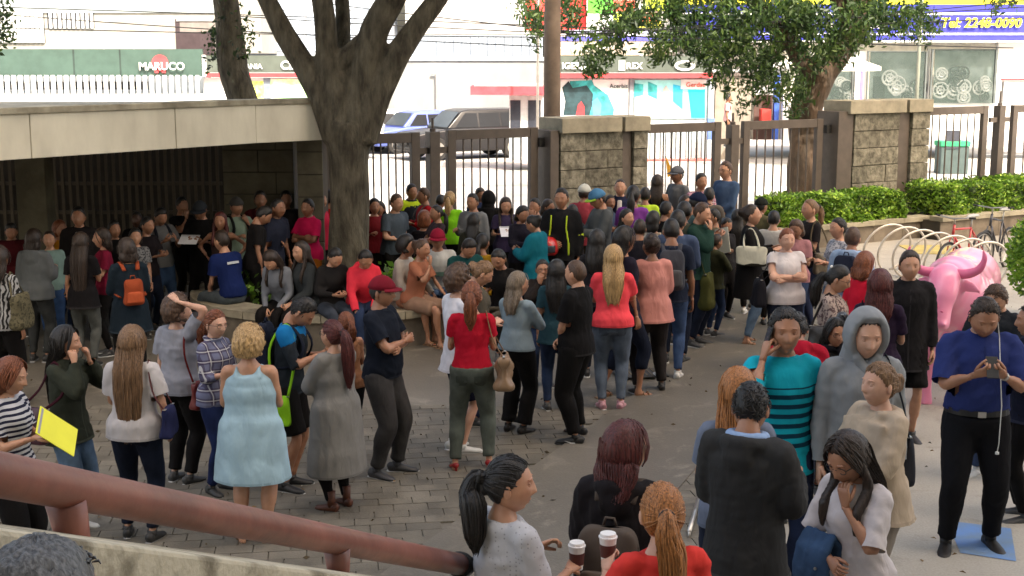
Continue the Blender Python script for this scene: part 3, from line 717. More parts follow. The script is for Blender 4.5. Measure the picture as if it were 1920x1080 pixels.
# grey box / wall between shops
t = empty('grey_kiosk_wall', (0, 0, 0), 0, 'grey brown wall box behind the walking pedestrian', 'wall')
rpart('wall', C('taupe_wall', .26, .23, .19), t, 1338, 142, 1410, 300, FY - .2, 2); rpart('top_cap', C('taupe_cap', .12, .1, .09), t, 1336, 137, 1412, 142, FY - .3, 2.2)
t = empty('cream_wall', (0, 0, 0), 0, 'cream white wall below the blue sign band left of the street tree', 'wall')
rpart('wall', C('cream_white', .72, .70, .62), t, 1290, 76, 1500, 130, FY + .5, 1); rpart('wall', M_pwhite, t, 1410, 128, 1500, 262, FY + .5, 1)
rpart('blue_column', C('col_blue', .05, .12, .5), t, 1450, 140, 1463, 262, FY - .2, .3); rpart('doorway', C('brown_door', .12, .07, .06), t, 1412, 178, 1449, 262, FY + .4, .05)
rpart('red_stand', C('stand_red', .6, .06, .05), t, 1428, 205, 1446, 228, FY - .3, .5)
t = empty('blue_sign_shop', (0, 0, 0), 0, 'shop with long blue and yellow sign band and glass windows full of rims', 'shop')
rpart('wall', C('shop_cream', .72, .70, .60), t, 1466, 76, 1868, 262, FY, 4)
rpart('upper_wall', C('shop_yellow', .85, .78, .04, bump=0), t, 1290, -60, 2100, 8, FY - .5, 2)
sb = rpart('sign_board', C('sign_blue', .045, .05, .42, rough=.4, var=.1, bump=0), t, 1280, 9, 2100, 75, FY - .6, .4)
for v0, v1 in ((24, 28), (62, 65.5), (76, 79)): rpart('white_stripe', M_pwhite, t, 1280, v0, 2100, v1, FY - .6, .4, .03)
yl = C('letter_yellow', .85, .80, .04, bump=0)
text('lettering', 'Tel: 2248-0090', .44, yl, t, tuple(at_y(1763, 51, FY - .68)), bold=.012, shear=.15)
text('lettering', 'Instalaci', .5, M_pwhite, t, tuple(at_y(1440, 53, FY - .68)), bold=.008, shear=.3)
text('lettering', 'ción', .52, M_pwhite, t, tuple(at_y(1622, 53, FY - .68)), bold=.008, shear=.3)
m = MB(); q = at_y(1558, 48, FY - .66); v, f = loft([(q.x, q.y, q.z), (q.x, q.y - .03, q.z)], .09, 14); m.add(v, f); m.build('sign_dot', M_pwhite, t)
Mg = glass_mat('shop_glass'); M_int = C('shop_interior', .16, .19, .19, vs=1.2, var=.6, bump=0); M_rim = C('rim_silver', .6, .62, .62, rough=.3, metal=.3, bump=0); M_tyre = C('tyre_dark', .03, .03, .035, bump=0)
g = np.random.default_rng(4)
for (u0, v0, u1, v1, rims) in ((1546, 98, 1598, 193, 5), (1628, 97, 1735, 193, 6), (1748, 93, 1866, 193, 15)):
    f_ = rpart('window', M_int, t, u0, v0, u1, v1, FY, .05, .01); rpart('pane', Mg, f_, u0, v0, u1, v1, FY - .42, .01)
    for e in ((u0 - 2, v0, u0, v1), (u1, v0, u1 + 2, v1), (u0, v0 - 1.5, u1, v0), (u0, v1, u1, v1 + 1.5)): rpart('frame', C('frame_dk', .1, .12, .12), f_, *e, FY - .44, .1)
    for k in range(rims):
        uu = g.uniform(u0 + 8, u1 - 8); vv = g.uniform(v0 + 38, v1 - 8); q = at_y(uu, vv, FY - .1 - g.uniform(0, .2)); rr = g.uniform(.14, .3)
        m = MB(); m.tube([(q.x + rr * math.cos(a), q.y, q.z + rr * math.sin(a)) for a in np.linspace(0, 2 * PI, 21)], .035, 6, up=(0, 1, 0), cap=False); m.tube([(q.x + rr * .5 * math.cos(a), q.y, q.z + rr * .5 * math.sin(a)) for a in np.linspace(0, 2 * PI, 15)], .03, 5, up=(0, 1, 0), cap=False)
        for s_ in range(5): a = s_ * 2 * PI / 5; m.tube([(q.x, q.y, q.z), (q.x + rr * math.cos(a), q.y, q.z + rr * math.sin(a))], .02, 4)
        m.build('wheel_rim', M_rim if k % 3 else M_tyre, f_)
rpart('white_column', M_pwhite, t, 1600, 96, 1626, 235, FY - .3, .3); rpart('blue_trim', C('trim_blue', .2, .18, .65), t, 1612, 126, 1620, 196, FY - .34, .05)
rpart('white_column', M_pwhite, t, 1737, 92, 1746, 235, FY - .3, .3); rpart('white_column', M_pwhite, t, 1868, 80, 1960, 150, FY - .2, .3)
rpart('door', C('door_black', .02, .02, .025, rough=.3), t, 1636, 143, 1660, 193, FY - .02, .05, .02)
rpart('plinth', M_pwhite, t, 1466, 195, 2100, 262, FY - .35, .3)
rpart('shutter', C('shutter_grey', .45, .45, .46), t, 1880, 152, 2100, 195, FY - .3, .2); rpart('red_line', M_red, t, 1880, 147, 2100, 151, FY - .34, .2)
um = empty('white_parasol', tuple(Vector((at_y(1545, 120, FY - 3).x, FY - 3, 0))), 0, 'big white parasol in front of the blue sign shop behind the street tree', 'parasol')
a_, b_ = at_y(1440, 125, FY - 3), at_y(1655, 125, FY - 3); q = at_y(1545, 88, FY - 3); hw = (b_.x - a_.x) / 2
m = MB(); V = [(0, 0, q.z)] + [(hw * math.cos(k * PI / 4), hw * math.sin(k * PI / 4), a_.z) for k in range(8)] + [(hw * math.cos(k * PI / 4), hw * math.sin(k * PI / 4), a_.z - .12) for k in range(8)]
m.add(V, [(0, 1 + k, 1 + (k + 1) % 8) for k in range(8)] + [(1 + k, 9 + k, 9 + (k + 1) % 8, 1 + (k + 1) % 8) for k in range(8)]); m.build('canopy', C('parasol_cloth', .75, .74, .68), um)
m = MB(); m.tube([(0, 0, 0), (0, 0, q.z)], .035, 8); m.build('pole', M_steel, um)
# kiosk, poles, wires
k0 = at_z(1790, 332); ky = k0.y + 1
kt = empty('green_topped_machine', (at_y(1790, 300, ky).x, ky, 0), 0, 'dark machine with green top seen through the right gate', 'machine')
zt = at_y(1790, 265, ky).z; m = MB(); m.box(-.42, 0, 0, .42, .6, zt - .16); m.build('cabinet', C('cab_dark', .06, .09, .09), kt, bevel=.02)
m = MB(); m.box(-.45, -.03, zt - .155, .45, .62, zt); m.build('green_header', C('cab_green', .03, .30, .14), kt, bevel=.02)
m = MB(); m.box(-.3, -.02, .75, .1, -.001, 1.3); m.build('screen', M_winD, kt)
def pole(name, u, v0, y, r, m_, label, top_v=-200):
    q = at_y(u, 200, y); mm = MB(); mm.tube([(0, 0, 0), (0, 0, 4), (0, 0, at_y(u, top_v, y).z)], [r * 1.05, r, r * .9], 14); o = mm.build(name, m_, None, smooth=True); o.location = (q.x, y, 0); return tag(o, label, 'pole')
pole('utility_pole', 1035, 0, 25.2, .155, pm('weathered_pole', (.17, .13, .10), .9, .2, 3, .3, 30), 'thick brown utility pole behind the first stone pier')
pole('lamp_post', 1718, 0, 38, .05, pm('grey_green_pole', (.22, .24, .2), .6, .1, 3, .05), 'thin grey green post in front of the blue sign shop')
pole('sign_post', 1008, 0, 39, .04, M_steel, 'thin steel post beside the guard booth')
for k, pts in enumerate([[(-60, 22), (420, 62), (1030, 88)], [(-60, 50), (420, 66), (1030, 70)], [(-60, 12), (700, 34), (1300, 60)], [(440, 30), (1000, 68), (1900, 90)], [(1030, 68), (1500, 40), (2000, 8)], [(1030, 60), (1600, 50), (2000, 30)], [(600, 5), (1030, 62), (1300, 75)], [(1030, 62), (1700, 34), (2000, -10)]]):
    P = [at_y(u, v, 27 + k * .1) for u, v in pts]; Q = []
    for i in range(13):
        f = i / 12 * 2; a_ = P[0].lerp(P[1], f).lerp(P[1].lerp(P[2], f / 2), .0) if f <= 1 else P[1].lerp(P[2], f - 1); a_ = P[0] * (1 - f / 2) ** 2 + P[1] * 2 * (f / 2) * (1 - f / 2) + P[2] * (f / 2) ** 2; Q.append(a_)
    m = MB(); m.tube(Q, .012, 5); tag(m.build('overhead_wire', M_black), ['lowest', 'second', 'third', 'fourth', 'fifth', 'sixth', 'seventh', 'uppermost'][k] + ' of the thin black overhead wires crossing above the street', 'wire', 'overhead wires across the street')
# unseen building added at the camera's steps, sized to shade the plaza
ob = empty('unseen_shade_building', (0, 0, 0), 0, 'unseen building added behind the camera to shade the plaza', 'building')
m = MB(); m.box(-7, -18, 0, 32, -3.2, 44.0); m.build('walls', M_cream, ob)
for r in range(8):
    for k in range(9): m = MB(); m.box(-6 + k * 4, -3.2, 1.5 + r * 3.5, -3.2 + k * 4, -3.14, 3.4 + r * 3.5); m.build('window', M_winD, ob)

# ------------------------------------------------------------------ handrail and parapet in front
def pt(u, v, y): return at_y(u, v, y)
hp = [pt(-420, 800, 1.95), pt(0, 890, 2.62), pt(240, 940, 3.25), pt(480, 986, 4.0), pt(860, 1058, 5.5)]
a_, b_ = hp[1], hp[4]; dv = (b_ - a_); P0 = a_ - dv * .45; P1 = a_ + dv * 1.0
M_rail = pm('red_brown_rail_paint', (.22, .080, .056), .40, .15, 5, .22, 16, spec=.5, c2=(.150, .055, .04))
t = empty('handrail', tuple(P0), 0, 'thick red brown painted handrail sloping down in front', 'handrail')
L = lambda p: tuple(Vector(p) - P0)
m = MB(); m.tube([L(P0.lerp(P1, k / 12)) for k in range(13)], .0470, 32); m.build('rail', M_rail, t, smooth=True)
m = MB(); e = P1 - P0; e.normalize(); m.tube([L(P1), L(P1 + e * .04), L(P1 + e * .09)], [.056, .056, .05], 24); m.build('end_cap', M_black, t, smooth=True)
for f in (.36, .70):
    p = P0.lerp(P1, f); m = MB(); m.tube([L(p - Vector((0, 0, .03))), L(p - Vector((0, -.03, .12))), L(p - Vector((0, -.05, .30)))], [.045, .038, .045], 16); m.build('post', M_rail, t, smooth=True)
n = Vector((dv.y, -dv.x, 0)).normalized()
m = MB(); V = []
for f in (-.5, 1.25):
    p = a_ + dv * f; c = Vector((p.x, p.y, p.z - .105))
    for d_, dz in ((-.05, 0), (.42, -.02)): V.append(c - n * d_ * -1 + Vector((0, 0, dz)))
    for d_ in (.42, -.05): q = c + n * d_; V.append(Vector((q.x, q.y, q.z - 1.6)))
m.add([tuple(v) for v in V], [(0, 1, 2, 3), (7, 6, 5, 4), (0, 4, 5, 1), (1, 5, 6, 2), (2, 6, 7, 3), (3, 7, 4, 0)])
M_par = pm('mossy_parapet', (.42, .37, .27), .9, .2, 7, .6, 45, c2=(.20, .17, .115), p=(.36, .54))
tag(m.build('stair_parapet', M_par, bevel=.01), 'weathered pale concrete parapet under the handrail at lower left', 'parapet')

sm = MB(); sm.box(-.78, -3.1, .3, 2.6, 2.6, 1.05); sm.build('stair_landing', M_light, kind='structure')
for k in range(5):
    sm = MB(); sm.box(-.55 + k * .08, 2.603 + k * .45, .006, 2.6, 3.05 + k * .45, .90 - k * .15); sm.build('stair_step', M_light, kind='structure')

q = at_z(1140, 705); m = MB(); m.box(-.28, -.20, 0, .28, .20, .012); dr = empty('drain_cover', (q.x + .35, q.y, .0285), R(8), 'flat grey drain cover in the paving near the coral tee woman', 'drain cover'); m.build('frame', pm('drain_iron', (.05, .05, .05), .5, .2, 9, .2), dr, bevel=.004)
for k in range(9): m = MB(); m.box(-.24 + k * .055, -.16, .0122, -.215 + k * .055, .16, .018); m.build('slat', M_cap2, dr)
g = np.random.default_rng(44); m = MB()
for _ in range(9):
    x, y = g.uniform(-.8, 2.6), g.uniform(8.5, 17); a = g.uniform(0, PI); P = []
    for k in range(14): P.append((x, y)); a += g.normal(0, .45); x += .09 * math.cos(a); y += .09 * math.sin(a)
    for (x0, y0), (x1, y1) in zip(P[:-1], P[1:]):
        d = Vector((x1 - x0, y1 - y0)).normalized() * .004; m.add([(x0 - d.y, y0 + d.x, .0292), (x0 + d.y, y0 - d.x, .0292), (x1 + d.y, y1 - d.x, .0292), (x1 - d.y, y1 + d.x, .0292)], [(0, 1, 2, 3)])
# ------------------------------------------------------------------ people
SKIN = {'l': (.46, .25, .155), 'm': (.34, .17, .098), 't': (.25, .12, .066), 'd': (.08, .038, .022), 'p': (.54, .32, .225)}
HAIR = {'black': (.012, .010, .009), 'dark': (.026, .016, .011), 'brown': (.06, .032, .018), 'light': (.16, .09, .045), 'auburn': (.16, .05, .02), 'maroon': (.07, .014, .012),
        'blond': (.36, .23, .10), 'ash': (.15, .115, .08), 'ginger': (.30, .12, .035), 'grey': (.10, .10, .10)}
def skin_mat(k):
    n = 'skin_' + k
    if n in _M: return _M[n]
    m, nt, b = newmat(n); L = nt.links.new; N = nt.nodes.new; c = SKIN[k]
    tc = N('ShaderNodeTexCoord'); n1 = N('ShaderNodeTexNoise'); n1.inputs['Scale'].default_value = 14; n1.inputs['Detail'].default_value = 4; L(tc.outputs['Object'], n1.inputs[0])
    r = ramp(nt, tuple(x * y for x, y in zip(c, (.86, .78, .75))), tuple(min(1, x * 1.1) for x in c), .3, .7); L(n1.outputs[0], r.inputs[0]); L(r.outputs[0], b.inputs['Base Color'])
    b.inputs['Roughness'].default_value = .48; b.inputs['Subsurface Weight'].default_value = .12; b.inputs['Subsurface Scale'].default_value = .01; b.inputs['Subsurface Radius'].default_value = (1, .35, .2)
    _M[n] = m; return m
def hair_mat(k):
    n = 'hair_' + k
    if n in _M: return _M[n]
    m, nt, b = newmat(n); L = nt.links.new; N = nt.nodes.new; c = HAIR[k]
    tc = N('ShaderNodeTexCoord'); mp = N('ShaderNodeMapping'); mp.inputs['Scale'].default_value = (95, 95, 4); L(tc.outputs['Object'], mp.inputs[0])
    n1 = N('ShaderNodeTexNoise'); n1.inputs['Scale'].default_value = 1.6; n1.inputs['Detail'].default_value = 4; n1.inputs['Distortion'].default_value = .4; L(mp.outputs[0], n1.inputs[0])
    r = ramp(nt, tuple(x * .5 for x in c), tuple(min(1, x * 1.6) for x in c), .36, .66); L(n1.outputs[0], r.inputs[0]); L(r.outputs[0], b.inputs['Base Color'])
    b.inputs['Roughness'].default_value = .46; b.inputs['Specular IOR Level'].default_value = .38
    bp = N('ShaderNodeBump'); bp.inputs['Strength'].default_value = .55; bp.inputs['Distance'].default_value = .006; L(n1.outputs[0], bp.inputs['Height']); L(bp.outputs[0], b.inputs['Normal'])
    _M[n] = m; return m
def cloth(c, kind='plain', c2=None, rough=.85, **k):
    """fabric with weave, wear and soft creases; kind: plain, denim, stripes, plaid, zebra, floral, holes, leather, bands"""
    if c2 is None and kind in ('floral', 'plaid', 'zebra', 'stripes', 'bands'): c2 = tuple(x * .5 for x in c)
    key = ('cloth', c, kind, c2)
    if key in _M: return _M[key]
    m, nt, b = newmat('%s_fabric_%d' % (kind, len(_M))); L = nt.links.new; N = nt.nodes.new
    tc = N('ShaderNodeTexCoord'); P = tc.outputs['Object']
    n1 = N('ShaderNodeTexNoise'); n1.inputs['Scale'].default_value = 5 if kind != 'denim' else 7; n1.inputs['Detail'].default_value = 5; L(P, n1.inputs[0])
    v = .14 if kind != 'denim' else .34
    r = ramp(nt, tuple(x * (1 - v) for x in c), tuple(min(1, x * (1 + v)) for x in c), .3, .7); L(n1.outputs[0], r.inputs[0]); out = r.outputs[0]
    sx = N('ShaderNodeSeparateXYZ'); L(P, sx.inputs[0])
    def mth(op, a, bv=None):
        q = N('ShaderNodeMath'); q.operation = op
        (L(a, q.inputs[0]) if not isinstance(a, (int, float)) else setattr(q.inputs[0], 'default_value', a))
        if bv is not None: (L(bv, q.inputs[1]) if not isinstance(bv, (int, float)) else setattr(q.inputs[1], 'default_value', bv))
        return q.outputs[0]
    def mixc(f, a, col2):
        q = N('ShaderNodeMixRGB'); L(f, q.inputs[0]); L(a, q.inputs[1]); q.inputs[2].default_value = (*col2, 1); return q.outputs[0]
    if kind == 'stripes':
        f = mth('GREATER_THAN', mth('SINE', mth('MULTIPLY', sx.outputs[2], k.get('freq', 150))), k.get('th', .35)); out = mixc(f, out, c2)
    if kind == 'bands':     # dark bands of growing width round the chest
        f = mth('GREATER_THAN', mth('SINE', mth('MULTIPLY', sx.outputs[2], 112)), .1)
        g1 = mth('LESS_THAN', sx.outputs[2], 1.30); g2 = mth('GREATER_THAN', sx.outputs[2], .93); f = mth('MULTIPLY', mth('MULTIPLY', f, g1), g2); out = mixc(f, out, c2)
    if kind == 'plaid':
        for ax, fr in ((0, 75), (2, 70)): f = mth('MULTIPLY', mth('GREATER_THAN', mth('SINE', mth('MULTIPLY', sx.outputs[ax], fr)), .2), .55); out = mixc(f, out, c2)
        for ax, fr in ((0, 75), (2, 70)): f = mth('MULTIPLY', mth('GREATER_THAN', mth('SINE', mth('MULTIPLY', sx.outputs[ax], fr)), .96), .7); out = mixc(f, out, (.6, .6, .6))
    if kind == 'zebra':
        wv = N('ShaderNodeTexWave'); wv.inputs['Scale'].default_value = 9; wv.inputs['Distortion'].default_value = 9; L(P, wv.inputs[0]); f = mth('GREATER_THAN', wv.outputs['Fac'], .5); out = mixc(f, out, c2)
    if kind == 'floral':
        n2 = N('ShaderNodeTexNoise'); n2.inputs['Scale'].default_value = 38; n2.inputs['Detail'].default_value = 2; L(P, n2.inputs[0]); f = mth('GREATER_THAN', n2.outputs[0], .54); out = mixc(f, out, c2)
    if kind == 'holes':
        for_ = N('ShaderNodeTexVoronoi'); for_.inputs['Scale'].default_value = 52; for_.inputs['Randomness'].default_value = .1; L(P, for_.inputs[0]); f = mth('MULTIPLY', mth('LESS_THAN', for_.outputs['Distance'], .22), .55); out = mixc(f, out, c2 or (.4, .38, .36))
    L(out, b.inputs['Base Color']); b.inputs['Roughness'].default_value = rough if kind != 'leather' else .42
    b.inputs['Specular IOR Level'].default_value = .14 if kind != 'leather' else .5
    mw = N('ShaderNodeMapping'); mw.inputs['Scale'].default_value = (1, 1, .42); L(P, mw.inputs[0]); w1 = N('ShaderNodeTexNoise'); w1.inputs['Scale'].default_value = 13; w1.inputs['Detail'].default_value = 2.5; w1.inputs['Distortion'].default_value = .5; L(mw.outputs[0], w1.inputs[0])
    w2 = N('ShaderNodeTexNoise'); w2.inputs['Scale'].default_value = 260; L(P, w2.inputs[0])
    b1 = N('ShaderNodeBump'); b1.inputs['Strength'].default_value = .55; b1.inputs['Distance'].default_value = .022; L(w1.outputs[0], b1.inputs['Height'])
    b2 = N('ShaderNodeBump'); b2.inputs['Strength'].default_value = .15; b2.inputs['Distance'].default_value = .002; L(w2.outputs[0], b2.inputs['Height']); L(b1.outputs[0], b2.inputs['Normal']); L(b2.outputs[0], b.inputs['Normal'])
    _M[key] = m; return m
M_eye = pm('eye_white', (.78, .74, .70), .3, .02, 5, 0); M_iris = pm('eye_dark', (.015, .01, .008), .25, .1, 5, 0)
M_lip = {k: pm('lip_' + k, tuple(x * y for x, y in zip(c, (.72, .38, .40))), .45, .08, 20, 0) for k, c in SKIN.items()}
M_ww = pm('white_rubber', (.62, .62, .60), .6, .1, 9, .05)

def rx(a): c, s = math.cos(a), math.sin(a); return np.array([[1, 0, 0], [0, c, -s], [0, s, c]])
def ry(a): c, s = math.cos(a), math.sin(a); return np.array([[c, 0, s], [0, 1, 0], [-s, 0, c]])
def rz(a): c, s = math.cos(a), math.sin(a); return np.array([[c, -s, 0], [s, c, 0], [0, 0, 1]])
def A3(*a): return np.array(a, float)
def unit(v): return v / (np.linalg.norm(v) + 1e-9)
def ik(a, t, l1, l2, pole):
    d = t - a; L = np.linalg.norm(d)
    if L > (l1 + l2) * .995: t = a + d / L * (l1 + l2) * .995; d = t - a; L = np.linalg.norm(d)
    k = (l1 * l1 - l2 * l2 + L * L) / (2 * L); h = math.sqrt(max(0, l1 * l1 - k * k)); n = d / L
    p = pole - n * np.dot(pole, n); p = unit(p); return a + n * k + p * h, t

# head surface: x side, -y face, z up; centre of the skull at the origin, top at z = .118
def head_surf(a, e, feat=True, fem=False, fat=0.):
    dx, dy, dz = np.sin(a) * np.cos(e), -np.cos(a) * np.cos(e), np.sin(e)
    x = .0765 * np.sign(dx) * np.abs(dx) ** .92; y = .096 * dy; z = .117 * dz
    t = np.clip((-z - .005) / .11, 0, 1)
    x = x * (1 - (.40 if fem else .34) * t ** 1.5 + fat * .22 * np.sin(PI * np.clip(t, 0, 1)) )
    y = np.where(y > 0, y * (1 - .55 * t) + 0, y * (1 - .10 * t))
    y = y - .006 * t * (dy < 0)
    if feat:
        f = 1 / (1 + np.exp((y + .03) / .008))
        ax = np.abs(x)
        rampz = np.clip((.024 - z) / .052, 0, 1) * np.clip((z + .043) / .011, 0, 1)
        wn = .0095 + .0075 * rampz
        y = y - f * .0215 * rampz * np.exp(-(x / wn) ** 2)
        y = y + f * .0105 * np.exp(-((ax - .031) / .0155) ** 2 - ((z - .010) / .012) ** 2)
        y = y - f * .0055 * np.exp(-((ax - .028) / .024) ** 2 - ((z - .031) / .008) ** 2) * (.6 if fem else 1)
        y = y - f * .0075 * np.exp(-(x / .020) ** 2) * (np.exp(-((z + .0585) / .005) ** 2) + 1.1 * np.exp(-((z + .070) / .006) ** 2))
        y = y + f * .004 * np.exp(-(x / .025) ** 2 - ((z + .064) / .0028) ** 2)
        y = y - f * .007 * np.exp(-(x / .019) ** 2 - ((z + .098) / .013) ** 2)
        y = y - f * .004 * np.exp(-((ax - .043) / .017) ** 2 - ((z + .014) / .02) ** 2)
        y = y + f * .004 * np.exp(-(x / .02) ** 2 - ((z + .083) / .005) ** 2)
    return x, y, z
def grid(na, ne, dense=1.):
    s = np.linspace(-1, 1, na + 1)[:-1]; a = PI * np.sign(s) * np.abs(s) ** dense
    e = np.linspace(-PI / 2, PI / 2, ne); A_, E_ = np.meshgrid(a, e); return A_, E_
def grid_faces(na, ne):
    F = []
    for i in range(ne - 1):
        for j in range(na): F.append((i * na + j, i * na + (j + 1) % na, (i + 1) * na + (j + 1) % na, (i + 1) * na + j))
    return F
_HC = {}
def head_data(lod, fem, fat, beard):
    key = (lod, fem, round(fat, 1), beard)
    if key in _HC: return _HC[key]
    na, ne = ((56, 46), (30, 26), (22, 18))[lod]
    a, e = grid(na, ne, 1.35); x, y, z = head_surf(a, e, True, fem, fat)
    V = np.stack([x, y, z], -1).reshape(-1, 3); F = grid_faces(na, ne)
    M = []
    for f in F:
        c = V[list(f)].mean(0); mi = 0
        if c[1] < -.06:
            if abs(c[0]) < .0245 and -.0765 < c[2] < -.0530: mi = 1
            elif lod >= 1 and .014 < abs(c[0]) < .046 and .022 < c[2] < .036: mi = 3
        if beard and mi != 1 and c[1] < .0 and c[2] < -.040 + .35 * max(0, abs(c[0]) - .03) and (c[2] < -.078 or abs(c[0]) > .026 or c[2] > -.055 and c[2] < -.045): mi = 3
        M.append(mi)
    vs = [V]; fs = [F]; n = len(V)
    def addm(v, f, mi):
        nonlocal n
        vs.append(np.array(v)); fs.append([tuple(k + n for k in q) for q in f]); n += len(v); M.extend([mi] * len(f))
    def ell(c, r, na=10, ne=7, mi=0, rot=None):
        a, e = grid(na, ne); v = np.stack([np.sin(a) * np.cos(e) * r[0], -np.cos(a) * np.cos(e) * r[1], np.sin(e) * r[2]], -1).reshape(-1, 3)
        if rot is not None: v = v @ rot.T
        addm(v + np.array(c), grid_faces(na, ne), mi)
    for s in (-1, 1):
        ell((s * .078, .010, -.006), (.009, .019, .031), 10, 8, 0, rz(s * .35))
        if lod < 2:
            ell((s * .031, -.0715, .008), (.0165, .0125, .0105) if lod == 0 else (.0165, .0118, .0100), 12, 8, 2 if lod == 0 else 3)  # dark eyeballs on farther heads stand in for shaded eye sockets
            ell((s * .031, -.0816, .0078), (.0082, .0050, .0088), 8, 6, 3)
            ell((s * .031, -.0715, .0190), (.0180, .0140, .0042), 12, 6, 0)
            ell((s * .031, -.0825, .0162), (.0160, .0040, .0022), 8, 5, 3)
            ell((s * .0315, -.0840, .0345), (.0190, .0092, .0042), 10, 6, 3, rz(s * .45) @ ry(s * .10))
    out = (np.concatenate(vs), [q for f in fs for q in f], M); _HC[key] = out; return out

def hand_data(curl=.35, spread=.12, lod=0, thumb=.5):
    """hand along +x from the wrist, palm facing -z, thumb on +y"""
    key = ('hand', curl, spread, lod)
    if key in _HC: return _HC[key]
    m = MB(); ns = 8 if lod == 0 else 5
    m.tube([(-.025, 0, 0), (.0, 0, 0), (.03, .002, 0), (.06, .002, 0), (.086, 0, 0), (.093, 0, 0)], [(.022, .019), (.025, .018), (.034, .0165), (.039, .015), (.039, .0125), (.03, .008)], 12, up=(0, 0, 1))
    m.v = [(x, y, z) for x, y, z in m.v]
    for k, (yy, L) in enumerate(((.028, .068), (.010, .078), (-.009, .072), (-.027, .056))):
        p = A3(.083, yy, 0); a = curl * .6; pts = [p - A3(.012, 0, 0)]; pts.append(p.copy())
        for j, f in enumerate((.42, .32, .26)):
            for h in (.5, .5):
                p = p + A3(math.cos(a), spread * (yy / .03) * .5, -math.sin(a)) * L * f * h; pts.append(p.copy())
            a += curl * 1.35
        m.tube(pts, [.0095, .0095, .0092, .0088, .0085, .008, .0078, .0055], ns, up=(0, 0, 1))
    p = A3(.018, .022, -.004); a = .75 - .3 * curl
    pts = [p, p + A3(math.cos(a), math.sin(a), -.15 - curl * .4) * .030]; pts.append(pts[-1] + A3(math.cos(a - .35), math.sin(a - .35), -.2 - curl * .7) * .030); pts.append(pts[-1] + A3(math.cos(a - .6), math.sin(a - .6), -.2 - curl * .7) * .024)
    m.tube(pts, [.0135, .0125, .0105, .007], ns, up=(0, 0, 1))
    out = (np.array(m.v), m.f); _HC[key] = out; return out

DETAIL = []
PENDING = []     # objects whose modifiers are applied in one go at the end
PEOPLE = []
def raw_obj(name, V, F, mats, parent, mi=None, smooth=True):
    me = bpy.data.meshes.new(name); me.from_pydata([tuple(v) for v in V], [], F)
    for m in (mats if isinstance(mats, (list, tuple)) else [mats]): me.materials.append(m)
    if mi is not None: me.polygons.foreach_set('material_index', mi)
    if smooth: me.shade_smooth()
    o = bpy.data.objects.new(name, me); col.objects.link(o); o.parent = parent; return o
class Skin:
    """collects closed lofts; fused by a voxel remesh"""
    def __init__(s): s.m = MB()
    def lo(s, pts, rad, n=16, up=None):
        v, f = loft(pts, rad, n, up); s.m.add(v, f)
    def ball(s, c, r, R_=None):
        a, e = grid(14, 10); r = (r, r, r) if np.isscalar(r) else r
        v = np.stack([np.sin(a) * np.cos(e) * r[0], -np.cos(a) * np.cos(e) * r[1], np.sin(e) * r[2]], -1).reshape(-1, 3)
        if R_ is not None: v = v @ R_.T
        s.m.add(v + np.array(c), grid_faces(14, 10))
    def out(s, name, mats, parent, vox, fold=0., seed=0, it=3, post=None, groove=None, keep=None, cuts=None):
        o = raw_obj(name, s.m.v, s.m.f, mats, parent); remesh(o, vox, it)
        PENDING.append(dict(o=o, fold=fold, seed=seed, post=post, groove=groove, join=keep, cuts=cuts, hang=name in ('dress', 'skirt', 'coat'))); return o
def dense(pts, rad, k=4):
    P = [A3(*p) for p in pts]; rr = [A3(*((r, r) if np.isscalar(r) else r)) for r in rad]; Q = []; S = []
    n = len(P)
    for i in range(n - 1):
        p0, p1, p2, p3 = P[max(0, i - 1)], P[i], P[i + 1], P[min(n - 1, i + 2)]
        for j in range(k):
            t = j / k; Q.append(.5 * (2 * p1 + (p2 - p0) * t + (2 * p0 - 5 * p1 + 4 * p2 - p3) * t * t + (3 * p1 - p0 - 3 * p2 + p3) * t ** 3)); f = t * t * (3 - 2 * t); S.append(tuple(rr[i] * (1 - f) + rr[i + 1] * f))
    Q.append(P[-1]); S.append(tuple(rr[-1])); return Q, S

ARM = {  # wrist from the shoulder, mirrored for each side: x outwards, y backwards, z up; pole for the elbow; curl; palm
    'down': ((.06, -.03, -.525), (.3, 1, 0), .45), 'loose': ((.09, -.10, -.49), (.5, 1, 0), .45), 'cross': ((-.20, -.215, -.21), (1, -.2, -.8), .5), 'crossu': ((-.16, -.25, -.25), (1, -.2, -.8), .5),
    'phone': ((-.09, -.31, -.14), (.6, .1, -1), .9), 'read': ((-.07, -.30, -.22), (.6, .2, -1), .8), 'ear': ((-.085, -.10, .135), (.45, -.1, -1), 1.0), 'face': ((-.13, -.19, .06), (.6, -.4, -1), .7),
    'hip': ((.06, .03, -.36), (1, .5, 0), .6), 'head': ((-.03, -.03, .27), (1, -.5, .15), .6), 'fore': ((-.03, -.28, -.20), (.4, .6, -1), .6), 'behind': ((-.10, .15, -.42), (1, .5, 0), .5),
    'pocket': ((.03, -.07, -.44), (.9, .8, 0), .7), 'belly': ((-.14, -.22, -.30), (1, .2, -.5), .6), 'strap': ((-.06, -.14, -.03), (.6, -.1, -1), 1.0), 'lap': ((-.06, -.32, -.36), (.5, .4, -.6), .5),
    'cup': ((-.02, -.26, -.13), (.5, .3, -1), .95), 'tummy': ((-.10, -.20, -.33), (1, .5, -.2), .5), 'knee': ((.0, -.40, -.34), (.6, .3, -.6), .6), 'thumb': ((.07, -.12, -.42), (.8, 1, 0), .9), 'clasp': ((-.165, -.17, -.42), (1, .3, -.1), .6)}
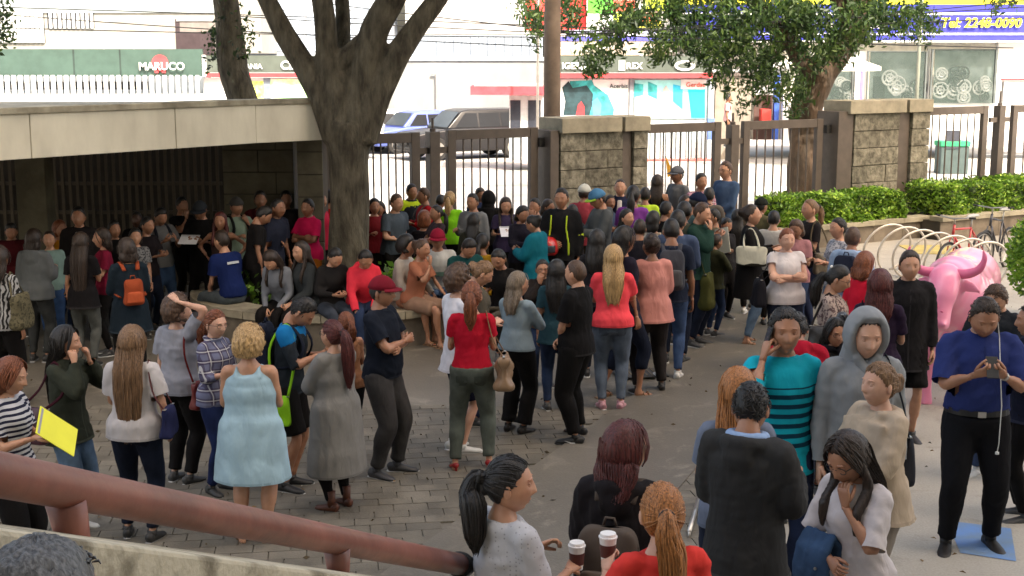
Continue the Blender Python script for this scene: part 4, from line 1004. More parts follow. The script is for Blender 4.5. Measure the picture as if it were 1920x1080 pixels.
def person(label, u, v, face=0, foot=None, h=1.65, Y=None, z0=0., sex='f', arms=('down', 'down'), legs='stand', lean=0, look=0, nod=0, twist=0, tilt=0, build=1.0, belly=0.,
           skin='m', hair=('long', 'dark'), top=('tee', (.5, .5, .5)), bot=('jeans', (.06, .09, .16)), shoes=('sneaker', (.05, .05, .05)), extra=(), group=None, lod=None, beard=False, seat=.45, acc=(), sx=0.):
    """one standing or seated figure; u, v is the top of the head in the photograph, foot the line its feet stand on"""
    fem = sex == 'f'; seated = legs in ('sit', 'sitl', 'sitx')
    # ---- skeleton in metres for a figure 1.70 tall
    pz = .93 if not seated else (seat + .105) / (h / 1.7)
    stride = {'stand': 0, 'step': .16, 'wide': .05, 'sit': 0, 'sitl': 0, 'sitx': 0, 'contra': .03}[legs]
    P = A3(sx, .0, pz - (.02 if legs == 'step' else 0)); lr = R(lean); tw = R(twist); rl = R(tilt)
    def spine(x, y, z):     # model point z above ground of a straight figure -> posed
        f = min(1, max(0, (z - .90) / .28)); f = f * f * (3 - 2 * f); a = lr * f
        M = rz(tw * f) @ rx(a) @ ry(rl * f); return P + M @ A3(x, y, z - .93)
    Mt = rz(tw) @ rx(lr) @ ry(rl)
    bw = build; sw = (.142 if fem else .166) * (1 + (bw - 1) * .5)
    sh = [spine(s * sw, .012, 1.395) for s in (-1, 1)]     # index 0 right (-x), 1 left
    Rh = rz(tw + R(look)) @ ry(rl * .5) @ rx(lr * .35 + R(nod)) * (1.09 if fem else 1.07)
    pivot = spine(0, .008, 1.485); hc = pivot + Rh @ A3(0, -.022, .098)
    toph = hc[2] + max((Rh @ A3(0, y, z))[2] for y, z in ((0, .125), (.06, .1), (-.05, .105), (.085, .07)))
    # ---- place it
    d = ray(u, v); tan_ = -d.z / d.y
    if foot is not None: Yp = at_z(960, foot, z0).y; s = (CAM_H + d.z / d.y * Yp - z0) / toph
    elif Y is not None: Yp = Y; s = (CAM_H + d.z / d.y * Yp - z0) / toph
    else: s = h / 1.7; Yp = (CAM_H - z0 - toph * s) / tan_
    if seated: s = h / 1.7
    if label.startswith(('person with short grey', 'pedestrian')): s = h / 1.7
    if not .84 < s * 1.7 / 1.66 < 1.14: print('SCALE', round(s, 2), round(s * 1.7, 2), label[:50], round(Yp, 1))
    pos = Vector((d.x / d.y * Yp, Yp, z0)); fa = R(face)
    hoff = rz(fa) @ (hc * s); pos.x -= hoff[0]; pos.y -= hoff[1] * .0
    root = empty('person', pos, fa, label, 'person', group)
    root.scale = (s, s, s)
    if lod is None: lod = 0 if Yp < 11.6 else (1 if Yp < 15.5 else 2)
    vox = (.0150, .020, .027)[lod]; voxb = (.021, .028, .034)[lod]; voxt = (.019, .027, .036)[lod]; sd = len(PEOPLE) * 1.7
    ns = 18
    tk, tc_ = top[0], top[1]; topt = dict(top[2]) if len(top) > 2 and isinstance(top[2], dict) else {}
    bk, bc = bot[0], bot[1]; bott = dict(bot[2]) if len(bot) > 2 else {}
    SL = {'tee': .38, 'long': 1, 'tank': 0, 'jacket': 1, 'hoodie': 1, 'coat': 1, 'dress': 0, 'vestdress': .0, 'shawl': 1, 'cardigan': 1, 'polo': .42, 'longdress': 1}.get(tk, .5)
    SL = topt.get('sleeve', SL)
    HEM = {'tee': .86, 'long': .86, 'tank': .88, 'jacket': .83, 'hoodie': .84, 'coat': .50, 'dress': .52, 'vestdress': .40, 'shawl': .80, 'cardigan': .62, 'polo': .85, 'longdress': .50}.get(tk, .86)
    HEM = topt.get('hem', HEM)
    ease = {'jacket': .020, 'hoodie': .021, 'coat': .020, 'shawl': .030, 'cardigan': .016, 'dress': .014, 'vestdress': .018, 'polo': .012}.get(tk, .008) + topt.get('ease', 0)
    # ---- legs
    hipw = .088 * (1 + (bw - 1) * .6); hp = [P + A3(s_ * hipw, 0, -.035) for s_ in (-1, 1)]
    if seated:
        kz = .50 if seat > .3 else .42
        sp = .10 if not fem else .07
        fwd = .43
        an = [A3(-sp - .02, -fwd - .02, .085), A3(sp + .02, -fwd - .02, .085)]
        if legs == 'sitl': an = [A3(-sp - .03, -fwd - .16, .085), A3(sp, -fwd + .06, .085)]
        an = [a_ + A3(0, P[1], 0) for a_ in an]
        an = [A3(a_[0], a_[1], .085) for a_ in an]
        pol = A3(0, -1, .9)
    else:
        wd = .095 if legs != 'wide' else .15
        an = [A3(-wd, .02 - stride, .085), A3(wd, .02 + stride, .085)]
        if legs == 'contra': an = [A3(-.10, .02, .085), A3(.13, -.07, .085)]
        pol = A3(0, -1, 0)
    kn = []; 
    for i in (0, 1):
        lpol = pol + A3((-1, 1)[i] * (.12 if not seated else .1), 0, 0)
        k_, t_ = ik(hp[i], an[i], .425, .415, lpol); kn.append(k_); an[i] = t_
    # ---- arms
    el, wr, curls = [], [], []
    for i, s_ in enumerate((-1, 1)):
        q = arms[i]
        if isinstance(q, str): off, pole, cu = ARM[q]
        else: off, pole, cu = q
        off = A3(off[0] * s_, off[1], off[2]); pole = A3(pole[0] * s_, pole[1], pole[2])
        if q in ('down', 'loose', 'pocket', 'thumb'): Ma = rz(tw)
        else: Ma = Mt
        if q == 'cross' and i == 1: off = off + A3(0, .03, -.045)
        if q in ('ear', 'head', 'face'): off = off + A3(s_ * -.0, 0, 0)
        tgt = sh[i] + Ma @ off
        if q in ('ear',): tgt = hc + Rh @ A3(s_ * .125, -.085, -.125)
        if q in ('face',): tgt = hc + Rh @ A3(s_ * .045, -.15, -.15)
        if q in ('head',): tgt = hc + Rh @ A3(s_ * .10, .03, .10)
        e_, t_ = ik(sh[i], tgt, .285, .250, Ma @ pole); el.append(e_); wr.append(t_); curls.append(cu)
    # ---- fused body under the clothes
    fat = max(0, bw - 1); cov = .84
    def tor(z, w, d, y=0., k=1., e_=0.): return (spine(0, y, z), (w * k + e_, d * k + e_))
    if fem: prof = [(.83, .13, .10, .01), (.90, .172, .118, .012), (.97, .172, .118, .012), (1.06, .138, .100, .0), (1.13, .130, .097, -.004), (1.21, .142, .110, -.01), (1.28, .147, .125, -.016), (1.34, .142, .105, -.004), (1.40, .108, .078, .012), (1.445, .068, .060, .015)]
    else: prof = [(.83, .125, .10, .008), (.90, .160, .115, .006), (.97, .160, .112, .0), (1.06, .150, .106, -.004), (1.13, .150, .106, -.006), (1.21, .160, .114, -.006), (1.28, .170, .120, -.006), (1.35, .163, .112, .0), (1.41, .118, .084, .012), (1.455, .074, .064, .015)]
    def bprof(e_, k=1., z_lo=0, z_hi=9):
        pts, rr = [], []
        for z, w_, d_, y_ in prof:
            if z < z_lo or z > z_hi: continue
            wk = 1 + fat * (1.05 if z < 1.25 else .55); bl = belly * math.exp(-((z - 1.06) / .13) ** 2)
            p, r_ = tor(z, w_ * wk, d_ * wk + bl * .5, y_ - bl * .5, k, e_); pts.append(p); rr.append(r_)
        return pts, rr
    sk = Skin(); p_, r_ = bprof(0, cov if tk != 'tank' else .93); p_.append(spine(0, .010, 1.50)); r_.append((.055, .055) if not fem else (.048, .048)); p_.append(hc + Rh @ A3(0, .012, -.045)); r_.append((.054, .056) if not fem else (.046, .05))
    r_[-3] = tuple(x / cov for x in r_[-3]) if tk != 'tank' else r_[-3]
    Q, S = dense(p_, r_, 3); sk.lo(Q, S, 20, up=tuple(rz(tw) @ A3(0, -1, 0)))
    ar = (1 + fat * .75) * (.97 if not fem else .84)
    for i in (0, 1):
        c1 = cov if SL > .2 else 1; c2 = cov if SL > .8 else 1
        Q, S = dense([spine((-1, 1)[i] * sw * .55, .012, 1.38), sh[i], sh[i] * .6 + el[i] * .4, el[i], el[i] * .72 + wr[i] * .28, wr[i] * .9 + el[i] * .1, wr[i] + unit(wr[i] - el[i]) * .02],
                     [.045 * c1 * ar, .053 * c1 * ar, .045 * c1 * ar, .036 * c2 * ar, .039 * c2 * ar, .0245 * max(1, ar * .9), .023], 3); sk.lo(Q, S, 12)
        lg = (1 + fat * .8); c3 = cov if bk not in ('bare', 'shorts', 'skirt') else (cov if bk == 'shorts' else 1); c4 = cov if bk not in ('bare', 'shorts', 'skirt', 'capri') else 1
        th_ = kn[i] - hp[i]
        Q, S = dense([hp[i] - th_ * .1, hp[i] + th_ * .15, hp[i] + th_ * .55, kn[i], kn[i] * .7 + an[i] * .3 + A3(0, .012, 0), kn[i] * .25 + an[i] * .75, an[i], an[i] - A3(0, 0, .03)],
                     [.08 * c3 * lg, .084 * c3 * lg, .071 * c3 * lg, .053 * c3 * lg, .053 * c4 * lg, .036 * c4, .033, .034], 3); sk.lo(Q, S, 14)
        out_a = R(12) * (-1, 1)[i] * -1
        fd = rz(-out_a if False else (R(-14) if i == 0 else R(14))) @ A3(0, -1, 0)
        a0 = A3(an[i][0], an[i][1], .035)
        if shoes[0] in ('sandal', 'heel'): sk.lo([a0 - fd * .05, a0, a0 + fd * .07 - A3(0, 0, .008), a0 + fd * .15 - A3(0, 0, .018), a0 + fd * .175 - A3(0, 0, .02)], [(.026, .03), (.032, .034), (.04, .026), (.04, .014), (.02, .008)], 12, up=(0, 0, 1))
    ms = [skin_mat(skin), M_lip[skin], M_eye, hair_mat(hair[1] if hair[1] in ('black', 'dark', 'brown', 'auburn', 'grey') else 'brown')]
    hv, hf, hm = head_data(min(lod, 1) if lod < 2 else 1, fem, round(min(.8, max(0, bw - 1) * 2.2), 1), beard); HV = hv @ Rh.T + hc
    # hands
    xv, xf, xm = [HV], list(hf), list(hm); n = len(HV)
    for i in (0, 1):
        dr = unit(wr[i] - el[i]); inw = A3((1, -1)[i], 0, 0); q = arms[i]
        if q in ('down', 'loose', 'pocket', 'hip', 'behind', 'thumb'): up_ = -(rz(tw) @ inw)      # palm (-z of hand) faces the body
        elif q in ('ear', 'head'): up_ = -unit(hc - wr[i]); dr = unit(dr * .5 + unit(hc + A3(0, 0, .08) - wr[i]) * .4 + A3(0, 0, .4))
        elif q in ('face',): up_ = -unit(hc - wr[i]); dr = unit(A3(0, 0, 1) + dr * .4)
        elif q in ('phone', 'read', 'cup'): up_ = -unit(A3(0, .4, 1) + inw * .7)
        elif q in ('cross', 'crossu', 'belly', 'tummy', 'strap', 'clasp'): up_ = A3(0, -1, .2)
        else: up_ = A3(0, 0, 1) - inw * .6
        up_ = unit(up_ - dr * np.dot(up_, dr)); sd_ = np.cross(up_, dr)
        v_, f_ = hand_data(curls[i], .12, 0 if lod < 2 else 1)
        v_ = v_.copy(); flip = False
        th_dir = A3(0, -1, .4) if q not in ('phone', 'read', 'cup') else A3(0, -.2, 1)
        if q in ('cross', 'crossu', 'belly', 'face', 'tummy', 'clasp', 'ear'): th_dir = A3(0, 0, 1) if q != 'ear' else A3(0, -1, 0)
        if np.dot(sd_, th_dir) < 0: v_[:, 1] *= -1; flip = True
        Mh = np.stack([dr, sd_, up_], 1); k_ = 1.0 if not fem else .9
        W = (v_ * k_) @ Mh.T + wr[i] + dr * .012
        xv.append(W); ff = [tuple(k + n for k in (t_[::-1] if flip else t_)) for t_ in f_]; xf += ff; xm += [0] * len(ff); n += len(W)
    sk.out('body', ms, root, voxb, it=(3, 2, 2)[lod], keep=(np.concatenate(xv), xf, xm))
    # ---- trousers
    uptw = tuple(rz(tw * .3) @ A3(0, -1, 0))
    if bk != 'bare':
        b = Skin(); e_ = .010 + bott.get('ease', 0) if bk not in ('trousers', 'shorts', 'baggy') else .019 + bott.get('ease', 0)
        if bk == 'leggings': e_ = .004
        pts, rr = bprof(min(e_, ease - .008) if HEM < .93 else e_, 1, .8, 1.0); 
        if bk == 'skirt':
            zl = bott.get('hem', .5); pts, rr = bprof(.012, 1, .89, 1.0); zz = [zl, (zl + .88) / 2]
            pts = [P + A3(0, 0, z - .93) for z in zz] + pts; rr = [(.19 * (1 + fat), .15 * (1 + fat))] + [(.185 * (1 + fat), .14 * (1 + fat))] + rr
            b.lo(*dense(pts, rr, 3), 20, up=uptw)
        else:
            Q, S = dense(pts, rr, 3); b.lo(Q, S, 20, up=uptw)
            for i in (0, 1):
                th_ = kn[i] - hp[i]; lg = 1 + fat * .8; sh_ = an[i] - kn[i]; w1 = bott.get('flare', 0)
                end = {'shorts': None, 'capri': .52}.get(bk, .93)
                pl = [hp[i] - th_ * .08, hp[i] + th_ * .15, hp[i] + th_ * .55]; rl_ = [.086 * lg + e_, .088 * lg + e_, .074 * lg + e_]
                if bk == 'shorts': pl.append(hp[i] + th_ * .90); rl_.append(.080 * lg + e_)
                else:
                    pl += [kn[i], kn[i] + sh_ * .32 + A3(0, .010, 0)]; rl_ += [.057 * lg + e_, .054 * lg + e_ + w1 * .3]
                    if bk != 'capri': pl += [kn[i] + sh_ * .72, kn[i] + sh_ * end]; rl_ += [.042 + e_ + w1 * .7, .038 + e_ * 1.3 + w1]
                    else: pl += [kn[i] + sh_ * .5]; rl_ += [.052 + e_]
                b.lo(*dense(pl, rl_, 3), 14)
        kind = {'jeans': 'denim', 'capri': 'denim'}.get(bk, 'plain')
        bo_ = b.out({'skirt': 'skirt', 'shorts': 'shorts', 'leggings': 'leggings'}.get(bk, 'trousers'), cloth(tuple(bc), kind), root, voxt, fold=.0055 if bk != 'leggings' else .002, seed=sd + 3, it=2)
    # ---- upper garment
    g = Skin(); ztop = 1.40 if tk in ('tank', 'dress', 'vestdress') and SL == 0 and not topt.get('shoulder') else 1.45
    pts, rr = bprof(ease, 1, max(HEM, .84) - .001, 1.46)
    if ztop < 1.42: pts, rr = pts[:-1], rr[:-1]; rr[-1] = (rr[-1][0] * .80, rr[-1][1] * 1.05)
    else: rr[-1] = (rr[-1][0] * .94, rr[-1][1] * 1.0)
    if HEM < .84 and not seated:
        fl = topt.get('flare', .03); nn = max(2, int((.84 - HEM) / .1)); w0, d0 = prof[1][1] * (1 + fat * 1.15) + ease, prof[1][2] * (1 + fat * 1.15) + ease
        ex = [(P + A3(0, .008, z - .93), (w0 + fl * (.84 - z) / (.84 - HEM + .01), d0 + .008 + fl * (.84 - z) / (.84 - HEM + .01))) for z in np.linspace(HEM, .82, nn)]
        if bk not in ('bare',) or True: ex = [(p, (r_[0], max(r_[1], .115))) for p, r_ in ex]
        keep_ = [(p, r_) for p, r_ in zip(pts, rr) if True][1:] if pts and HEM < .83 else list(zip(pts, rr)); pts = [p for p, _ in ex] + [p for p, _ in keep_]; rr = [r_ for _, r_ in ex] + [r_ for _, r_ in keep_]
    elif not seated:
        p, r_ = tor(HEM, prof[1][1] * (1 + fat * 1.15), prof[1][2] * (1 + fat * 1.15), .008, 1, ease + topt.get('flare', .0)); pts = [p] + [q for q in pts[1:]]; rr = [r_] + rr[1:]
    rr = [(a_ + .010 * (k_ < 2), b_ + .012 * (k_ < 2)) if HEM < .93 else (a_, b_) for k_, (a_, b_) in enumerate(rr)]; cuts = []
    if not seated: cuts.append((pts[0].copy(), A3(0, 0, -1), .08, (rr[0][0] + .035, rr[0][1] + .05))); pts = [pts[0] - A3(0, 0, .045)] + pts; rr = [rr[0]] + rr
    Q, S = dense(pts, rr, 3); g.lo(Q, S, 22, up=tuple(rz(tw) @ A3(0, -1, 0)))
    if seated and HEM < .8:
        for i in (0, 1): th_ = kn[i] - hp[i]; g.lo(*dense([hp[i] - th_ * .1, hp[i] + th_ * .4, hp[i] + th_ * .8], [.10 * (1 + fat), .098, .085], 3), 14)
        g.lo([P + A3(0, -.02, -.03), P + A3(0, -.30, -.02)], [(.15, .07), (.14, .07)], 14, up=(0, 0, 1))
    if ztop < 1.42:   # shoulder straps
        for s_ in (-1, 1): g.lo([spine(s_ * .085, -.085 * (1 + fat), 1.36), spine(s_ * .088, -.03, 1.432), spine(s_ * .088, .05, 1.432), spine(s_ * .085, .09 * (1 + fat * .6), 1.36)], [(.022, .010)] * 4, 8)
    sl_e = ease + topt.get('sleeve_ease', .002)
    for i in (0, 1):
        if SL <= 0: continue
        pl = [spine((-1, 1)[i] * sw * .45, .012, 1.385), sh[i]]; rl_ = [.052 * ar + ease * .5, .057 * ar + ease * .6]
        tot = .285 + .25; L_ = SL * tot
        if L_ > .285: pl += [sh[i] * .5 + el[i] * .5, el[i]]; rl_ += [.050 * ar + sl_e, .043 * ar + sl_e]; f = (L_ - .285) / .25 * .97; pl += [el[i] * (1 - f * .5) + wr[i] * f * .5, el[i] * (1 - f) + wr[i] * f]; rl_ += [.041 * ar + sl_e, (.041 * (1 - f) + .028 * f) * ar + sl_e]
        else: f = L_ / .285; pl += [sh[i] * (1 - f / 2) + el[i] * f / 2, sh[i] * (1 - f) + el[i] * f]; rl_ += [.053 * ar + sl_e + .003, .050 * ar + sl_e + .006]
        if not seated or True: dn = unit(pl[-1] - pl[-2]); cuts.append((pl[-1].copy(), dn, rl_[-1] + .012, ('arm', P, prof[6][1] * (1 + fat * .8) + ease + .004, prof[6][2] * (1 + fat * .8) + ease + .006))); pl.append(pl[-1] + dn * .035); rl_.append(rl_[-1])
        Q, S = dense(pl, rl_, 3); g.lo(Q, S, 14)
    if tk in ('polo', 'jacket', 'coat') or topt.get('collar'):
        cz = 1.452; c_ = [spine(.068 * math.sin(a), .018 - .062 * math.cos(a), cz + .012 - .012 * math.cos(a)) for a in np.linspace(-2.9, 2.9, 13)]; g.lo(c_, [(.016, .024)] * 13, 8)
    if tk == 'hoodie' and not topt.get('up'):
        c_ = [spine(.095 * math.sin(a), .03 + .085 * -math.cos(a) * (1 if abs(a) > 1.5 else .6), 1.43 - .01 * math.cos(a)) for a in np.linspace(-2.6 + PI, 2.6 + PI, 1 + 14)]
        c_ = [spine(.10 * math.sin(a), .025 + .085 * math.cos(a), 1.425 + .012 * math.cos(a)) for a in np.linspace(-2.35, 2.35, 15)]
        g.lo(c_, [.024 + .024 * math.cos(k / 14 * PI - PI / 2) for k in range(15)], 10); g.ball(spine(0, .125, 1.37), (.085, .038, .075))
    if tk == 'hoodie' and topt.get('up'):
        pass
    if tk == 'shawl':
        g.lo([spine(-.10, -.11, 1.40), spine(-.06, -.15, 1.25), spine(.02, -.17, 1.08)], [(.09, .03), (.10, .03), (.09, .025)], 10); g.lo([spine(.10, -.10, 1.40), spine(.10, -.14, 1.2), spine(.08, -.15, 1.02)], [(.09, .03)] * 3, 10)
        g.lo([spine(.12 * math.sin(a), .01 + .09 * math.cos(a), 1.43) for a in np.linspace(-2.6, 2.6, 11)], [.036] * 11, 10)
    nm = {'tee': 'shirt', 'long': 'sweater', 'tank': 'top', 'dress': 'dress', 'vestdress': 'dress', 'hoodie': 'hoodie'}.get(tk, tk)
    kind = topt.get('kind', 'plain'); c2 = topt.get('c2'); kw = {k: topt[k] for k in ('freq', 'th') if k in topt}
    if c2: kw['c2'] = tuple(c2)
    go = g.out(nm, cloth(tuple(tc_), kind, **kw), root, vox, fold=topt.get('fold', .0085) * (1.25 if lod == 0 else 1), seed=sd, it=2, cuts=cuts)
    if topt.get('yoke'):   # second colour over the shoulders as a part of its own
        yk = Skin(); yk.lo(*dense([spine(0, .0, 1.335), spine(0, .004, 1.38), spine(0, .014, 1.42), spine(0, .016, 1.455)], [(.172 + ease, .122 + ease), (.160 + ease, .108 + ease), (.125 + ease, .09 + ease), (.078, .07)], 3), 20, up=tuple(rz(tw) @ A3(0, -1, 0)))
        for i in (0, 1): yk.lo(*dense([spine((-1, 1)[i] * sw * .5, .012, 1.395), sh[i], sh[i] * .62 + el[i] * .38], [.060, .066 + ease, .058 + ease], 3), 14)
        yk.out('shoulder_panel', cloth(tuple(topt['yoke'])), root, vox, fold=.003, seed=sd)
    if topt.get('piping'):
        q = Skin()
        for s_ in (-1, 1): q.lo([spine(s_ * .10, -.10 - ease, 1.40), spine(s_ * .10, -.135 - ease, 1.25), spine(s_ * .13, -.125 - ease, 1.05), spine(s_ * .13, -.125 - ease, .9)], [(.016, .01)] * 4, 8); q.lo([spine(s_ * .10, .10 + ease, 1.38), spine(s_ * .13, .128 + ease, 1.2), spine(s_ * .13, .128 + ease, .92)], [(.016, .01)] * 3, 8)
        for i in (0, 1): q.lo([el[i] + A3(0, -.01, .06), el[i] - A3(0, -.01, 0)], .063, 10)
        q.out('reflective_stripe', cloth(tuple(topt['piping'])), root, .012)
    if topt.get('inner'):   # shirt seen in the open front of a jacket
        q = Skin(); q.lo([spine(0, -.108 - ease, 1.42), spine(0, -.128 - ease - belly * .5, 1.28), spine(0, -.118 - ease - belly * .9, 1.05), spine(0, -.115 - ease - belly * .3, .88)], [(.035, .016), (.045, .016), (.05, .016), (.05, .016)], 10, up=(0, -1, 0)); q.out('inner_shirt', cloth(tuple(topt['inner'])), root, .011, fold=.002)
    if topt.get('print_'):
        c_, (x0, z0_, x1, z1_), back = topt['print_']; m = MB(); yy = (1 if back else -1); k_ = 9
        V = [spine(x0 + (x1 - x0) * i / k_, yy * (math.sqrt(max(.05, 1 - ((x0 + (x1 - x0) * i / k_) / (prof[6][1] + ease + .012)) ** 2)) * (prof[6][2] + ease + .016)), z) for z in (z0_, z1_) for i in range(k_ + 1)]
        m.add(V, [(i, i + 1, k_ + 2 + i, k_ + 1 + i) for i in range(k_)]); m.build('print', cloth(tuple(c_)), root)
    # ---- shoes
    for i in (0, 1):
        a = R(-14) if i == 0 else R(14); fd = rz(a) @ A3(0, -1, 0); a0 = A3(an[i][0], an[i][1], 0); k_ = .93 if fem else 1.05
        sk_, scol = shoes[0], tuple(shoes[1]); sole = tuple(shoes[2]) if len(shoes) > 2 else (.5, .5, .48)
        m = MB()
        if sk_ in ('sneaker', 'shoe', 'boot'):
            m.tube([a0 + fd * y * k_ + A3(0, 0, z) for y, z in ((-.075, .045), (-.06, .05), (-.02, .052), (.04, .044), (.10, .034), (.155, .028), (.178, .024))], [(.022, .030), (.034, .042), (.036, .046), (.041, .036), (.045, .026), (.036, .020), (.016, .010)], 14, up=(0, 0, 1))
            m.tube([a0 + A3(0, 0, .05), a0 + A3(0, 0, .105 if sk_ != 'boot' else .2)], [.037, .040], 12); m.build('shoe', pm('shoe_leather', scol, .5, .15, 10, .05), root, smooth=True)
            m = MB(); m.tube([a0 + fd * y * k_ + A3(0, 0, .0115) for y in (-.085, -.07, -.02, .05, .11, .16, .185)], [(.018, .011), (.036, .011), (.039, .011), (.045, .011), (.048, .011), (.038, .011), (.016, .011)], 14, up=(0, 0, 1))
            m.build('sole', pm('sole_rubber', sole, .6, .1, 10, .05), root, smooth=True)
            if len(shoes) > 3:    # white tick on the outer side, as in the picture
                sg = np.cross(fd, A3(0, 0, 1)) * (1 if i == 0 else -1)
                for sgn in (1, -1):
                    o_ = a0 + sg * sgn * .047 * 1.0; m = MB(); pts = [(.095, .052), (.03, .026), (-.005, .032), (.0, .042), (.03, .040)]
                    m.add([o_ + fd * x * k_ + A3(0, 0, z) for x, z in pts], [(0, 1, 2, 3, 4)]); m.build('logo_tick', M_ww, root)
        elif sk_ == 'heel':
            m.tube([a0 + fd * y + A3(0, 0, z) for y, z in ((-.058, .07), (-.03, .066), (.03, .042), (.09, .026), (.14, .022), (.165, .018))], [(.018, .022), (.031, .028), (.036, .022), (.042, .02), (.032, .016), (.01, .008)], 12, up=(0, 0, 1)); m.tube([a0 - fd * .045 + A3(0, 0, .06), a0 - fd * .052], [.012, .006], 8); m.build('shoe', pm('shoe_patent', scol, .3, .1, 10, 0), root, smooth=True)
        elif sk_ == 'sandal':
            m.tube([a0 + fd * y + A3(0, 0, .009) for y in (-.075, -.06, 0, .07, .14, .165)], [(.02, .008), (.034, .008), (.036, .008), (.044, .008), (.036, .008), (.015, .008)], 12, up=(0, 0, 1))
            for y, r_ in ((.10, .043), (.05, .041)): m.tube([a0 + fd * y + unit(np.cross(fd, A3(0, 0, 1))) * r_ * math.cos(t) + A3(0, 0, .012 + .042 * math.sin(t)) for t in np.linspace(0, PI, 8)], .007, 6)
            m.build('sandal', pm('sandal_leather', scol, .6, .15, 10, .05), root, smooth=True)
    # ---- hair
    hk, hcn = hair[0], hair[1]; hl = hair[2] if len(hair) > 2 else None
    H = lambda x, y, z: hc + Rh @ A3(x, y, z)
    def cap_shell(t_top=.012, t_side=.008, nape=-.075, line=.060, side=-.005, noise_=0., vol=0.):
        na, ne = (64, 52) if lod == 0 else ((40, 34) if lod == 1 else (26, 22))
        a, e = grid(na, ne); x, y, z = head_surf(a, e, False, fem); aa = np.abs(a)
        # hairline height by azimuth
        lim = np.interp(aa, [0, .55, .95, 1.25, 1.45, 1.62, 1.85, 2.2, PI], [line + .012, line + .008, line - .010, line - .036, side - .005, side + .012, -.035, nape, nape])
        lim = lim + .0035 * np.sin(a * 17 + sd) + .002 * np.sin(a * 41); k = np.clip((z - lim) / .010, 0, 1); k = k * k * (3 - 2 * k); thin = np.where(aa < 1.5, .30 + .70 * np.clip((z - lim) / .045, 0, 1), 1.)
        th_ = t_side + (t_top - t_side) * np.clip((z - .01) / .09, 0, 1) + vol * np.clip(y / .09 + .3, 0, 1)
        if noise_: th_ = th_ + noise_ * (np.sin(a * 9 + 3 * np.sin(e * 7 + sd)) * np.sin(e * 11 + 2 * np.sin(a * 5)) + .5 * np.sin(a * 19 + e * 13))
        else: th_ = th_ * (1 + .10 * np.sin(a * 31 + 2 * np.sin(e * 9 + sd)))
        off = k * th_ * thin - (1 - k) * .014
        r_ = np.sqrt(x * x + y * y + z * z) + 1e-9; f = 1 + off / r_
        V = np.stack([x * f, y * f, z * f], -1).reshape(-1, 3); return V, grid_faces(na, ne)
    hvx = (.0092, .0155, .022)[lod]
    def to_h(V): return np.asarray(V) @ Rh.T + hc
    def hairobj(sk_, amp=.004): return sk_.out('hair', hair_mat(hcn), root, hvx, groove=(hc, amp, sd), it=1)
    Rb = rz(tw + R(look) * .6)
    def strands(Q, S, up, n_):
        # loose locks lying over the mass of hair, ragged at the ends
        if not n_: return
        g_ = np.random.default_rng(int(sd * 7) + 3); m = MB(); cols = 48
        v_, _f = loft(Q, [(a_ * 1.0, b_ * 1.0) for a_, b_ in S], cols, up, cap=False); v_ = np.array(v_).reshape(len(Q), cols, 3); K = len(Q)
        for _ in range(n_):
            j = g_.integers(cols); s0 = g_.integers(0, max(1, K // 3)); s1 = K - 1 - g_.integers(0, 3); tw_ = g_.normal(0, 1.2); pts = []
            for k in range(s0, s1 + 1):
                jj = int(round(j + tw_ * (k - s0) / K)) % cols; c_ = np.array(Q[k]); pts.append(c_ + (v_[k][jj] - c_) * (1.02 + .03 * math.sin(k * .9 + j)) + g_.normal(0, .0012, 3))
            e_ = pts[-1] + (pts[-1] - pts[-2]) * g_.uniform(.3, 1.4) + g_.normal(0, .004, 3); pts.append(e_); w_ = g_.uniform(.0028, .0065)
            m.tube(pts, [(w_ * .5, .0012)] + [(w_, .0022)] * (len(pts) - 2) + [(.0012, .0008)], 4, cap=False)
        m.build('hair_locks', hair_mat(hcn), root, smooth=True)['kind'] = 'stuff'
    back = lambda x, z, o=0.: spine(x, .115 + fat * .07 + ease + o, z)     # a point behind the back
